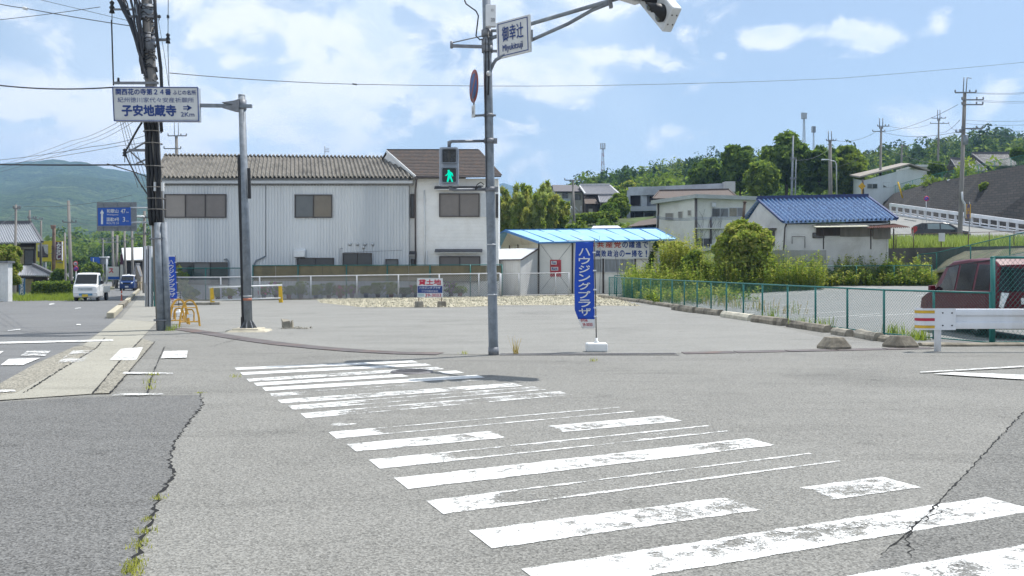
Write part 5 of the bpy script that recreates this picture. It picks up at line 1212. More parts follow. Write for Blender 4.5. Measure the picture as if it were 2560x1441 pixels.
m = MB(); m.box((-.42, 1.70, .68), (.42, 1.715, .84)); m.build('grille', pm('grille_grey', (.40, .44, .46), .4, .3), t)
for s in (-1, 1):
    m = MB(); m.hexa([(s * .44, 1.66, .64), (s * .71, 1.52, .62), (s * .70, 1.45, .62), (s * .44, 1.5, .64), (s * .46, 1.705, .86), (s * .715, 1.58, .90), (s * .70, 1.45, .9), (s * .46, 1.5, .86)] if s > 0 else [(s * .71, 1.52, .62), (s * .44, 1.66, .64), (s * .44, 1.5, .64), (s * .70, 1.45, .62), (s * .715, 1.58, .90), (s * .46, 1.705, .86), (s * .46, 1.5, .86), (s * .70, 1.45, .9)]); m.build('headlight', LAMP, t)
    m = MB(); m.beam((s * .73, 1.25, 1.15), (s * .86, 1.3, 1.2), .03, .03); m.box((s * .80, 1.24, 1.08), (s * .95, 1.34, 1.30)); m.build('mirror', M_BLACK, t)
    wheel(t, s * .64, 1.2, .27, .15); wheel(t, s * .64, -.95, .27, .15)
m = MB(); m.box((-.17, 1.742, .28), (.17, 1.75, .44)); m.build('number_plate', pm('plate_yellow', (.65, .45, .03), .5), t)
m = MB(); m.tube([(-.25, 1.47, 1.1), (.28, 1.28, 1.36)], .01, 5); m.build('wiper', M_BLACK, t)
m = MB(); m.box((-.5, .37, 1.16), (.5, .41, 1.58)); m.build('rear_window', pm('rear_sky_pale', (.4, .43, .45), .2), t)  # opaque pane, pale colour painted in for the sky seen through the cab
q = G(230, 752); place(t, q, Vector((.20, -1)).normalized())
# blue kei wagon
t = thing('kei_wagon', 'dark blue small wagon with a white roof following farther back on the left road', 'car')
BP = paint('blue_car', (.012, .045, .17))
st = [(1.70, .40, .70, .78, .64, .62, .55), (1.62, .26, .88, .95, .71, .70, .62), (1.05, .24, .98, 1.04, .735, .73, .66), (.62, .24, 1.0, 1.56, .737, .73, .62), (.40, .24, 1.0, 1.64, .737, .73, .61), (-1.45, .24, 1.0, 1.64, .737, .73, .61), (-1.66, .26, .98, 1.50, .73, .71, .59), (-1.70, .4, .8, .9, .7, .68, .6)]
m = MB(); loft(m, [ring(*s) for s in st]); m.build('body', BP, t, .01)
m = MB(); rr2 = [[Vector((x, y, z)) for x, z in ((.64, zz - .06), (.60, zz + .03), (.3, zz + .055), (0, zz + .06), (-.3, zz + .055), (-.60, zz + .03), (-.64, zz - .06))] for y, zz in ((.56, 1.57), (.36, 1.66), (-1.46, 1.66), (-1.62, 1.56))]
loft(m, rr2); m.build('roof', WP, t); screen(t, st[2], st[3], .06, .92, CG, 'windscreen'); sideglass(t, st, [(.66, -.3, -.3, .50, .08, .9), (-.38, -1.4, -1.4, -.38, .08, .9)], CG)
for s in (-1, 1):
    m = MB(); m.lathe([(.12, 0), (.12, .03), (.06, .05), (0, .05)], (s * .50, 1.645, .80), axis=(s * .2, 1, .1), n=16); m.build('headlight', LAMP, t); m = MB(); m.box((s * .74, .72, 1.0), (s * .90, .82, 1.18)); m.build('mirror', WP, t); wheel(t, s * .65, 1.1, .29, .16); wheel(t, s * .65, -1.15, .29, .16)
m = MB(); m.box((-.34, 1.66, .72), (.34, 1.72, .86)); m.build('grille', M_BLACK, t); m = MB(); m.box((-.70, 1.58, .26), (.70, 1.74, .52)); m.build('bumper', BP, t, .03); m = MB(); m.box((-.17, 1.742, .36), (.17, 1.75, .52)); m.build('number_plate', M_WHITE, t)
m = MB(); m.box((-.12, .2, 1.70), (.14, .0, 1.78)); m.build('roof_sign', M_WHITE, t, .02)
q = G(322, 727); place(t, q, Vector((.28, -1)).normalized())
# red van behind the fence
t = thing('red_van', 'dark red van parked behind the green fence at the right edge', 'van')
RP = pm('maroon_car', (.10, .005, .015), .34, 0, .03, 1, spec=.25, coat=.08)
st = [(2.25, .42, .70, .80, .74, .70, .60), (2.12, .28, .90, .98, .82, .80, .70), (1.70, .24, 1.03, 1.10, .85, .84, .74), (1.35, .24, 1.08, 1.16, .855, .85, .76), (.72, .24, 1.10, 1.80, .86, .85, .70), (.35, .24, 1.12, 1.94, .86, .85, .68), (-.6, .24, 1.12, 1.99, .86, .85, .68), (-1.9, .24, 1.12, 1.95, .86, .85, .67), (-2.18, .26, 1.12, 1.80, .85, .83, .66), (-2.25, .34, 1.05, 1.20, .83, .80, .70)]
m = MB(); loft(m, [ring(*s) for s in st]); m.build('body', RP, t, .015)
screen(t, st[3], st[4], .04, .95, CG, 'windscreen'); sideglass(t, st, [(1.25, .92, .74, .74, .10, .35), (.84, -.12, -.12, .50, .06, .88), (-.24, -1.15, -1.15, -.24, .06, .90), (-1.27, -2.02, -1.9, -1.27, .08, .88)], CG)
m = MB(); m.hexa([(-.70, -2.27, 1.16), (.70, -2.27, 1.16), (.70, -2.1, 1.16), (-.70, -2.1, 1.16), (-.60, -2.185, 1.78), (.60, -2.185, 1.78), (.6, -2.05, 1.78), (-.6, -2.05, 1.78)]); m.build('rear_window', CG, t)
for s in (-1, 1):
    e = [(s * .46, -2.31, 1.12), (s * .64, -2.29, 1.14), (s * .70, -2.27, .78), (s * .62, -2.31, .72)]
    m = MB(); m.prism(e if s > 0 else e[::-1], (0, .12, 0)); m.build('rear_lamp', LAMP, t, .01)
    m = MB(); m.box((s * .85, 1.02, 1.10), (s * 1.02, 1.16, 1.28)); m.build('mirror', RP, t, .03); wheel(t, s * .76, 1.40, .31, .19); wheel(t, s * .76, -1.35, .31, .19)
    m = MB(); m.tube([(s * .866, .85, 1.12), (s * .868, -2.0, 1.13)], .012, 5); m.build('belt_trim', M_BLACK, t); m = MB(); m.beam((s * .70, .7, 1.80), (s * .69, -1.8, 1.95), .02, .03); m.build('door_visor', M_BLACK, t)
m = MB(); m.box((-.84, -2.36, .30), (.84, -2.1, .66)); m.build('bumper', RP, t, .05); m = MB(); m.box((-.165, -2.30, .84), (.165, -2.28, 1.0)); m.build('number_plate', M_WHITE, t); m = MB(); m.box((-.80, -2.37, .22), (.80, -2.0, .34)); m.build('lower_valance', M_BLACK, t)
rearl = Vector((W(2488, 0, 22.9).x + .86, 22.9 + 2.25, 0)); rearl.z = T(rearl.x, rearl.y) + .02; place(t, rearl, Vector((.03, 1)).normalized())
# dark people carrier on the slope road
t = thing('dark_minivan', 'dark grey minivan standing on the slope road behind the grassy bank', 'car')
DP = paint('charcoal_car', (.022, .024, .028))
st = [(2.2, .40, .66, .74, .72, .68, .58), (2.05, .28, .84, .90, .80, .78, .68), (1.35, .24, .98, 1.05, .85, .84, .74), (.55, .24, 1.02, 1.54, .86, .85, .66), (.1, .24, 1.04, 1.64, .86, .85, .65), (-1.5, .24, 1.06, 1.64, .86, .85, .65), (-2.1, .26, 1.06, 1.42, .84, .82, .62), (-2.2, .34, .98, 1.08, .82, .78, .65)]
m = MB(); loft(m, [ring(*s) for s in st]); m.build('body', DP, t, .015)
screen(t, st[2], st[3], .05, .94, CG, 'windscreen'); CGL = glass('sky_glass', (.20, .26, .27), .05); sideglass(t, st, [(1.1, -.10, -.10, .42, .08, .86), (-.2, -1.12, -1.12, -.2, .08, .9)], CGL); sideglass(t, st, [(-1.24, -1.95, -1.75, -1.24, .08, .86)], CG)
m = MB(); m.hexa([(-.66, -2.24, 1.08), (.66, -2.24, 1.08), (.66, -2.0, 1.08), (-.66, -2.0, 1.08), (-.55, -2.13, 1.42), (.55, -2.13, 1.42), (.55, -1.95, 1.42), (-.55, -1.95, 1.42)]); m.build('rear_window', CG, t)
for s in (-1, 1):
    m = MB(); m.box((s * .60, -2.235, .78), (s * .835, -1.95, 1.34)); m.build('rear_lamp', TAIL, t, .02); m = MB(); m.box((s * .85, .95, 1.02), (s * 1.0, 1.08, 1.16)); m.build('mirror', DP, t, .02); wheel(t, s * .76, 1.38, .31, .19); wheel(t, s * .76, -1.3, .31, .19)
    m = MB(); m.box((s * .52, 2.02, .66), (s * .80, 2.16, .82)); m.build('headlight', LAMP, t, .02)
mv = t
# ------------------------------------------------------------------ slope road, banks and walls on the right
M_WALLD = pm('stained_wall', (.085, .078, .070), .9, 0, .3, 1.0, bump=.3, stain=(.16, .15, .13), stain_amt=.45, streak=True)
wl = [W(2020, 628, 61.5), W(2240, 621, 61.5), W(2700, 612, 61.5)]
m = MB()
for a, b in zip(wl, wl[1:]): m.hexa([(a.x, 61.5, .5), (b.x, 61.5, .5), (b.x, 61.8, .5), (a.x, 61.8, .5), (a.x, 61.5, a.z), (b.x, 61.5, b.z), (b.x, 61.8, b.z), (a.x, 61.8, a.z)])
for i in range(9): x = wl[0].x + i * 2.2; m.box((x - .01, 61.49, 1), (x + .01, 61.5, 3.3))
solo(m, 'retaining_wall', M_WALLD, 'dark stained concrete retaining wall below the grassy bank', 'retaining wall')
bk_ = [W(2020, 606, 74), W(2240, 603, 74), W(2700, 606, 70)]
M_BANK = pm('bank_soil', (.07, .10, .03), .95, 0, .4, 1.2, bump=.5)
m = MB(); m.add([(p.x, 61.79, p.z - .01) for p in wl] + bk_ + [(p.x, p.y, -.5) for p in bk_], [(0, 1, 4, 3), (1, 2, 5, 4), (3, 4, 7, 6), (4, 5, 8, 7)]); struct(m.build('grass_bank', M_BANK))
rd = [W(2226, 536, 106), W(2700, 605, 80), W(2700, 612, 70), W(2430, 603, 74), W(2225, 600, 80)]
m = MB(); m.add(rd + [p - Vector((0, 0, 6)) for p in rd], [(0, 4, 3, 2, 1)] + [(i, (i + 1) % 5, 5 + (i + 1) % 5, 5 + i) for i in range(5)]); struct(m.build('slope_road', asphalt('slope_asphalt', (.24, .24, .235), speck=.2)))
def on_road(px, py):                             # point of the slope road under a picture position
    a, b, c = rd[0], rd[1], rd[4]; n = (b - a).cross(c - a); u = Vector(((px - 1280) / F, 1, (HZ - py) / F)); o_ = Vector((0, 0, EYE)); return o_ + u * ((a - o_).dot(n) / u.dot(n))
m = MB(); A, B = on_road(2258, 549), on_road(2288, 554); m.prism([A, B, B + Vector((0, -.5, .01)), A + Vector((0, -.5, .01))], (0, 0, .015)); struct(m.build('centre_dash', M_WHITE))
p = on_road(2352, 606); place(mv, p, Vector((.80, -.25)).normalized())
def by(p, py): return Vector((p.x, p.y, EYE + (HZ - py) / F * p.y))
# white guardrail up the slope
t = thing('slope_guardrail', 'white guardrail with square openings climbing along the foot of the block wall', 'guardrail', rd[0])
n_ = 22; m = MB(); A, B = rd[0] + Vector((0, 0, .1)), rd[1] + Vector((0, 0, .1))
m.beam(A + Vector((0, 0, 1.0)), B + Vector((0, 0, .95)), .3, .34); m.build('beam', M_GR, t)
m = MB(); m.beam(A + Vector((0, .1, .28)), B + Vector((0, .1, .28)), .12, .10); m.build('lower_rail', M_GR, t)
for i in range(n_ + 1): m = MB(); q = A.lerp(B, i / n_); m.box(q + Vector((-.09, -.08, -.2)), q + Vector((.09, .08, .85))); m.build('post', M_GR, t)
m = MB(); m.beam(A + Vector((0, .5, -.25)), B + Vector((0, .5, -.25)), .5, .8); m.build('base', M_GR, t)
mblk, n = newmat('block_wall')
oc = n('ShaderNodeTexCoord').outputs['UV']; bt_ = n('ShaderNodeTexBrick', {'Vector': oc, 'Color1': (.048, .043, .040, 1), 'Color2': (.030, .028, .027, 1), 'Mortar': (.018, .018, .018, 1), 'Scale': 1.0, 'Mortar Size': .05, 'Row Height': .45, 'Brick Width': .75})
st_n = n.noise(n('ShaderNodeTexCoord').outputs['Object'], .35, 7, .65, .5); cc = n.mix(n.math('MULTIPLY', n.ramp(st_n, .50, .72), .55), bt_.outputs[0], (.11, .105, .085))
n('ShaderNodeOutputMaterial', {0: n('ShaderNodeBsdfPrincipled', {'Base Color': cc, 'Roughness': .9, 'Normal': n('ShaderNodeBump', {'Strength': .9, 'Distance': .08, 'Height': n.math('SUBTRACT', 1.0, bt_.outputs[1])}).outputs[0]}).outputs[0]})
bot = [W(2205, 540, 110), W(2240, 540, 106.5), W(2330, 556, 100), W(2450, 576, 92), W(2720, 620, 80)]; top = [W(2215, 512, 113), W(2240, 490, 112), W(2330, 465, 107), W(2450, 441, 99), W(2720, 388, 86)]
m = MB(); m.add(bot + top, [(i, i + 1, i + 6, i + 5) for i in range(4)]); o = m.build('block_wall', mblk); sm = o.modifiers.new('thick', 'SOLIDIFY'); sm.thickness = .4; sm.offset = 1
uvl = o.data.uv_layers.new(name='uv'); d_ = [0]
for a, b in zip(bot, bot[1:]): d_.append(d_[-1] + (b - a).length)
for lp in o.data.loops: uvl.data[lp.index].uv = (d_[lp.vertex_index % 5], 0 if lp.vertex_index < 5 else (top[lp.vertex_index % 5] - bot[lp.vertex_index % 5]).length)
tag(o, 'tall dark leaning block retaining wall above the slope road', 'retaining wall')
M_UP = pm('upper_ground', (.10, .12, .05), .95, 0, .35, .6, stain=(.2, .18, .12), stain_amt=.5)
bkx = [p + Vector((4, 34, 1.0)) for p in top]; m = MB(); m.add(top + bkx, [(i, i + 1, i + 6, i + 5) for i in range(4)]); struct(m.build('upper_terrace', M_UP))
t = fence('green_net_fence', 'pale green net fence along the top of the block wall', [p + Vector((.1, .5, 0)) for p in top[1:]], 1.3, pm('net_green', (.05, .20, .15), .6), .03, .025, 2.2, .16, .007)
m = MB(); A = W(2369, 461, 104); m.tube([A + Vector((0, -.4, .3)), W(2366, 472, 103), W(2352, 508, 101.5), W(2333, 546, 100)], .12, 8); m.lathe([(.2, 0), (.25, .3), (0, .32)], A + Vector((0, -.4, .2)), n=10); solo(m, 'drain_pipe', M_GALVL, 'pale drain pipe running down the face of the dark block wall', 'pipe')
# thin rusty fence on the bank with plate
t = thing('rusty_fence', 'thin rust brown post and rail fence on top of the dark retaining wall', 'fence', wl[0]); M_RP = pm('rusty_post', (.14, .10, .075), .7, .3, .25, 6)
prev = None
for px in (2060, 2094, 2128, 2167, 2202, 2240, 2284, 2353, 2421, 2473, 2535, 2610):
    f = (px - 2020) / 680; y0, y1 = 626 - 16 * f, 592 - 14 * (px - 2060) / 500; a = W(px, y0, 61.7); b = W(px, y1, 61.7); m = MB(); m.tube([a, b], .03, 6); m.build('post', M_RP, t)
    if prev: m = MB(); m.tube([prev, b], .02, 6); m.build('rail', M_RP, t)
    prev = b
m = MB(); m.box(W(2347, 604, 61.6), W(2362, 583, 61.63)); solo(m, 'blank_plate', M_SIGNW, 'small blank white plate hung on the rusty fence in front of the minivan', 'plate')
# ramp with its fence on the right
rp = [W(2296, 684, 61), W(2343, 680, 60), W(2527, 645, 52), W(2700, 612, 47)]
m = MB()
for a, b in zip(rp, rp[1:]): m.beam(a, b, .3, .22)
solo(m, 'ramp_kerb', pm('pale_kerb', (.42, .40, .34), .9, 0, .15, 2, stain=(.2, .18, .14), stain_amt=.5), 'pale concrete kerb of the ramp rising to the right below the dark wall', 'kerb', bevel=.02)
m = MB(); m.add(rp + [Vector((p.x + .4 * i, 61.48, p.z + .05)) for i, p in enumerate(rp)] + [Vector((p.x, p.y - .12 - .8 * i, T(p.x, p.y) - .05)) for i, p in enumerate(rp)], [(i, i + 1, i + 5, i + 4) for i in range(3)] + [(8 + i, 9 + i, i + 1, i) for i in range(3)]); struct(m.build('ramp', pm('ramp_earth', (.13, .12, .08), .95, 0, .4, 1.5, bump=.4, stain=(.07, .11, .03), stain_amt=.6)))
fence('green_wire_fence', 'green wire fence climbing the ramp in front of the dark retaining wall', [p + Vector((0, .1, .1)) for p in rp], 1.15, M_GREENF, .035, .028, 4.6, .13, .004)
# ------------------------------------------------------------------ signs on the slope
def round_sign(name, label, px, py, rpx, pybase, Y, ring_m, face_m, slash=None, txt=None, group=None, back=False):
    c = W(px, py, Y); r_ = rpx / F * Y; t = thing(name, label, 'sign', W(px, pybase, Y), group)
    m = MB(); m.tube([W(px, pybase, Y + .06) - Vector((0, 0, .5)), c + Vector((0, .06, r_))], .035 * max(1, Y / 90), 8); m.build('post', M_GALVL, t)
    m = MB(); m.lathe([(0, .0), (r_, 0), (r_, .02), (0, .02)], c, axis=(0, -1, 0), n=24); dd = m.build('disc', ring_m, t)
    m = MB(); m.lathe([(0, .026), (r_ * .76, .026), (r_ * .76, .021)], c, axis=(0, -1, 0), n=24); m.build('disc_centre', face_m, t)
    if slash:
        m = MB(); e = Vector((r_ * .6, 0, -r_ * .6)); m.beam(c - e + Vector((0, -.03, 0)), c + e + Vector((0, -.03, 0)), .006, r_ * .2, 0, up=(.7, 0, .7)); m.build('slash', slash, t)
    if txt: m = MB(); m.text(txt, c + Vector((0, -.026, 0)), (1, 0, 0), (0, 0, 1), r_ * 1.0, r_ * .8, .03, 0, .006); m.build('lettering', M_NAVY, t)
    return t
q = on_road(2316, 572); round_sign('no_parking_sign', 'small round blue no-parking sign on the slope road before the block wall', 2316, 497, 6.5, 572, q.y, M_RED, M_SIGNB, M_RED)
q = on_road(2421, 600); t = thing('caution_sign', 'tall narrow yellow caution sign on a thin post beside the slope road', 'sign', q); Y = q.y
m = MB(); m.tube([W(2423, 602, Y + .05), W(2424, 505, Y + .05)], .04, 8); m.build('post', M_GALVD, t); m = MB(); m.prism([W(2414, 546, Y), W(2427, 546, Y), W(2427, 511, Y), W(2414, 511, Y)], (0, .03, 0)); m.build('board', pm('sign_amber', (.58, .33, .02), .5), t)
m = MB(); m.vtext('通行注意', W(2420.5, 512, Y), (1, 0, 0), (0, 0, 1), 9.5 / F * Y, 8.3 / F * Y, .02, 0, .006); m.build('lettering', M_NAVY, t)
# ------------------------------------------------------------------ foliage
def leaf_quads(rs, C, rad, n, size, flat=.35, droop=0.0, shell=.55, asp=.55):
    """n leaf quads spread through an ellipsoid clump (numpy)"""
    d = rs.normal(size=(n, 3)); d /= np.linalg.norm(d, axis=1)[:, None]
    rr = (shell + (1 - shell) * rs.rand(n) ** .6)[:, None] * (1 + .12 * rs.normal(size=(n, 1)))
    P = np.array(C) + d * rr * np.array(rad)
    nrm = d * .8 + rs.normal(size=(n, 3)) * .6 + np.array([0, 0, flat]); nrm /= np.linalg.norm(nrm, axis=1)[:, None]
    t = np.cross(nrm, rs.normal(size=(n, 3))); t[:, 2] -= droop; t /= np.linalg.norm(t, axis=1)[:, None]
    b = np.cross(nrm, t); b /= np.linalg.norm(b, axis=1)[:, None]
    s = (size * (.6 + .8 * rs.rand(n)))[:, None]; t = t * s; b = b * s * asp
    return np.stack([P - t, P - b * .9, P + t, P + b * .9], axis=1)
def crown_quads(seed, C, rad, nclump, nleaf, size, cl=(.26, .42), flat=.35, droop=0.0, low=-.75, core=.3, asp=.55):
    rs = np.random.RandomState(seed); C = np.array(C, float); rad = np.array(rad, float); out = []
    for i in range(nclump):
        while True:
            d = rs.normal(size=3); d /= np.linalg.norm(d)
            if d[2] > low: break
        rr = (rs.rand() ** .5) if rs.rand() < core else rs.uniform(.72, 1.0)
        k = rs.uniform(*cl); c = C + d * rad * rr * (1 - k * .55)
        cr = rad.min() * k * np.array([1, 1, .8]) * rs.uniform(.8, 1.25, 3)
        out.append(leaf_quads(rs, c, cr, int(nleaf * (k / cl[1]) ** 1.5), size, flat, droop, asp=asp))
    return np.concatenate(out)
def limb_set(m, base, top, r0, seed, crown_c, rad, n=6):
    r = random.Random(seed); mid = base.lerp(top, .5) + Vector((r.uniform(-.2, .2), r.uniform(-.2, .2), 0))
    m.tube([base - Vector((0, 0, .4)), mid, top], [r0, r0 * .75, r0 * .4], 8)
    for i in range(n):
        a = r.uniform(0, 6.28); s = base.lerp(top, r.uniform(.45, .95)); e = Vector(crown_c) + Vector((math.cos(a) * rad[0] * .7, math.sin(a) * rad[1] * .7, r.uniform(-.3, .7) * rad[2])); m.tube([s, s.lerp(e, .5) + Vector((0, 0, .2)), e], [r0 * .4, r0 * .25, r0 * .08], 6)
def tree(name, label, px, py0, py1, hw, Y, mat, seed, nclump=46, nleaf=210, lf=1.0, crown_low=.0, group=None, cat='tree', depth=.9, trunk=True, **kw):
    x = (px - 1280) / F * Y; zt = EYE + (HZ - py0) / F * Y; zb = EYE + (HZ - py1) / F * Y; g = min(T(x, Y), zb); r_ = hw / F * Y
    c = (x, Y, (zt + zb) / 2); rad = (r_, r_ * depth, (zt - zb) / 2)
    t = thing(name, label, cat, (x, Y, g), group)
    if trunk: m = MB(); limb_set(m, Vector((x, Y, g)), Vector((x, Y, zb + (zt - zb) * .6)), max(.06, r_ * .07), seed, c, rad); m.build('trunk', M_TRUNK, t)
    Q = crown_quads(seed, c, rad, nclump, nleaf, lf * .34 * max(.35, min(1.3, Y / 110)), **kw)
    mats = mat if isinstance(mat, list) else [mat]
    mi = np.repeat(np.random.RandomState(seed).randint(0, len(mats), len(Q) // 40 + 1), 40)[:len(Q)]
    quads('crown', Q, None, t, mats, mi)
    return t
# ------------------------------------------------------------------ gabled houses
def ghouse(name, label, eL, eR, rL, rR, zb, roofm, wallm, waves=0, amp=.05, ins=.06, cat='house', capm=None, ridge=.22, gable=None, thick=.08):
    t = thing(name, label, cat, ((eL.x + eR.x) / 2, (eL.y + rL.y) / 2, zb)); bL, bR = rL * 2 - eL, rR * 2 - eR; bL.z, bR.z = eL.z, eR.z; up = Vector((0, 0, 1))
    m = MB()
    if waves:
        m.wave(eL + up * .1, eR + up * .1, rL + up * .1, rR + up * .1, waves, amp, per=6, thick=.06, rows=3); m.prism([eL, eR, rR, rL], up * .03)
    else: m.prism([eL, eR, rR, rL], up * thick)
    m.prism([bR, bL, rL, rR], up * .06); rf = m.build('roof', roofm, t)
    if ridge:
        m = MB(); m.beam(rL + up * (ridge * .4 + .08), rR + up * (ridge * .4 + .08), ridge, ridge); m.beam(rL + up * .12, eL + up * .12, ridge * .6, ridge * .5); m.beam(rR + up * .12, eR + up * .12, ridge * .6, ridge * .5); m.build('ridge_tiles', capm or roofm, rf)
    cen = (eL + eR + bL + bR) / 4; q = lambda p: cen + (p - cen) * (1 - ins * 2) if False else p.lerp(cen, ins * 2)
    A, B, C2, D2 = q(eL), q(eR), q(bR), q(bL); zt = min(eL.z, eR.z) - .05
    m = MB(); wallq(m, A, B, zb - 2, zb - 2, zt, zt, .12); wallq(m, D2, A, zb - 2, zb - 2, zt, zt, .12); wallq(m, B, C2, zb - 2, zb - 2, zt, zt, .12); wallq(m, C2, D2, zb - 2, zb - 2, zt, zt, .12); m.build('wall', wallm, t)
    for a, b, r_ in ((A, D2, rL), (B, C2, rR)):
        f = .97; ap = r_.lerp((rL + rR) / 2, ins); m = MB(); v = (b - a).cross(up).normalized() * .1; m.prism([Vector((a.x, a.y, zt)), Vector((b.x, b.y, zt)), Vector((ap.x, ap.y, ap.z - .12))], v); m.build('gable', gable or wallm, t)
    return t, A, B, C2, D2
def onwall(A, B, px, py, off=.03):
    d = B - A; u = (px - 1280) / F; tt = (u * A.y - A.x) / (d.x - u * d.y); p = A + d * tt; n = Vector((d.y, -d.x, 0)).normalized(); n = n if n.y < 0 else -n
    return Vector((p.x, p.y, EYE + (HZ - py) / F * p.y)) + n * off
def wwin(t, A, B, rect, panes, fr, name='window', th=.05):
    x0, y0, x1, y1 = rect; P = [onwall(A, B, x0, y1), onwall(A, B, x1, y1), onwall(A, B, x1, y0), onwall(A, B, x0, y0)]
    m = MB(); n = (P[1] - P[0]).cross(P[3] - P[0]).normalized(); n = n if n.y < 0 else -n
    for a, b in zip(P, P[1:] + P[:1]): m.beam(a + n * .02, b + n * .02, th, th)
    k = len(panes)
    for i in range(1, k): m.beam(P[0].lerp(P[1], i / k) + n * .015, P[3].lerp(P[2], i / k) + n * .015, th * .8, th * .8)
    w_ = m.build(name, fr, t)
    for i, mt in enumerate(panes): m = MB(); m.prism([P[0].lerp(P[1], i / k), P[0].lerp(P[1], (i + 1) / k), P[3].lerp(P[2], (i + 1) / k), P[3].lerp(P[2], i / k)], n * .012); m.build('pane', mt, w_)
def wpanel(t, A, B, rect, mt, name, dep=.05):
    x0, y0, x1, y1 = rect; P = [onwall(A, B, x0, y1), onwall(A, B, x1, y1), onwall(A, B, x1, y0), onwall(A, B, x0, y0)]; n = (P[1] - P[0]).cross(P[3] - P[0]).normalized(); n = n if n.y < 0 else -n
    m = MB(); m.prism(P, n * dep); return m.build(name, mt, t)
M_BTILE = pm('blue_tile', (.08, .165, .33), .25, 0, .35, 7, spec=1.0, stain=(.16, .30, .50), stain_amt=.7, coat=.6)
M_BCAP = pm('blue_ridge_tile', (.012, .03, .12), .35, 0, .2, 6)
M_HW = pm('house_wall_grey', (.66, .66, .65), .8, 0, .08, 1, stain=(.36, .34, .31), stain_amt=.45)
M_WOODD = pm('dark_wood', (.06, .045, .038), .8, 0, .3, 5, streak=True)
M_WEATH = pm('weathered_board', (.20, .185, .165), .85, 0, .25, 3, streak=True)
t, A, B, C2, D2 = ghouse('tile_roof_house', 'single storey house with a glossy blue tiled roof behind the weeds', W(1957, 559, 60), W(2244, 551, 58.4), W(1893, 502, 63.7), W(2171, 497, 62), 1.0, M_BTILE, M_HW, 26, .10, .05, capm=M_BCAP, ridge=.26)
wpanel(t, A, B, (2040, 562, 2100, 590), M_WOODD, 'shutter_wall'); wpanel(t, A, B, (2100, 563, 2180, 592), M_WEATH, 'board_wall', .08); wpanel(t, A, B, (2182, 563, 2226, 598), M_WEATH, 'board_wall', .1)
wwin(t, A, B, (2032, 583, 2060, 595), [M_DGLASS], M_FRAME); wpanel(t, D2, A, (1922, 577, 1937, 616), M_FRAME, 'side_door'); wpanel(t, D2, A, (1912, 571, 1942, 574), M_FRAME, 'door_hood', .4)
m = MB(); P = [onwall(A, B, 2030, 566, .02), onwall(A, B, 2160, 564, .02), onwall(A, B, 2166, 570, 1.3), onwall(A, B, 2036, 572, 1.3)]; m.prism(P, (0, 0, .04)); m.build('lean_roof', pm('pale_sheet', (.50, .48, .38), .6, 0, .1, 2), t)
m = MB(); a, b, c, d = onwall(A, B, 2166, 566, .05), onwall(A, B, 2236, 560, .05), onwall(A, B, 2262, 571, 1.6), onwall(A, B, 2160, 573, 1.5); m.wave(d, c, a, b, 22, .03, thick=.03); m.build('rusty_roof', pm('rusty_sheet', (.13, .06, .045), .8, .1, .3, 5), t)
for px in (2054, 2170, 2226): m = MB(); m.beam(onwall(A, B, px, 574, 1.2), onwall(A, B, px, 625, 1.2), .06, .06); m.build('lean_post', M_WOODD, t)
m = MB(); m.tube([onwall(A, B, 1966, 560, .1), onwall(A, B, 1962, 570, .1), onwall(A, B, 1958, 640, .1)], .05, 6); m.tube([onwall(A, B, 1980, 610, .1), onwall(A, B, 1980, 592, .1), onwall(A, B, 2012, 592, .1), onwall(A, B, 2012, 620, .1)], .025, 5); m.build('wall_pipe', M_GUT, t)
m = MB(); m.tube([W(1862, 506, 62), W(1857, 558, 62)], .09, 8); m.lathe([(.12, 0), (.16, .05), (0, .12)], W(1862, 507, 62), n=10); m.build('stove_pipe', M_RP, t)
p0, p1 = W(1925, 626, 58.2), W(2065, 628, 58.2)
m = MB(); m.box((p0.x, 58.2, .2), (p1.x, 58.3, p0.z)); 
for i in range(9): x = p0.x + (p1.x - p0.x) * i / 8; m.box((x - .012, 58.185, .4), (x + .012, 58.2, p0.z))
solo(m, 'panel_fence', pm('grey_panel', (.33, .33, .32), .8, 0, .12, 1, stain=(.2, .19, .17), stain_amt=.4), 'grey weathered panel fence in front of the blue tiled house', 'fence')
m = MB(); P = [W(2105, 490, 64.5), W(2237, 488, 64)]
# two storey beige building
M_BEIGE = pm('beige_block', (.66, .65, .61), .8, 0, .06, .8, stain=(.50, .47, .43), stain_amt=.45)
bA, bB, bC = W(1641, 640, 97), W(1736, 640, 90), W(1935, 640, 93); bA.z = bB.z = bC.z = 0
t = thing('beige_building', 'two storey beige rendered building with a flat grey roof edge and withered vines', 'building', (bB.x, bB.y, 3.5))
zt = W(0, 497, 90).z
m = MB(); wallq(m, bA, bB, 2, 2, zt, zt, .2); wallq(m, bB, bC, 2, 2, zt, zt, .2); bD = bA + (bC - bB); wallq(m, bC, bD, 2, 2, zt, zt, .2); m.build('wall', M_BEIGE, t)
m = MB(); o1 = Vector((-.5, -.5, 0)); P = [bA + Vector((-.6, -.1, 0)), bB + Vector((0, -.7, 0)), bC + Vector((.6, -.3, 0)), bD + Vector((.3, .6, 0))]; m.prism([Vector((p.x, p.y, zt)) for p in P], (0, 0, .38)); m.build('roof', pm('roof_edge_grey', (.40, .42, .41), .7, 0, .1, 2), t)
SH = pm('stucco_taupe', (.24, .22, .20), .7, 0, .1, 3)  # even taupe panes for the left face windows
for r_ in ((1664, 533, 1684, 551), (1696, 529, 1707, 546), (1720, 526, 1729, 540)): wwin(t, bA, bB, r_, [SH], M_BEIGE)
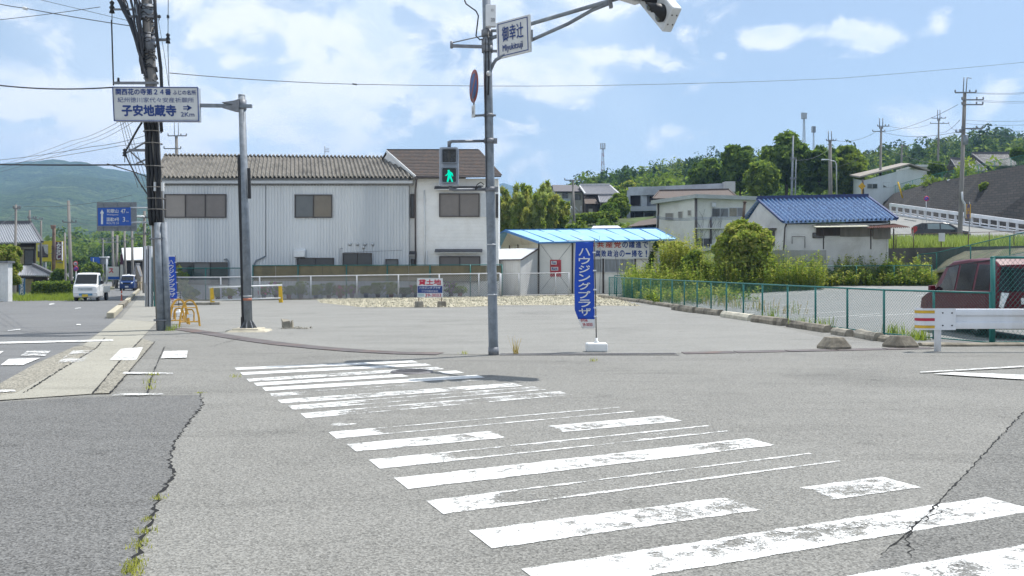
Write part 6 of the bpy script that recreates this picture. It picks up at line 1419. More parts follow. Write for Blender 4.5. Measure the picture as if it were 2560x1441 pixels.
wwin(t, bB, bC, (1779, 521, 1820, 543), [M_DGLASS, M_PANE], M_GALVL); wwin(t, bB, bC, (1822, 520, 1862, 542), [pm('tan_blind', (.26, .23, .19), .7), pm('grey_blind', (.22, .21, .22), .7)], M_GALVL); wwin(t, bB, bC, (1740, 596, 1775, 618), [M_DGLASS, M_DGLASS], M_GALVL)
m = MB(); m.tube([onwall(bB, bC, 1739, 497, .12), onwall(bB, bC, 1739, 620, .12)], .11, 8); m.build('downpipe', M_GUT, t); m = MB(); m.tube([onwall(bB, bC, 1776, 545, .1), onwall(bB, bC, 1776, 610, .1)], .09, 8); m.build('downpipe', M_GUT, t); m = MB(); m.tube([onwall(bA, bB, 1648, 505, .1), onwall(bA, bB, 1645, 600, .1)], .09, 8); m.build('downpipe', M_GUT, t)
m = MB(); m.prism([onwall(bB, bC, 1737, 573, .0), onwall(bB, bC, 1930, 572, .0), onwall(bB, bC, 1930, 572, .3), onwall(bB, bC, 1737, 573, .3)], (0, 0, .1)); m.build('ledge', M_BEIGE, t)
m = MB(); a = onwall(bB, bC, 1783, 514, .02); m.box(a + Vector((-.2, -.3, -.15)), a + Vector((.2, 0, .25))); m.build('vent_box', M_FASC, t)
m = MB(); r = random.Random(5)
for i in range(14):
    x, y = r.uniform(1742, 1800), 600; pts = []
    for k in range(9):
        pts.append(onwall(bB, bC, min(1870, max(1740, x)), y, .1)); x += r.uniform(-6, 7); y -= r.uniform(5, 12)
        if y < 506: break
    m.tube(pts, .010, 4)
m.build('withered_vine', M_WOODD, t)
# concrete building behind with brown roof house
cA, cB = W(1571, 545, 122), W(1836, 545, 118); cA.z = cB.z = 0
t = thing('concrete_building', 'bare grey concrete two storey building with dark balconies', 'building', (cA.x + 6, 121, 8)); M_CB = pm('bare_concrete', (.42, .45, .50), .85, 0, .12, .7, stain=(.22, .24, .28), stain_amt=.6)
z = lambda py: W(0, py, 120).z
dp = Vector((1.5, 9, 0))
m = MB()
for a, b, y0, y1 in ((0, 1, 486, 466), (0, 1, 526, 514)): wallq(m, cA, cB, z(y0), z(y0), z(y1), z(y1) + (.25 if y1 == 466 else 0), .25)
cA2, cB2 = cA + Vector((0, 1.6, 0)), cB + Vector((0, 1.6, 0)); wallq(m, cA2, cB2, 5, 5, z(470), z(470), .25); wallq(m, cA + dp, cA, 5, 5, z(466), z(466), .25); wallq(m, cB, cB + dp, 5, 5, z(466), z(466), .25)
m.prism([Vector((p.x, p.y, z(468))) for p in (cA + Vector((0, .3, 0)), cB + Vector((0, .3, 0)), cB + dp, cA + dp)], (0, 0, .2)); m.prism([Vector((p.x, p.y, z(526))) for p in (cA + Vector((0, .3, 0)), cB + Vector((0, .3, 0)), cB2, cA2)], (0, 0, .2)); m.build('wall', M_CB, t)
for x0, x1 in ((1571, 1574), (1607, 1622)): 
    m = MB(); a, b = W(x0, 514, 120), W(x1, 486, 120); m.box((a.x, cA.y - .4, a.z), (b.x, cA.y + .6, b.z)); m.build('pillar', M_CB, t)
for r_ in ((1576, 487, 1606, 514), (1624, 490, 1650, 506)): wpanel(t, cA2, cB2, r_, pm('brown_shutter', (.075, .06, .062), .7, 0, .15, 4), 'shutter')
for r_ in ((1574, 533, 1586, 545), (1588, 528, 1608, 545), (1612, 532, 1634, 545)): wpanel(t, cA2, cB2, r_, pm('brown_shutter', (.075, .06, .062), .7), 'shutter')
m = MB(); a = W(1834, 480, 118); m.box((a.x - 1.2, 117.5, a.z), (a.x + .1, 119, W(0, 455, 118).z)); m.build('parapet_tower', pm('pale_concrete', (.50, .50, .50), .8, 0, .1, 1), t)
M_BRT = pm('brown_tile', (.115, .09, .076), .85, 0, .2, 4)
ghouse('brown_roof_house', 'low house with a plain brown roof between the concrete and beige buildings', W(1632, 498, 108), W(1845, 496, 108), W(1648, 480, 114), W(1822, 477, 114), 6.0, M_BRT, M_WEATH, ridge=.2)
ghouse('brown_roof_hut', 'small hut with a low grey brown roof left of the beige building', W(1568, 569, 100), W(1642, 562, 98), W(1600, 554, 105), W(1650, 545, 103), 4.5, M_BRT, M_WEATH, ridge=0)
# houses on the slope
M_GTILE = pm('grey_tile', (.22, .22, .235), .6, 0, .2, 6, stain=(.13, .13, .14), stain_amt=.5); M_GCAP = pm('grey_ridge', (.10, .10, .11), .7, 0, .2, 5)
t, A, B, C2, D2 = ghouse('slope_house', 'two storey pale house with a dim grey roof and small balcony beside the bamboo', W(1385, 480, 132), W(1464, 480, 132), W(1380, 464, 137), W(1440, 464, 137), 9, pm('dim_roof', (.13, .12, .125), .8, 0, .2, 5), pm('cream_wall', (.40, .40, .35), .8, 0, .1, 1), ridge=0)
wwin(t, A, B, (1406, 483, 1419, 496), [M_DGLASS], M_FRAME); wwin(t, A, B, (1437, 487, 1451, 500), [M_DGLASS, M_PANE], M_FRAME); wpanel(t, A, B, (1408, 498, 1425, 514), pm('balcony_blue', (.36, .42, .45), .7), 'balcony', .7)
m = MB(); m.tube([W(1425, 515, 131), W(1450, 540, 130.5)], .07, 6); m.tube([W(1432, 513, 131), W(1452, 533, 130.5)], .07, 6); m.tube([W(1453, 515, 131), W(1453, 545, 131)], .09, 6); m.tube([W(1426, 515, 131), W(1426, 545, 131)], .09, 6); m.build('outside_stair', M_GALVL, t)
t, *_ = ghouse('tiled_house', 'traditional house with a pale grey tiled roof and white ridge ends on the slope', W(1463, 487, 128), W(1548, 487, 128), W(1449, 467, 134), W(1524, 466, 134), 9.5, M_GTILE, M_WOODD, 24, .05, ridge=.35, capm=pm('white_ridge', (.5, .5, .5), .7))
ghouse('tiled_annex', 'lower grey tiled annex stepping down in front of the traditional slope house', W(1500, 508, 124), W(1560, 506, 124), W(1496, 492, 127), W(1545, 490, 127), 9, M_GTILE, M_WOODD, 14, .05, ridge=.25)
t, A, B, C2, D2 = ghouse('dark_annex', 'dark timber annex with a brown roof left of the tiled slope house', W(1462, 511, 126), W(1497, 511, 126), W(1460, 492, 129), W(1484, 492, 129), 9, M_BRT, M_WOODD, ridge=0); wwin(t, A, B, (1471, 522, 1482, 532), [M_CURT], M_FRAME)
# warehouse
M_WHT = pm('warehouse_grey', (.62, .66, .69), .7, 0, .07, 1, streak=True)
fl_, ap, fr_, bl_, ba = W(2156, 446, 112), W(2271, 416, 114), W(2308, 428, 115), W(2133, 441, 126), W(2252, 413, 128)
t = thing('warehouse', 'pale grey warehouse with a long shallow brown roof above the block wall', 'warehouse', (fl_.x + 2, 113, 11)); zb = 9.0
m = MB(); mm_ = lambda p, zz: (p.x, p.y, zz)
m.add([mm_(fl_, zb), mm_(fr_, zb), tuple(fr_ - Vector((0, 0, .3))), tuple(ap - Vector((0, 0, .3))), tuple(fl_ - Vector((0, 0, .3))), mm_(bl_, zb), tuple(bl_ - Vector((0, 0, .3)))], [(0, 1, 2, 3, 4), (5, 0, 4, 6)])
wallq(m, fr_, fr_ + (ba - ap), zb, zb, fr_.z - .3, fr_.z - .3, .1); m.build('wall', M_WHT, t)
m = MB(); d_ = ba - ap; m.prism([fl_ + Vector((-.5, -.5, 0)), ap + Vector((0, -.6, .1)), ba + Vector((0, 0, .1)), bl_ + Vector((-.5, 0, 0))], (0, 0, .18)); m.prism([ap + Vector((0, -.6, .1)), fr_ + Vector((.6, -.5, -.1)), fr_ + d_ + Vector((.6, 0, -.1)), ba + Vector((0, 0, .1))], (0, 0, .18)); m.build('roof', pm('tan_sheet_roof', (.30, .27, .23), .8, 0, .15, 1, stain=(.2, .17, .14), stain_amt=.5), t)
for r_ in ((2167, 460, 2193, 472), (2207, 457, 2233, 469), (2246, 456, 2281, 470)): wwin(t, fl_, fr_, r_, [M_PANE, M_DGLASS], M_GALVL)
m = MB(); m.tube([W(2157, 448, 111.7), W(2158, 490, 111.7)], .12, 6); m.build('downpipe', M_GUT, t)
q = W(2155, 466, 110.5); m = MB(); m.prism([q + Vector(v) for v in ((-.45, 0, 0), (0, 0, -.45), (.45, 0, 0), (0, 0, .45))], (0, .04, 0)); m.tube([q - Vector((0, -.06, 2.2)), q + Vector((0, .06, .3))], .05, 6); solo(m, 'warning_sign', pm('sign_amber', (.58, .33, .02), .5), 'yellow diamond warning sign by the corner of the grey warehouse', 'sign')
q = W(2250, 470, 108); m = MB(); m.tube([q + Vector((-.25, 0, .7)), q + Vector((.3, 0, -1.2))], .09, 6); solo(m, 'guy_guard', M_YEL, 'yellow guard on a slanting guy wire beside the warehouse', 'cable guard')
M_RUIN = pm('ruined_tile', (.26, .255, .25), .85, 0, .4, 2.5, bump=.5, stain=(.10, .085, .07), stain_amt=.7)
ghouse('ruined_house', 'collapsing old house with a broken pale tiled roof above the block wall', W(2398, 432, 128), W(2468, 429, 126), W(2376, 399, 132), W(2440, 405, 130), 14, M_RUIN, M_WOODD, 18, .07, ridge=.3, capm=M_GCAP)
ghouse('old_tiled_house', 'old house with a long grey tiled roof, right of the collapsing one', W(2467, 416, 128), W(2540, 416, 127), W(2430, 387, 134), W(2530, 387, 133), 14, M_RUIN, M_WOODD, 24, .07, ridge=.35, capm=M_GCAP)
m = MB(); a, b = W(2295, 430, 135), W(2342, 418, 135); m.box((a.x, 135, 10), (b.x, 141, b.z)); m.box((a.x - .5, 134.6, b.z), (b.x + .5, 141.5, b.z + .3)); solo(m, 'flat_roof_house', M_HW, 'small pale flat roofed house between the warehouse and the ruined house', 'house')
# ------------------------------------------------------------------ hills
def ridge_at(R_, px):
    for (a, b), (c, d) in zip(R_, R_[1:]):
        if a <= px <= c: return b + (d - b) * (px - a) / (c - a)
    return R_[0][1] if px < R_[0][0] else R_[-1][1]
RH = [(1330, 570), (1400, 535), (1450, 505), (1500, 482), (1560, 478), (1640, 462), (1720, 446), (1800, 438), (1900, 432), (2000, 438), (2100, 436), (2180, 430), (2300, 412), (2420, 390), (2480, 378), (2560, 388), (2800, 372), (3200, 385)]
def hill_pt(px, v):                              # v 0 foot .. 1 ridge
    Yr = 400 - 60 * sstep(1400, 2700, px); Y0 = 165; Y = Y0 + (Yr - Y0) * v; x0 = (px - 1280) / F * Y
    zr = EYE + (HZ - ridge_at(RH, px)) / F * Yr; z0 = T((px - 1280) / F * Y0, Y0) - .5
    return Vector((x0, Y, z0 + (zr - z0) * v ** .9 + 1.5 * mnoise.noise(Vector((x0 * .03, Y * .03, 2))) * v))
m = MB(); nx, nv = 70, 12; vs = []
for j in range(nv + 4):
    for i in range(nx + 1):
        px = 1330 + (3200 - 1330) * i / nx
        p = hill_pt(px, min(1, j / nv)); 
        if j > nv: p = p + Vector(((px - 1280) / F * 40 * (j - nv), 40 * (j - nv), -6 * (j - nv)))
        vs.append(p)
m.add(vs, [(j * (nx + 1) + i, j * (nx + 1) + i + 1, (j + 1) * (nx + 1) + i + 1, (j + 1) * (nx + 1) + i) for j in range(nv + 3) for i in range(nx)], 0, True)
struct(m.build('wooded_hill', pm('hill_ground', (.035, .055, .02), .95, 0, .4, .1, bump=.5)))
def forest(name, label, pts, mats, seed, nleaf, size):
    rs = np.random.RandomState(seed); Q = []; MI = []
    for p, r_ in pts:
        mi = rs.randint(0, len(mats)); hh = r_ * rs.uniform(.9, 1.5)
        for k in range(4):
            o_ = rs.normal(size=3) * r_ * .38; c = np.array(p) + o_ + np.array([0, 0, hh * (.55 + .2 * k)])
            q = leaf_quads(rs, c, np.array([r_, r_, hh * .7]) * rs.uniform(.5, .8), nleaf // 4, size * rs.uniform(.8, 1.2), shell=.7); Q.append(q); MI.append(np.full(len(q), mi))
    return tag(quads(name, np.concatenate(Q), None, None, mats, np.concatenate(MI)), label, 'forest', kind='stuff')
r = random.Random(11); P = []
for i in range(620):
    v = r.random() ** .7; px = r.uniform(1380, 2680); P.append((hill_pt(px, v), r.uniform(2.2, 4.4)))
for i in range(110): px = 1400 + 1260 * i / 110 + r.uniform(-6, 6); P.append((hill_pt(px, 1) + Vector((0, r.uniform(0, 12), -1)), r.uniform(2.4, 4.6)))
forest('hill_forest', 'dense mixed forest covering the hill on the right', P, [L_FOR, L_FOR, L_FORY, leafmat('forest_blue', (.03, .055, .03), .4)], 3, 220, .62)
# far mountain on the left
RM = [(-900, 430), (-300, 418), (-50, 413), (0, 409), (60, 405), (130, 402), (200, 409), (260, 424), (330, 431), (420, 446), (520, 470), (700, 500), (900, 545), (1150, 610), (1250, 640)]
VF = [(200, 0), (450, .035), (800, .13), (1500, .44), (2100, .74), (2600, 1), (3000, .95), (3800, .6)]
m = MB(); nx = 150; Ys = [200, 260, 330, 400, 450, 520, 600, 700, 800, 920, 1050, 1200, 1350, 1500, 1650, 1800, 1950, 2100, 2220, 2340, 2460, 2550, 2600, 2700, 3000, 3800]; vs = []
for Y in Ys:
    f = ridge_at(VF, Y)
    for i in range(nx + 1):
        px = -900 + 2150 * i / nx; x = (px - 1280) / F * Y; zr = EYE + (HZ - ridge_at(RM, px)) / F * 2600
        nz = mnoise.fractal(Vector((x * .0022, Y * .0016, 3.1)), .9, 2.1, 6) ; am = min(1, max(0, (Y - 350) / 900)) * (1 if Y < 2300 else max(.12, 1 - (Y - 2300) / 280))
        vs.append((x, Y, zr * f + nz * 42 * am - (3 if Y < 300 else 0)))
m.add(vs, [(j * (nx + 1) + i, j * (nx + 1) + i + 1, (j + 1) * (nx + 1) + i + 1, (j + 1) * (nx + 1) + i) for j in range(len(Ys) - 1) for i in range(nx)], 0, True)
mm, n = newmat('mountain_forest'); oc = n('ShaderNodeTexCoord').outputs['Object']
na = n.noise(oc, .006, 8, .6, .6); nb = n.noise(oc, .03, 6, .7); nc = n.noise(oc, .12, 4, .7)
c = n.mix(n.ramp(na, .38, .58), (.016, .036, .016), (.075, .125, .04)); c = n.mix(n.math('MULTIPLY', n.ramp(n.noise(oc, .009, 8, .72, .8), .53, .60), .85), c, (.28, .32, .15)); c = n.mix(n.math('MULTIPLY', n.ramp(nb, .44, .58), .8), c, (.006, .018, .010)); c = n.mix(n.math('MULTIPLY', n.ramp(nc, .40, .62), .7), n.mix(.75, c, (.16, .21, .08)), c)
n('ShaderNodeOutputMaterial', {0: n('ShaderNodeBsdfPrincipled', {'Base Color': c, 'Roughness': 1.0, 'Specular IOR Level': 0, 'Normal': n('ShaderNodeBump', {'Strength': 1.0, 'Distance': 26.0, 'Height': n.math('ADD', nb, n.math('MULTIPLY', nc, .4))}).outputs[0]}).outputs[0]})
struct(m.build('mountain', mm))
m = MB(); rm = [(1120, 640, 0), (1180, 480, 0), (1225, 466, 0), (1258, 458, 0), (1275, 463, 0), (1300, 472, 0), (1400, 500, 0), (1500, 640, 0)]
a = [W(x, y, 3600) for x, y, _ in rm]; b = [p + Vector((0, -700, 0)) for p in a]; b = [Vector((p.x, p.y, 5)) for p in b]; m.add(b + a, [(i, i + 1, i + 9, i + 8) for i in range(7)], 0, True); struct(m.build('distant_mountain', mm))
# ------------------------------------------------------------------ trees and shrubs on the right
bm = [L_BAMB, L_YEL, L_BAMB, L_BRIGHT]
def bamboo(label, px, py0, hw, Y, seed, n=30):
    rs = np.random.RandomState(seed); x = (px - 1280) / F * Y; g = T(x, Y); top_ = EYE + (HZ - py0) / F * Y - g; r_ = hw / F * Y; Q = []; MI = []
    t = thing('bamboo_clump', label, 'bamboo', (x, Y, g), 'bamboo clumps behind the shed'); m = MB()
    for k in range(n):
        a = rs.uniform(0, 6.28); o_ = rs.rand() ** .5; H = top_ * rs.uniform(.55, 1.0) * (1 - .28 * o_); b = np.array([x + math.cos(a) * r_ * .4 * o_, Y + math.sin(a) * r_ * .4 * o_, g]); dx, dy = math.cos(a) * r_ * (.25 + .6 * o_), math.sin(a) * r_ * (.25 + .6 * o_); pts = []
        for i in range(15):
            f = i / 14; bend = f ** 2.2; p = b + np.array([dx * bend, dy * bend, H * (f - .10 * bend * o_ - .06 * f ** 6)]); pts.append(p)
            if f > .12:
                rr = (.35 + .75 * math.sin(min(1, f * 1.05) * 3.0) ) * r_ * .20 + .12; q = leaf_quads(rs, p, np.array([rr, rr, rr * 1.1]), 54, .30, droop=.9, shell=.25, asp=.30); Q.append(q); MI.append(np.full(len(q), rs.randint(0, 4)))
        m.tube([Vector(p) for p in pts[::2]], [.045 * (1 - .8 * i / 7) for i in range(8)], 5)
    m.build('culms', pm('bamboo_culm', (.16, .19, .07), .6), t); quads('crown', np.concatenate(Q), None, t, bm, np.concatenate(MI))
bamboo('feathery bamboo clump with arching plumes, leftmost of three behind the blue shed', 1292, 420, 50, 100, 21, 60); bamboo('tallest feathery bamboo clump, middle of three behind the blue shed', 1335, 412, 50, 98, 22, 60); bamboo('feathery bamboo clump next to the slope house, rightmost of three', 1376, 420, 38, 102, 23, 45)
for px, y0, y1, hw, Y, mt, lb in ((1768, 397, 492, 46, 132, [L_DARK, L_MID], 'rounded dark evergreen tree, lowest on the left of the big tree group'), (1848, 348, 492, 44, 128, [L_MID, L_DARK], 'tall upright tree with a leaning top left of the biggest crown'), (1905, 402, 495, 42, 122, [L_BRIGHT, L_MID], 'brighter green tree tucked below the tall upright tree'),
        (1965, 328, 495, 66, 130, [L_MID, L_DARK, L_MID], 'biggest tree of the group with the highest leafy crown'), (2045, 348, 495, 50, 127, [L_DARK, L_MID], 'broad dark tree right of the biggest crown, partly reddish'), (2112, 360, 498, 52, 130, [L_BRIGHT, L_MID], 'wide light green tree at the right end of the big tree group'),
        (1572, 455, 500, 26, 150, [L_MID, L_YEL], 'small yellowish tree above the concrete building roof'), (1548, 482, 548, 24, 118, [L_MID, L_BRIGHT], 'bushy tree beside the dark end of the concrete building'), (1525, 505, 560, 20, 114, [L_DARK, L_MID], 'dark round shrubby tree below the tiled annex'), (2341, 408, 440, 20, 124, [L_DARK, L_MID], 'dark pine like tree left of the ruined house'), (2545, 372, 400, 15, 124, [L_DARK, L_MID], 'small clipped garden pine right of the old tiled house')):
    tree('tree', lb, px, y0, y1, hw, Y, mt, px, 70, 230, 1.0, group='trees behind the houses', cl=(.16, .44), low=-.9)
tree('round_tree', 'neat round yellow green tree left of the blue tiled house', 1858, 546, 715, 78, 56, [L_BRIGHT, L_YEL, L_BRIGHT], 31, 120, 360, .8, cl=(.2, .34), low=-1.0, depth=.9)
tree('tall_shrub', 'tall loose yellow green shrub at the right end of the blue shed', 1690, 590, 725, 40, 60.5, [L_YEL, L_YEL, L_BRIGHT], 32, 110, 130, .6, cl=(.14, .34), core=.5, low=-1, cat='shrub')
tree('tall_shrub', 'bushy green shrub under the tall yellow green one beside the vertical sign', 1735, 615, 735, 42, 57, [L_BRIGHT, L_MID], 33, 46, 230, .6, cat='shrub')
tree('leafy_bush', 'sunlit leafy bush behind the green fence next to the hidden banner flag', 450, 660, 752, 24, 60.8, [L_YEL, L_BRIGHT], 34, 30, 120, .7, cat='bush', trunk=True)
tree('leafy_bush', 'low round bush at the foot of the green fence behind the yellow barriers', 478, 715, 760, 20, 60.6, [L_BRIGHT, L_MID], 35, 24, 120, .6, cat='bush')
tree('leafy_bush', 'dense green bush at the far edge of the car park beside the dark wall', 2225, 655, 722, 36, 57.9, [L_BRIGHT, L_MID, L_MID], 36, 60, 90, .7, cat='bush', cl=(.15, .45), core=.6)
tree('leafy_bush', 'bright green bush left of the dense one at the far edge of the car park', 2145, 662, 722, 40, 57.8, [L_BRIGHT, L_YEL], 37, 60, 90, .7, cat='bush', cl=(.15, .45), core=.6)
tree('leafy_bush', 'thin upright sapling in front of the dark stained wall', 2190, 622, 680, 13, 60.6, [L_BRIGHT, L_MID], 38, 22, 100, .7, cat='bush')
tree('wall_sapling', 'small green sapling growing out of the dark block wall', 2461, 453, 488, 10, 96, [L_MID, L_BRIGHT], 39, 18, 100, .8, cat='sapling')
# ivy on the shed front
rs = np.random.RandomState(4); Q = []
for px, py, hw, hh in ((1640, 615, 9, 12), (1632, 640, 8, 18), (1622, 670, 9, 14), (1612, 690, 12, 8), (1648, 606, 10, 6), (1590, 690, 10, 8), (1628, 655, 6, 20)):
    c = sq(px, py, .22); Q.append(leaf_quads(rs, c[:], np.array([hw, 4, hh]) / F * 64, 130, .09, shell=.2))
t = thing('ivy', 'dark ivy climbing the shed wall between the two signs', 'ivy', sq(1625, 735, .2)); quads('foliage', np.concatenate(Q), None, t, [L_DARK, L_MID], np.arange(130 * 7) % 2)
m = MB(); m.tube([sq(1625, 735, .12), sq(1621, 690, .15), sq(1632, 650, .15), sq(1645, 610, .15)], .035, 6); m.build('stem', M_TRUNK, t); m = MB(); m.tube([sq(1540, 640, .2), sq(1545, 690, .2), sq(1543, 735, .2)], .012, 5); m.tube([sq(1500, 590, .3), sq(1503, 650, .2), sq(1500, 735, .2)], .012, 5); m.build('stem', M_TRUNK, t)
# weeds in the neighbouring plot
def weeds(name, label, region, n, h0, h1, seed, mats, lw=.085, cat='weeds', zf=None, leafn=15, spread=.25):
    rs = random.Random(seed); Q = []; MI = []
    for i in range(n):
        x, y = region(rs); z = zf(x, y) if zf else T(x, y); h = rs.uniform(h0, h1) * rs.uniform(.7, 1.1); lx, ly = rs.gauss(0, spread) * h * .5, rs.gauss(0, spread) * h * .5; mi = rs.randrange(len(mats))
        Q.append([(x - .007, y, z), (x + .007, y, z), (x + lx + .005, y + ly, z + h), (x + lx - .005, y + ly, z + h)]); MI.append(mi)
        for k in range(leafn):
            f = rs.uniform(.12, 1.02); a = rs.uniform(0, 6.28); l = lw * rs.uniform(1.2, 2.6); cx, cy, cz = x + lx * f, y + ly * f, z + h * f; ux, uy, uz = math.cos(a) * l, math.sin(a) * l, rs.uniform(-.2, .7) * l; vx, vy = -math.sin(a) * lw * .55, math.cos(a) * lw * .55
            Q.append([(cx, cy, cz), (cx + ux * .5 + vx, cy + uy * .5 + vy, cz + uz * .6), (cx + ux, cy + uy, cz + uz), (cx + ux * .5 - vx, cy + uy * .5 - vy, cz + uz * .6)]); MI.append(mi)
    return tag(quads(name, Q, None, None, mats, MI), label, cat, kind='stuff')
def reg(px0, px1, Y0, Y1): return lambda r: (lambda Y: ((r.uniform(px0, px1) - 1280) / F * Y, Y))(r.uniform(Y0, Y1))
weeds('weeds', 'rank yellow green weeds filling the plot behind the car park', reg(1560, 2060, 53.5, 60.5), 3000, .8, 2.1, 1, [L_YEL, L_BRIGHT, L_BRIGHT, L_MID])
weeds('weeds', 'lower green weeds along the far edge of the car park to the right', reg(2060, 2340, 56, 60.5), 900, .35, 1.1, 2, [L_BRIGHT, L_MID, L_YEL])
weeds('weeds', 'tall weeds between the blue tiled house and the shed', reg(1680, 1960, 57, 60), 700, 1.6, 2.9, 5, [L_YEL, L_BRIGHT, L_MID], .08)
weeds('weeds', 'tall leafy weeds tangled along the dark wall at the far right', reg(2090, 2320, 57.2, 60.3), 700, .7, 1.9, 8, [L_BRIGHT, L_YEL, L_MID], .10)
weeds('tall_weeds', 'tall wispy yellow green stems crowding the right end of the blue shed', reg(1648, 1752, 57.5, 60.5), 330, 2.2, 4.0, 12, [L_YEL, L_YEL, L_BRIGHT], .09, leafn=34, spread=.16)
weeds('weeds', 'weeds growing at the near left corner of the neighbouring plot', lambda r: (r.uniform(6.8, 12), r.uniform(44, 56)) , 420, .25, .9, 3, [L_BRIGHT, L_YEL, L_MID])
weeds('dry_weeds', 'dry straw coloured weeds behind the far end of the green fence', lambda r: (lambda f: (6.6 + f * 3.2 + r.uniform(.3, 1.2), 58 - f * 24))(r.random()), 260, .2, .6, 4, [L_DRY, L_DRY, L_BRIGHT], .03)
tufts('car_park_weeds', [G(*p)[:2] for p in ((1960, 812), (2000, 818), (2235, 835), (2240, 838), (2290, 850), (2300, 852), (1930, 800), (2060, 822))], L_BRIGHT, .32, 50, 'green weeds at the foot of the wire fence in the car park', 'weeds', .14, 7, .01)
def bank_z(x, y): 
    f = (y - 61.8) / 11; return 3.44 + f * .95 + .1
def breg(r): y = r.uniform(61.85, 70); return ((r.uniform(2025, 2640) - 1280) / F * y, y)
rs_ = random.Random(9); Q = []
for i in range(15000):
    x, y = breg(rs_); z = bank_z(x, y) - .12; h = rs_.uniform(.25, .75); a = rs_.uniform(0, 6.28); wx, wy = math.cos(a) * .022, math.sin(a) * .022; dx, dy = rs_.gauss(0, .16), rs_.gauss(0, .16)
    Q.append([(x - wx, y - wy, z), (x + wx, y + wy, z), (x + dx + wx * .3, y + dy + wy * .3, z + h), (x + dx - wx * .3, y + dy - wy * .3, z + h)])
tag(quads('bank_grass', Q, None, None, [L_GRASS, L_BRIGHT], np.arange(len(Q)) % 4 // 3), 'tall bright grass covering the bank above the dark wall', 'grass', kind='stuff')
def forest_pts(n, pxr, Yr, rr, seed): r = random.Random(seed); o = []; [o.append((lambda Y, px: (Vector(((px - 1280) / F * Y, Y, T((px - 1280) / F * Y, Y) - .5)), r.uniform(*rr)))(r.uniform(*Yr), r.uniform(*pxr))) for _ in range(n)]; return o
forest('hillside_shrubs', 'thick green shrubbery on the slope between the bamboo and the concrete building', forest_pts(90, (1395, 1560), (90, 104), (.6, 1.2), 5), [L_MID, L_BRIGHT, L_DARK], 6, 200, .30)
forest('hillside_shrubs', 'shrubbery behind the houses below the wooded hill', forest_pts(160, (1430, 2560), (140, 170), (1.6, 3.4), 6), [L_MID, L_DARK, L_BRIGHT], 7, 200, .42)
forest('hillside_shrubs', 'bushes and scrap greenery along the top of the block wall', [(top[1].lerp(top[3], random.Random(i).random()) + Vector((random.Random(i + 50).uniform(0, 3), random.Random(i + 90).uniform(1, 6), -.3)), random.Random(i).uniform(.5, 1.2)) for i in range(26)], [L_MID, L_BRIGHT], 8, 140, .2)
m = MB(); P_ = [W(1445, 548, 112), W(1530, 541, 112)]
t = thing('hedge', 'long clipped hedge on the slope in front of the tiled houses', 'hedge', W(1490, 556, 112)); rs = np.random.RandomState(8)
quads('foliage', np.concatenate([leaf_quads(rs, P_[0].lerp(P_[1], i / 22)[:], np.array([.8, .7, .65]), 120, .2) for i in range(23)]), None, t, [L_MID, L_BRIGHT], np.arange(23 * 120) % 2)
# ------------------------------------------------------------------ poles
def pole(name, label, px0, py0, px1, py1, Y, r=.16, arms=(), pins=True, mt=M_CONCP, group='distant utility poles', box=None, cat='utility pole'):
    a, b = W(px0, py0, Y), W(px1, py1, Y); t = thing(name, label, cat, b, group); g = Vector((b.x, b.y, min(b.z, T(b.x, Y)) - .3))
    m = MB(); m.tube([g, b, a], [r, r, r * .72], 10); m.build('shaft', mt, t)
    for k, (py, x0, x1) in enumerate(arms):
        m = MB(); m.beam(W(x0, py, Y - r), W(x1, py, Y - r), .09, .1); am = m.build('cross_arm', M_GALVD, t)
        m = MB()
        for x in (x0, x1, (x0 * .3 + x1 * .7)): m.lathe([(.02, 0), (.07, .05), (.05, .14), (.07, .2), (0, .25)], W(x, py, Y - r), n=8)
        m.build('insulator', M_GALVD, am)
    if box: m = MB(); m.cyl(W(box[0], box[3], Y - r), W(box[0], box[1], Y - r), box[2] / F * Y, n=12); m.build('transformer', M_GALV, t)
    return t
pole('utility_pole', 'tallest concrete utility pole on the right with a transformer beside the dark block wall', 2412, 232, 2400, 583, 76, .19, ((232, 2388, 2440), (250, 2405, 2458), (262, 2405, 2457), (322, 2405, 2457), (331, 2390, 2404)), box=(2414, 339, 6, 362))
m = MB()
for x0, x1 in ((2407, 2410), (2414, 2418)): m.tube([W(x0 + 1, 232, 76), W(x1, 194, 76)], .04, 6)
m.tube([W(2418, 195, 76), W(2429, 196, 76)], .03, 6); solo(m, 'lightning_rods', M_GALVD, 'pair of thin rods on top of the tallest right hand pole', 'rod')
m = MB(); m.tube([W(2405, 480, 75.5), W(2406, 500, 75.5), W(2412, 510, 75.5), W(2413, 545, 75.5)], .08, 8); solo(m, 'riser_pipe', M_GALVL, 'white riser pipe curling beside the tallest right hand pole', 'pipe')
pole('utility_pole', 'slim utility pole with twin top rods left of the warehouse roof', 2203, 318, 2200, 492, 116, .17, ((316, 2194, 2222), (329, 2182, 2212)), )
pole('utility_pole', 'utility pole with double cross arms rising behind the ruined house', 2347, 298, 2345, 408, 145, .17, ((296, 2330, 2364), (309, 2326, 2372), (350, 2337, 2350)))
pole('utility_pole', 'stout utility pole at the right end of the big trees', 2075, 350, 2076, 492, 118, .26, ((352, 2066, 2090),))
pole('utility_pole', 'thin pole with tiny arms just right of the warehouse roof', 2255, 362, 2253, 418, 150, .16, ((366, 2247, 2270),))
pole('utility_pole', 'pale pole with wires in front of the biggest tree', 1983, 340, 1979, 492, 108, .13, ((398, 1976, 1990),), mt=M_GALV)
pole('utility_pole', 'thin pole right of the pale tree pole with slanting stay', 1990, 395, 1988, 492, 108, .08, ((448, 1976, 1990),), mt=M_GALV)
pole('utility_pole', 'utility pole standing in front of the slope house by the bamboo', 1432, 450, 1436, 575, 104, .16, ((451, 1412, 1450),))
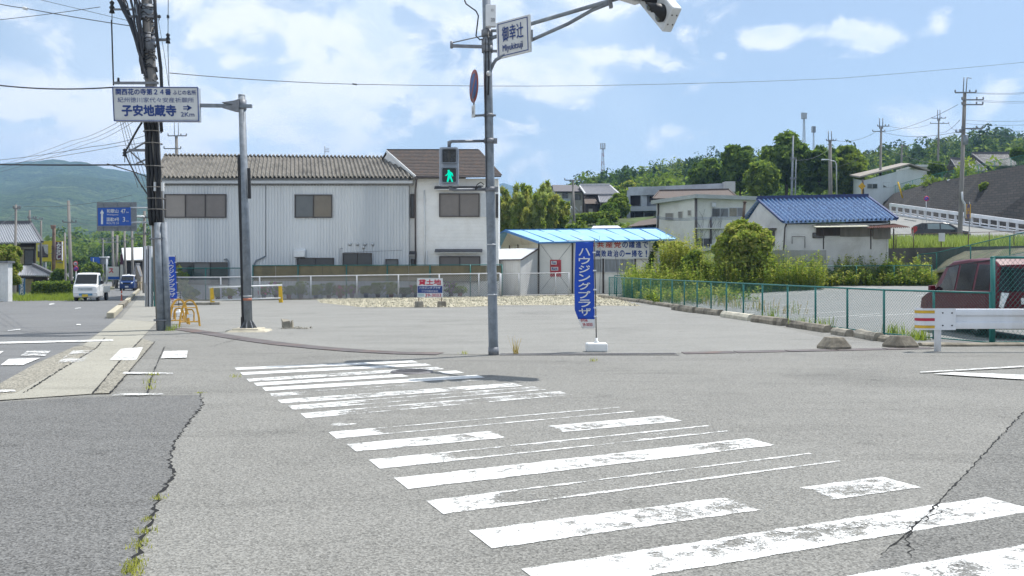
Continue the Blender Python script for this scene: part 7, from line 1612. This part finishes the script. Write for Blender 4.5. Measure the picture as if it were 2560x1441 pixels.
pole('utility_pole', 'utility pole behind the left end of the workshop roof', 441, 340, 443, 470, 92, .19, ((340, 420, 466), (372, 410, 452)))
m = MB()
for x in (436, 446): m.tube([W(x, 340, 92), W(x, 305, 92)], .035, 6)
solo(m, 'lightning_rods', M_GALVD, 'pair of thin rods on the pole behind the workshop roof', 'rod')
for px, top_, b_, Y, lb, x in ((2203, 318, 296, 116, 'pair of thin rods on the pole left of the warehouse', 4), (2347, 298, 275, 145, 'pair of thin rods on the pole behind the ruined house', 3), (2075, 350, 328, 118, 'pair of thin rods on the stout pole by the trees', 4)):
    m = MB(); m.tube([W(px - x, top_ + 4, Y), W(px - x, b_, Y)], .06, 5); m.tube([W(px + x, top_ + 4, Y), W(px + x, b_, Y)], .06, 5); solo(m, 'lightning_rods', M_GALVD, lb, 'rod')
t = thing('street_lamp', 'slim street lamp with a curved arm in front of the big trees', 'street lamp', W(2092, 492, 112)); m = MB(); m.tube([W(2092, 500, 112), W(2091, 412, 112), W(2088, 404, 112), W(2072, 400, 112)], [.1, .07, .06, .05], 8); m.build('pole', M_GALVL, t)
m = MB(); p = W(2064, 400, 112); m.hexa([p + Vector(v) for v in ((-.5, -.15, -.06), (.4, -.1, -.02), (.4, .1, -.02), (-.5, .15, -.06), (-.45, -.12, .1), (.4, -.08, .08), (.4, .08, .08), (-.45, .12, .1))]); m.build('lamp_head', M_WHITE, t)
def mast(label, px, py0, py1, Y, w0, red=True):
    t = thing('radio_mast', label, 'radio mast', W(px, py1, Y)); mr = pm('mast_red', (.35, .20, .20), .6); mw = pm('mast_white', (.45, .46, .48), .6); n_ = 7
    for i in range(n_):
        f0, f1 = i / n_, (i + 1) / n_; y0, y1 = py1 + (py0 - py1) * f0, py1 + (py0 - py1) * f1; a0, a1 = w0 * (1 - .6 * f0), w0 * (1 - .6 * f1); m = MB(); th = w0 / F * Y * .09
        for s in (-1, 1):
            for dy in (-1, 1):
                g0, g1 = a0 / F * Y * dy * .5, a1 / F * Y * dy * .5
                m.beam(W(px + s * a0 / 2, y0, Y) + Vector((0, g0, 0)), W(px + s * a1 / 2, y1, Y) + Vector((0, g1, 0)), th, th); m.beam(W(px - s * a0 / 2, y0, Y) + Vector((0, g0, 0)), W(px + s * a1 / 2, y1, Y) + Vector((0, g1, 0)), th * .7, th * .7)
        m.beam(W(px - a1 / 2, y1, Y), W(px + a1 / 2, y1, Y), th, th); m.build('lattice_section', mr if (i % 2 and red) else mw, t)
    for k in (-1, 0, 1): m = MB(); m.box(W(px + k * w0 * .55 - 1.0, py0 - 14, Y - .5), W(px + k * w0 * .55 + 1.0, py0 + 2, Y + .5)); m.build('antenna', mw, t)
    m = MB(); m.beam(W(px - w0 * .7, py0, Y), W(px + w0 * .7, py0, Y), w0 / F * Y * .7, .4); m.build('platform', mw, t)
mast('tall red and white lattice mast on the left end of the wooded hill', 1507, 372, 445, 395, 9); mast('pale lattice mast rising above the biggest tree', 2010, 296, 420, 360, 8, False); mast('short pale mast right of the taller one above the trees', 2034, 330, 420, 365, 5, False)
# ------------------------------------------------------------------ left roadside
t, A, B, C2, D2 = ghouse('traditional_house', 'traditional house with silvery tiled roof and dark timber walls left of the road', W(-60, 610, 86), W(106, 608, 86), W(-75, 563, 93), W(78, 562, 93), 0, pm('silver_tile', (.34, .35, .37), .45, .1, .15, 5), M_WOODD, 26, .07, ins=.08, ridge=.35, capm=M_GCAP)
wpanel(t, A, B, (40, 624, 61, 661), pm('tan_curtain', (.28, .23, .13), .8), 'shutter'); wpanel(t, A, B, (63, 627, 84, 661), pm('grey_shutter', (.09, .09, .10), .6), 'shutter'); wpanel(t, A, B, (40, 618, 86, 623), M_WEATH, 'rail')
m = MB(); m.wave(W(35, 688, 83), W(132, 690, 82), W(60, 664, 85.6), W(84, 664, 85.6), 20, .06, thick=.06); lr = m.build('lower_roof', MATS['silver_tile'], t)
m = MB(); m.beam(W(84, 662, 85.4), W(134, 686, 82), .3, .25); m.build('hip_ridge', M_GCAP, lr)
m = MB(); a, b = W(45, 740, 84), W(118, 692, 84); m.box((a.x, 84, -.2), (b.x, 86, b.z)); m.build('lower_wall', M_WOODD, t); wpanel(t, Vector((a.x, 84, 0)), Vector((b.x, 84, 0)), (62, 698, 84, 735), pm('tan_curtain', (.28, .23, .13), .8), 'shutter')
ghouse('garden_wall_roof', 'low garden wall capped with pale round tiles behind the hedge', W(122, 703, 84), W(183, 700, 84), W(128, 692, 85), W(176, 690, 85), .2, pm('pale_round_tile', (.40, .40, .40), .6, 0, .3, 6), M_WOODD, 12, .09, cat='wall', ridge=.2)
m = MB(); a, b = W(-60, 760, 57), W(20, 653, 57); m.box((a.x, 57, -.1), (b.x, 57.5, b.z - .12)); 
for i in range(14): x = a.x + (b.x - a.x) * i / 13; m.box((x - .01, 56.985, 0), (x + .01, 57, b.z - .12))
t = thing('storage_shed', 'white metal storage shed at the very left edge of the street', 'shed', (a.x + 1, 58, 0)); m.build('body', M_WHITE, t); m = MB(); m.box((a.x, 56.8, b.z - .12), (b.x + .12, 57.6, b.z)); m.build('roof', M_GALVD, t)
tree('garden_tree', 'yellowish green garden tree beside the white storage shed', 22, 596, 745, 36, 62, [L_YEL, L_BRIGHT, L_MID], 41, 60, 240, .6)
tree('garden_tree', 'dark small tree in front of the billboard', 150, 672, 712, 22, 82, [L_MID, L_DARK], 42, 30, 180, .6)
t = thing('blue_board', 'small upright blue board with white lettering beside the garden tree', 'sign', G(55, 742)); Y = 65; m = MB(); m.prism([W(47, 740, Y), W(62, 740, Y), W(62, 696, Y), W(47, 696, Y)], (0, .05, 0)); m.build('board', pm('dusty_blue', (.04, .13, .25), .6), t); m = MB(); m.vtext('岡ひろのり', W(54.5, 697, Y), (1, 0, 0), (0, 0, 1), 9 / F * Y, 8.4 / F * Y, .03, 0, .006); m.build('lettering', M_WHITE, t)
def hedge(label, x0, x1, py0, py1, Y, dep, seed):
    a, b = W(x0, py1, Y), W(x1, py0, Y); t = thing('hedge', label, 'hedge', ((a.x + b.x) / 2, Y, 0), 'clipped hedges left of the road'); rs = np.random.RandomState(seed); Q = []
    n = int((b.x - a.x) * 1700); P = rs.rand(n, 3) * np.array([b.x - a.x, dep, b.z]) + np.array([a.x, Y, 0]); side = rs.randint(0, 3, n); P[side == 0, 1] = Y + rs.normal(size=(side == 0).sum()) * .06; P[side == 1, 2] = b.z + rs.normal(size=(side == 1).sum()) * .06
    d = rs.normal(size=(n, 3)); d /= np.linalg.norm(d, axis=1)[:, None]; e = np.cross(d, rs.normal(size=(n, 3))); e /= np.linalg.norm(e, axis=1)[:, None]; d *= .09; e *= .055
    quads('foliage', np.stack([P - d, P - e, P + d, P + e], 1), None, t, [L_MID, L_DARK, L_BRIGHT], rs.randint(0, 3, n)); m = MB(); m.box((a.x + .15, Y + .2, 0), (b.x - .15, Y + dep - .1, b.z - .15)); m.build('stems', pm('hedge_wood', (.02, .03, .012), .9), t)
hedge('long clipped hedge along the left roadside in front of the traditional house', 78, 180, 708, 742, 72, 2.2, 1); hedge('short piece of hedge just behind the white truck', 183, 196, 710, 738, 73, 2.0, 2)
tufts('verge_grass', [(W(r_.uniform(-20, 200), 0, y).x, y) for r_ in [random.Random(3)] for y in [r_.uniform(58, 70) for _ in range(150)]], L_BRIGHT, .35, 26, 'rough grass on the verge left of the road', 'grass', .3, 12, .015)
# billboard and other roadside signs
Y = 110; t = thing('billboard', 'large yellow roadside billboard with a dark picture panel and a maroon vertical banner', 'billboard', W(130, 690, Y)); yb = pm('billboard_yellow', (.52, .42, .03), .6, 0, .1, 2)
m = MB(); m.box(W(91, 654, Y), W(140, 603, Y + .3)); m.box(W(128, 682, Y + .31), W(161, 603, Y + .5)); m.build('board', yb, t); m = MB(); m.box(W(94, 644, Y - .05), W(120, 612, Y)); m.build('picture', pm('picture_grey', (.38, .37, .37), .7, 0, .3, 2), t)
m = MB(); m.prism([W(x, y, Y - .06) for x, y in ((94, 644), (120, 644), (120, 637), (112, 632), (108, 616), (102, 618), (99, 630), (94, 628))], (0, .01, 0)); m.build('picture_shape', pm('picture_dark', (.06, .045, .05), .8), t)
m = MB(); m.box(W(138, 650, Y - .1), W(154, 605, Y)); m.build('banner', pm('maroon', (.10, .03, .06), .6), t); m = MB(); m.vtext('みたらし', W(147, 607, Y - .1), (1, 0, 0), (0, 0, 1), 11 / F * Y, 10.4 / F * Y, .04, 0, .01); m.build('lettering', M_WHITE, t)
m = MB(); m.box(W(154.5, 652, Y - .2), W(157.5, 604, Y + .1)); m.build('edge_panel', M_WHITE, t); m = MB(); m.vtext('和菓子とお茶', W(131, 614, Y), (1, 0, 0), (0, 0, 1), 5 / F * Y, 5.6 / F * Y, .04, 0, .01); m.text('お食事処', W(150, 657, Y), (1, 0, 0), (0, 0, 1), 15 / F * Y, 3.6 / F * Y, .03, 0, .02); m.build('lettering', M_NAVY, t)
m = MB(); m.tube([W(112, 656, Y + .4), W(112, 695, Y + .4)], .2, 8); m.tube([W(150, 680, Y + .4), W(150, 695, Y + .4)], .2, 8); m.build('post', M_GALV, t)
m = MB(); m.tube([W(134, 690, 96), W(135, 575, 96), W(133, 566, 96)], [.17, .16, .16], 12); m.lathe([(.2, 0), (.26, .35), (.26, .4), (0, .4)], W(133, 573, 96), n=12); solo(m, 'chimney_pipe', pm('rusty_pale_pipe', (.33, .24, .19), .8, 0, .3, 2, stain=(.16, .05, .03), stain_amt=.6), 'rust streaked pale chimney pipe in front of the billboard', 'chimney')
pole('utility_pole', 'utility pole with small lamps at the far left above the tiled roof', 40, 512, 37, 730, 74, .12, ((522, 34, 50),)); pole('utility_pole', 'short dark pole behind the tiled roof with a street light', 103, 552, 102, 612, 100, .13, ((549, 86, 106),), pins=False); pole('utility_pole', 'tall brown pole between the billboard and the round signs', 171, 502, 179, 735, 82, .17, ((556, 157, 190),)); pole('utility_pole', 'slim pole left of the tall brown one by the hedge', 162, 582, 165, 735, 80, .10)
pole('utility_pole', 'thin pole seen above the far tiled roof on the left', 74, 526, 74, 562, 95, .12, ((546, 70, 90),)); pole('utility_pole', 'pale pole right of the blue direction sign', 361, 528, 361, 735, 84, .17, ((586, 345, 372), (545, 352, 370))); pole('utility_pole', 'utility pole left of the white roofed shop', 293, 588, 291, 712, 120, .2, ((606, 266, 300),)); pole('utility_pole', 'dark pole in front of the maroon banner column', 281, 570, 284, 712, 135, .2, ((596, 250, 296),)); pole('utility_pole', 'pole over the left part of the white shop roof', 311, 575, 314, 708, 110, .16, ((605, 306, 322),)); pole('utility_pole', 'pole over the right part of the white shop roof', 330, 575, 332, 708, 108, .17, ((598, 318, 336),)); pole('utility_pole', 'distant pole with several arms above the far trees', 257, 596, 258, 690, 190, .2, ((600, 245, 275), (607, 248, 270)))
round_sign('speed_sign', 'white round road sign with red ring on the left roadside post', 189, 660, 6.2, 735, 80, M_RED, M_SIGNW, None, '40'); round_sign('no_parking_sign', 'blue round no-parking sign below the speed sign on the left roadside', 190, 672.5, 6.2, 735, 79.7, M_RED, M_SIGNB, M_RED)
Y = 70; t = thing('direction_sign', 'big blue direction sign with white arrow on a cantilever behind the utility pole', 'road sign', W(381, 723, Y)); m = MB(); m.tube([W(383, 730, Y), W(380, 450, Y)], [.13, .1], 12); m.build('post', M_GALVL, t); m = MB(); m.tube([W(326, 520, Y), W(381, 520, Y)], .055, 8); m.build('arm', M_GALVL, t); m = MB(); m.tube([W(327, 557, Y), W(381, 556, Y)], .055, 8); m.build('arm', M_GALVL, t)
P = [W(245, 565, Y - .15), W(327, 564, Y - .15), W(326, 519, Y - .15), W(244, 520, Y - .15)]; m = MB(); m.prism(P, (0, .06, 0)); m.build('board', M_SIGNB, t)
m = MB(); L = Y - .15; tx = lambda s, x0, x1, y0, y1, b=.0: m.text(s, W((x0 + x1) / 2, (y0 + y1) / 2, L), (1, 0, 0), (0, 0, 1), (x1 - x0) / F * L, (y1 - y0) / F * L, b, 0, .008)
tx('和歌山', 267, 296, 523, 533, .02); tx('Wakayama', 267, 296, 535, 540); tx('47', 302, 314, 523, 534, .02); tx('km', 316, 322, 529, 533); tx('国道24号', 267, 298, 544, 554, .02); tx('ROUTE 24', 267, 297, 556, 561); tx('3', 307, 313, 543, 555, .02); tx('km', 316, 322, 551, 555)
m.prism([W(x, y, L - .008) for x, y in ((252.5, 561), (257.5, 561), (257.5, 534), (260, 534), (255, 524), (250, 534), (252.5, 534))], (0, .006, 0)); m.build('lettering', M_WHITE, t)
Y = 82; t = thing('road_sign', 'plain grey back of a large road sign facing the other way behind the blue sign', 'road sign', W(362, 723, Y)); m = MB(); m.box(W(242, 578, Y), W(342, 506, Y + .05)); m.build('panel', M_GALVD, t); m = MB()
for x in (258, 293, 325): m.box(W(x - .8, 578, Y - .06), W(x + .8, 506, Y))
for y in (517, 567): m.box(W(242, y + .8, Y - .1), W(342, y - .8, Y - .06))
m.build('stiffener', M_GALV, t); m = MB(); m.tube([W(300, 542, Y + .1), W(361, 542, Y + .1)], .08, 8); m.build('arm', M_GALVL, t)
Y = 150; t = thing('direction_sign', 'small far blue direction sign hanging over the left road', 'road sign', W(272, 705, Y)); m = MB(); m.box(W(226, 660, Y), W(250, 643, Y + .08)); m.build('board', M_SIGNB, t); m = MB(); m.box(W(250, 661, Y + .3), W(272, 645, Y + .36)); m.build('back_panel', M_GALVD, t); m = MB(); m.tube([W(248, 644, Y + .1), W(274, 644, Y + .1)], .12, 8); m.tube([W(266, 710, Y + .2), W(267, 643, Y + .2)], .15, 8); m.build('post', M_GALVL, t); m = MB(); m.box(W(232.5, 658, Y - .03), W(234.5, 646, Y)); m.box(W(234.5, 657, Y - .03), W(243, 655.5, Y)); m.build('arrow', M_WHITE, t)
Y = 118; t = thing('shop_sign', 'white shop sign with red and blue marks over the left road', 'sign', W(285, 712, Y)); m = MB(); m.box(W(269, 700, Y), W(300, 667, Y + .3)); m.build('board', M_SIGNW, t); m = MB(); m.text('ス', W(278, 677, Y), (1, 0, 0), (0, 0, 1), 12 / F * Y, 12 / F * Y, .08, 0, .02); m.build('lettering', M_RED, t); m = MB(); m.box(W(270, 699, Y - .02), W(299, 692, Y)); m.build('blue_band', M_SIGNB, t); m = MB(); m.tube([W(286, 712, Y + .15), W(286, 698, Y + .15)], .12, 8); m.build('post', M_GALVD, t)
Y = 116; t = thing('banner_column', 'tall tapering maroon and white advertising column left of the white roof', 'sign', W(305, 712, Y)); m = MB(); m.prism([W(300, 700, Y), W(309, 700, Y), W(307, 632, Y), W(301, 638, Y)], (0, .5, 0)); m.build('column', M_SIGNW, t); m = MB(); m.prism([W(300.3, 662, Y - .03), W(307.7, 662, Y - .03), W(307, 632, Y - .03), W(301, 638, Y - .03)], (0, .02, 0)); m.build('maroon_panel', pm('maroon', (.10, .03, .06), .6), t)
Y = 112; t, A, B, *_ = ghouse('white_roof_shop', 'dark walled shop with a bright white sheet roof at the bend of the left road', W(309, 652, Y), W(372, 650, Y), W(304, 622, Y + 5), W(366, 620, Y + 5), 0, pm('white_sheet_roof', (.72, .73, .74), .5, 0, .05, 1), pm('black_wall', (.03, .028, .03), .8), ridge=0)
ghouse('gable_house', 'small beige gabled house under the white roofed shop', W(330, 692, 100), W(338, 692, 100), W(340, 663, 100.2), W(348, 663, 104), 0, M_GTILE, pm('beige_gable', (.36, .31, .25), .8), ridge=.15)
m = MB(); a, b = W(196, 700, 130), W(212, 688, 130); m.prism([W(192, 694, 130), W(214, 694, 130), W(208, 686, 134), W(197, 686, 134)], (0, 0, .1)); m.box((a.x, 130.3, 0), (b.x, 135, W(0, 694, 130).z)); solo(m, 'orange_roof_house', pm('orange_tile', (.42, .17, .08), .8), 'tiny orange roofed house far down the left road', 'house')
# roadside cabinet, kerb blocks, marker post
Y = 46; q = G(372, 768); Y = q.y; t = thing('roadside_cabinet', 'narrow white upright panel on a steel casing beside the sidewalk, left of the utility pole', 'sign panel', q)
m = MB(); m.box(W(360.5, 708, Y), W(369.5, 616, Y + .25)); m.box(W(372.5, 708, Y), W(382, 616, Y + .25)); m.build('panel', pm('panel_white', (.55, .58, .62), .5, 0, .05, 2), t); m = MB(); m.box(W(369.5, 768, Y - .02), W(372.5, 614, Y + .2)); m.build('post', M_GALVD, t); m = MB(); m.box(W(362, 768, Y), W(369.4, 708, Y + .3)); m.box(W(372.6, 768, Y), W(383, 708, Y + .3)); m.build('casing', M_GALVL, t)
m = MB(); m.box(W(384, 768, Y + .1), W(393, 632, Y + .4)); solo(m, 'green_casing', M_GREENF, 'green metal casing squeezed between the white panel and the utility pole', 'casing')
kb = [(276, 797, 300, 775), (303, 772, 313, 762)]
M_KY = pm('kerb_pale', (.44, .40, .30), .9, 0, .2, 4, bump=.4)
for i, (x0, y0, x1, y1) in enumerate(kb):
    p, q = G(x0, y0), G(x1, y1); m = MB(); m.beam(p + Vector((0, 0, .11)), q + Vector((0, 0, .11)), .26, .24); solo(m, 'kerb_block', M_KY if i == 0 else M_KERB, ('chunky pale kerb block at the near end of the sidewalk edge', 'darker kerb block right behind the chunky pale one')[i], 'kerb', bevel=.03)
for i in range(9):
    p, q = G(316 + i * 3.6, 759 - i * 3.7), G(319 + i * 3.6, 756 - i * 3.7); m = MB(); m.beam(p + Vector((0, 0, .09)), q + Vector((0, 0, .09)), .24, .2); o = solo(m, 'kerb_block', M_KY, 'one of the small pale kerb blocks lined up along the far sidewalk edge', 'kerb', 'small kerb blocks along the far sidewalk')
q = G(304, 752); t = thing('marker_post', 'orange red flexible marker post at the sidewalk edge', 'marker post', q); m = MB(); m.lathe([(.10, 0), (.10, .04), (.045, .06), (.04, .62), (.02, .66), (0, .66)], q, n=14); m.build('post', pm('marker_orange', (.45, .08, .03), .5), t); m = MB(); m.lathe([(.046, .40), (.047, .40), (.047, .46), (.046, .46)], q, n=14); m.build('reflector', M_WHITE, t)
m = MB(); p0, p1 = G(346, 726), G(362, 724); p0.y = p1.y = 105; 
for k in range(5): x = W(340 + k * 5.5, 0, 100).x; m.tube([(x, 100, 0), (x, 100, .9)], .06, 6)
m.tube([(W(340, 0, 100).x, 100, .9), (W(362, 0, 100).x, 100, .9)], .06, 6); solo(m, 'pipe_barrier', pm('tan_barrier', (.4, .33, .2), .7), 'low tan pipe barrier across the far end of the sidewalk', 'barrier')
# trees down the left road and at the mountain foot
forest('valley_forest', 'trees massed at the foot of the left mountain', [(Vector(((px - 1280) / F * Y, Y, ridge_at(VF, Y) * 300 * .9)), rr) for px, Y, rr in [(r_.uniform(150, 400), r_.uniform(230, 470), r_.uniform(3, 6)) for r_ in [random.Random(77)] for _ in range(170)]], [L_FORY, L_FOR, L_MID], 13, 200, .85)
tree('roadside_tree', 'light green tree beyond the white truck on the left road', 232, 655, 705, 22, 150, [L_BRIGHT, L_MID], 43, 40, 200, .9); tree('roadside_tree', 'dark trees leaning over the far left road bend', 205, 640, 700, 26, 180, [L_DARK, L_MID], 44, 40, 200, 1.0)
# ------------------------------------------------------------------ overhead wires
def wire(label, pts, sag, r=.009, mt=M_WIRE, group='overhead wires', name='overhead_wire'):
    P = [W(*p) for p in pts]; m = MB(); L = []
    for a, b in zip(P, P[1:]):
        n = 14
        for i in range(n): f = i / n; L.append(a.lerp(b, f) - Vector((0, 0, sag * 4 * f * (1 - f))))
    L.append(P[-1]); m.tube(L, r, 5); return solo(m, name, mt, label, 'wire', group)
wire('long thin wire crossing the whole sky behind the signal pole', [(424, 183, UY), (887, 211, 34), (1500, 214, 48), (2100, 196, 60), (2640, 148, 70)], .05, .013)
m = MB(); m.tube([W(882, 210.5, 33.9), W(892, 211.5, 34.1)], .03, 8); solo(m, 'wire_joint', M_WIRE, 'small grey joint on the long thin wire above the workshop', 'wire joint')
wire('thick black cable reaching the signboard from the left edge', [(-60, 206, 30), (283, 219, UY)], .12, .022, M_BLACK); wire('thick black cable reaching the utility pole low over the mountain', [(-60, 411, 30), (376, 412, UY)], .02, .024, M_BLACK)
wire('wire with a white joint running down from the top left corner', [(-30, 4, 30), (62, 21, 29), (345, 68, UY)], .02, .013, M_CABLE); m = MB(); m.tube([W(58, 20, 28.9), W(68, 23, 28.9)], .05, 8); solo(m, 'wire_joint', M_WHITE, 'white joint on the wire in the top left corner', 'wire joint')
wire('wire rising to the right in the top left corner', [(-30, 53, 30), (250, 18, UY)], .02, .011); wire('faint wire falling to the right from the top left edge', [(80, -5, 30), (345, 58, UY)], .0, .008)
wire('thin wire low over the mountain, upper of the left pair', [(-30, 403, 36), (230, 367, 30), (368, 338, UY)], .05, .009); wire('thin wire low over the mountain, lower of the left pair', [(40, 408, 36), (300, 365, 30), (370, 354, UY)], .02, .009)
for i in range(3): wire('one of three parallel thin wires slanting up to the signboard from the left', [(-30, 420 + i * 9, 60), (180 + i * 22, 352 + i * 3, 45), (300 + i * 18, 303, 30)], .1, .008)
for i in range(4): wire('one of the thin stay wires slanting down behind the utility pole', [(300 + i * 6, 302, UY + .6), (318 + i * 8, 378, UY + .4), (345 + i * 9, 470, UY + .2)], .0, .008)
wire('dark lead bending over the bracket beside the utility pole', [(355, 306, UY - .2), (318, 372, UY - .15), (312, 385, UY - .1)], -.03, .03, M_CABLE); wire('dark lead falling from the bracket to the pole', [(312, 385, UY - .1), (345, 450, UY), (378, 500, UY - .1)], .0, .022, M_CABLE); wire('short dark cable sloping from the long black one to the pole', [(268, 410, UY), (340, 432, UY), (374, 445, UY)], .0, .016, M_CABLE)
wire('hanging black wire at the left of the signboard', [(279, 50, UY), (281, 120, UY), (284, 214, UY)], .0, .022, M_BLACK); wire('thin vertical wire right of the utility pole top', [(421, -40, UY), (420, 98, UY)], .0, .011); wire('thin wire from the insulator down behind the signboard', [(420, 125, UY), (423, 217, UY + .2)], .0, .011); wire('thin slanting wire right of the black riser cable', [(392, 30, UY), (410, 130, UY), (422, 215, UY)], .0, .008)
for i, (y0, y1) in enumerate(((232, 214), (234, 218), (250, 240), (253, 246), (300, 290), (309, 301), (322, 318), (332, 336))): wire(('thin wire leaving the tallest right pole to the right edge, number%s' % '').replace(', number', '') + ' ' + ('at its top arm', 'just under its top arm', 'at the second arm', 'below the second arm', 'above the transformer', 'level with the transformer', 'at the low arm', 'below the low arm')[i], [(2440 if i < 4 else 2408, y0, 76), (2700, y1, 66)], .25, .012)
for i, (a, b) in enumerate((((2222, 316, 116), (2330, 309, 145)), ((2200, 330, 116), (2395, 262, 76)), ((2372, 309, 145), (2405, 322, 76)), ((2090, 352, 118), (2190, 330, 116)), ((2205, 330, 116), (2395, 330, 76)), ((2205, 366, 116), (2400, 415, 76)), ((2076, 420, 118), (2200, 365, 116)), ((1985, 400, 108), (2075, 372, 118)), ((2345, 330, 145), (2400, 300, 76)))):
    wire(('wire between the warehouse pole and the pole behind the ruined house', 'long wire from the warehouse pole up to the tallest pole', 'short wire from the ruined house pole to the tallest pole', 'wire from the stout tree pole to the warehouse pole', 'level wire from the warehouse pole to the tallest pole', 'sagging wire in front of the warehouse roof', 'wire rising from the trees to the warehouse pole', 'wire between the pale pole and the stout pole by the trees', 'short steep wire left of the tallest pole')[i], [a, b], .5, .02)
for i in range(3): wire('one of the three blue grey lines across the front of the beige building', [(1640, 541 + i * 2.5, 88), (1745, 543 + i * 3, 88), (1890, 536 + i * 3, 87)], .15, .02, pm('bluish_line', (.10, .14, .22), .6))
for i, (a, b) in enumerate((((60, 516, 74), (330, 488, 60)), ((50, 518, 74), (-40, 580, 60)), ((180, 545, 82), (375, 548, 90)), ((190, 556, 82), (292, 560, 120)), ((165, 605, 80), (100, 640, 86)), ((180, 590, 82), (292, 604, 120)))): wire(('faint wire over the mountain from the far left pole to the utility pole', 'wire from the far left pole down to the left edge', 'upper wire from the tall brown pole to the right', 'second wire from the tall brown pole to the right', 'sagging wire in front of the billboard', 'lower wire from the tall brown pole to the shop poles')[i], [a, b], .3, .014)
for i, (px, py) in enumerate(((1145, 1),)): pass
# ------------------------------------------------------------------ air
HAZE_D = .00026
m = MB(); m.box((-4900, -58, -3), (4900, 7300, 430)); hz = tag(m.build('haze', []), 'thin bluish summer haze in the valley air', 'haze', kind='stuff')
hm = bpy.data.materials.new('haze_air'); hm.use_nodes = True; n = NT(hm.node_tree); n.n.clear()
v = n('ShaderNodeVolumePrincipled', {'Color': (.38, .63, 1.0, 1), 'Density': HAZE_D, 'Anisotropy': .2}); n('ShaderNodeOutputMaterial', {'Volume': v.outputs[0]}); hz.data.materials.append(hm)
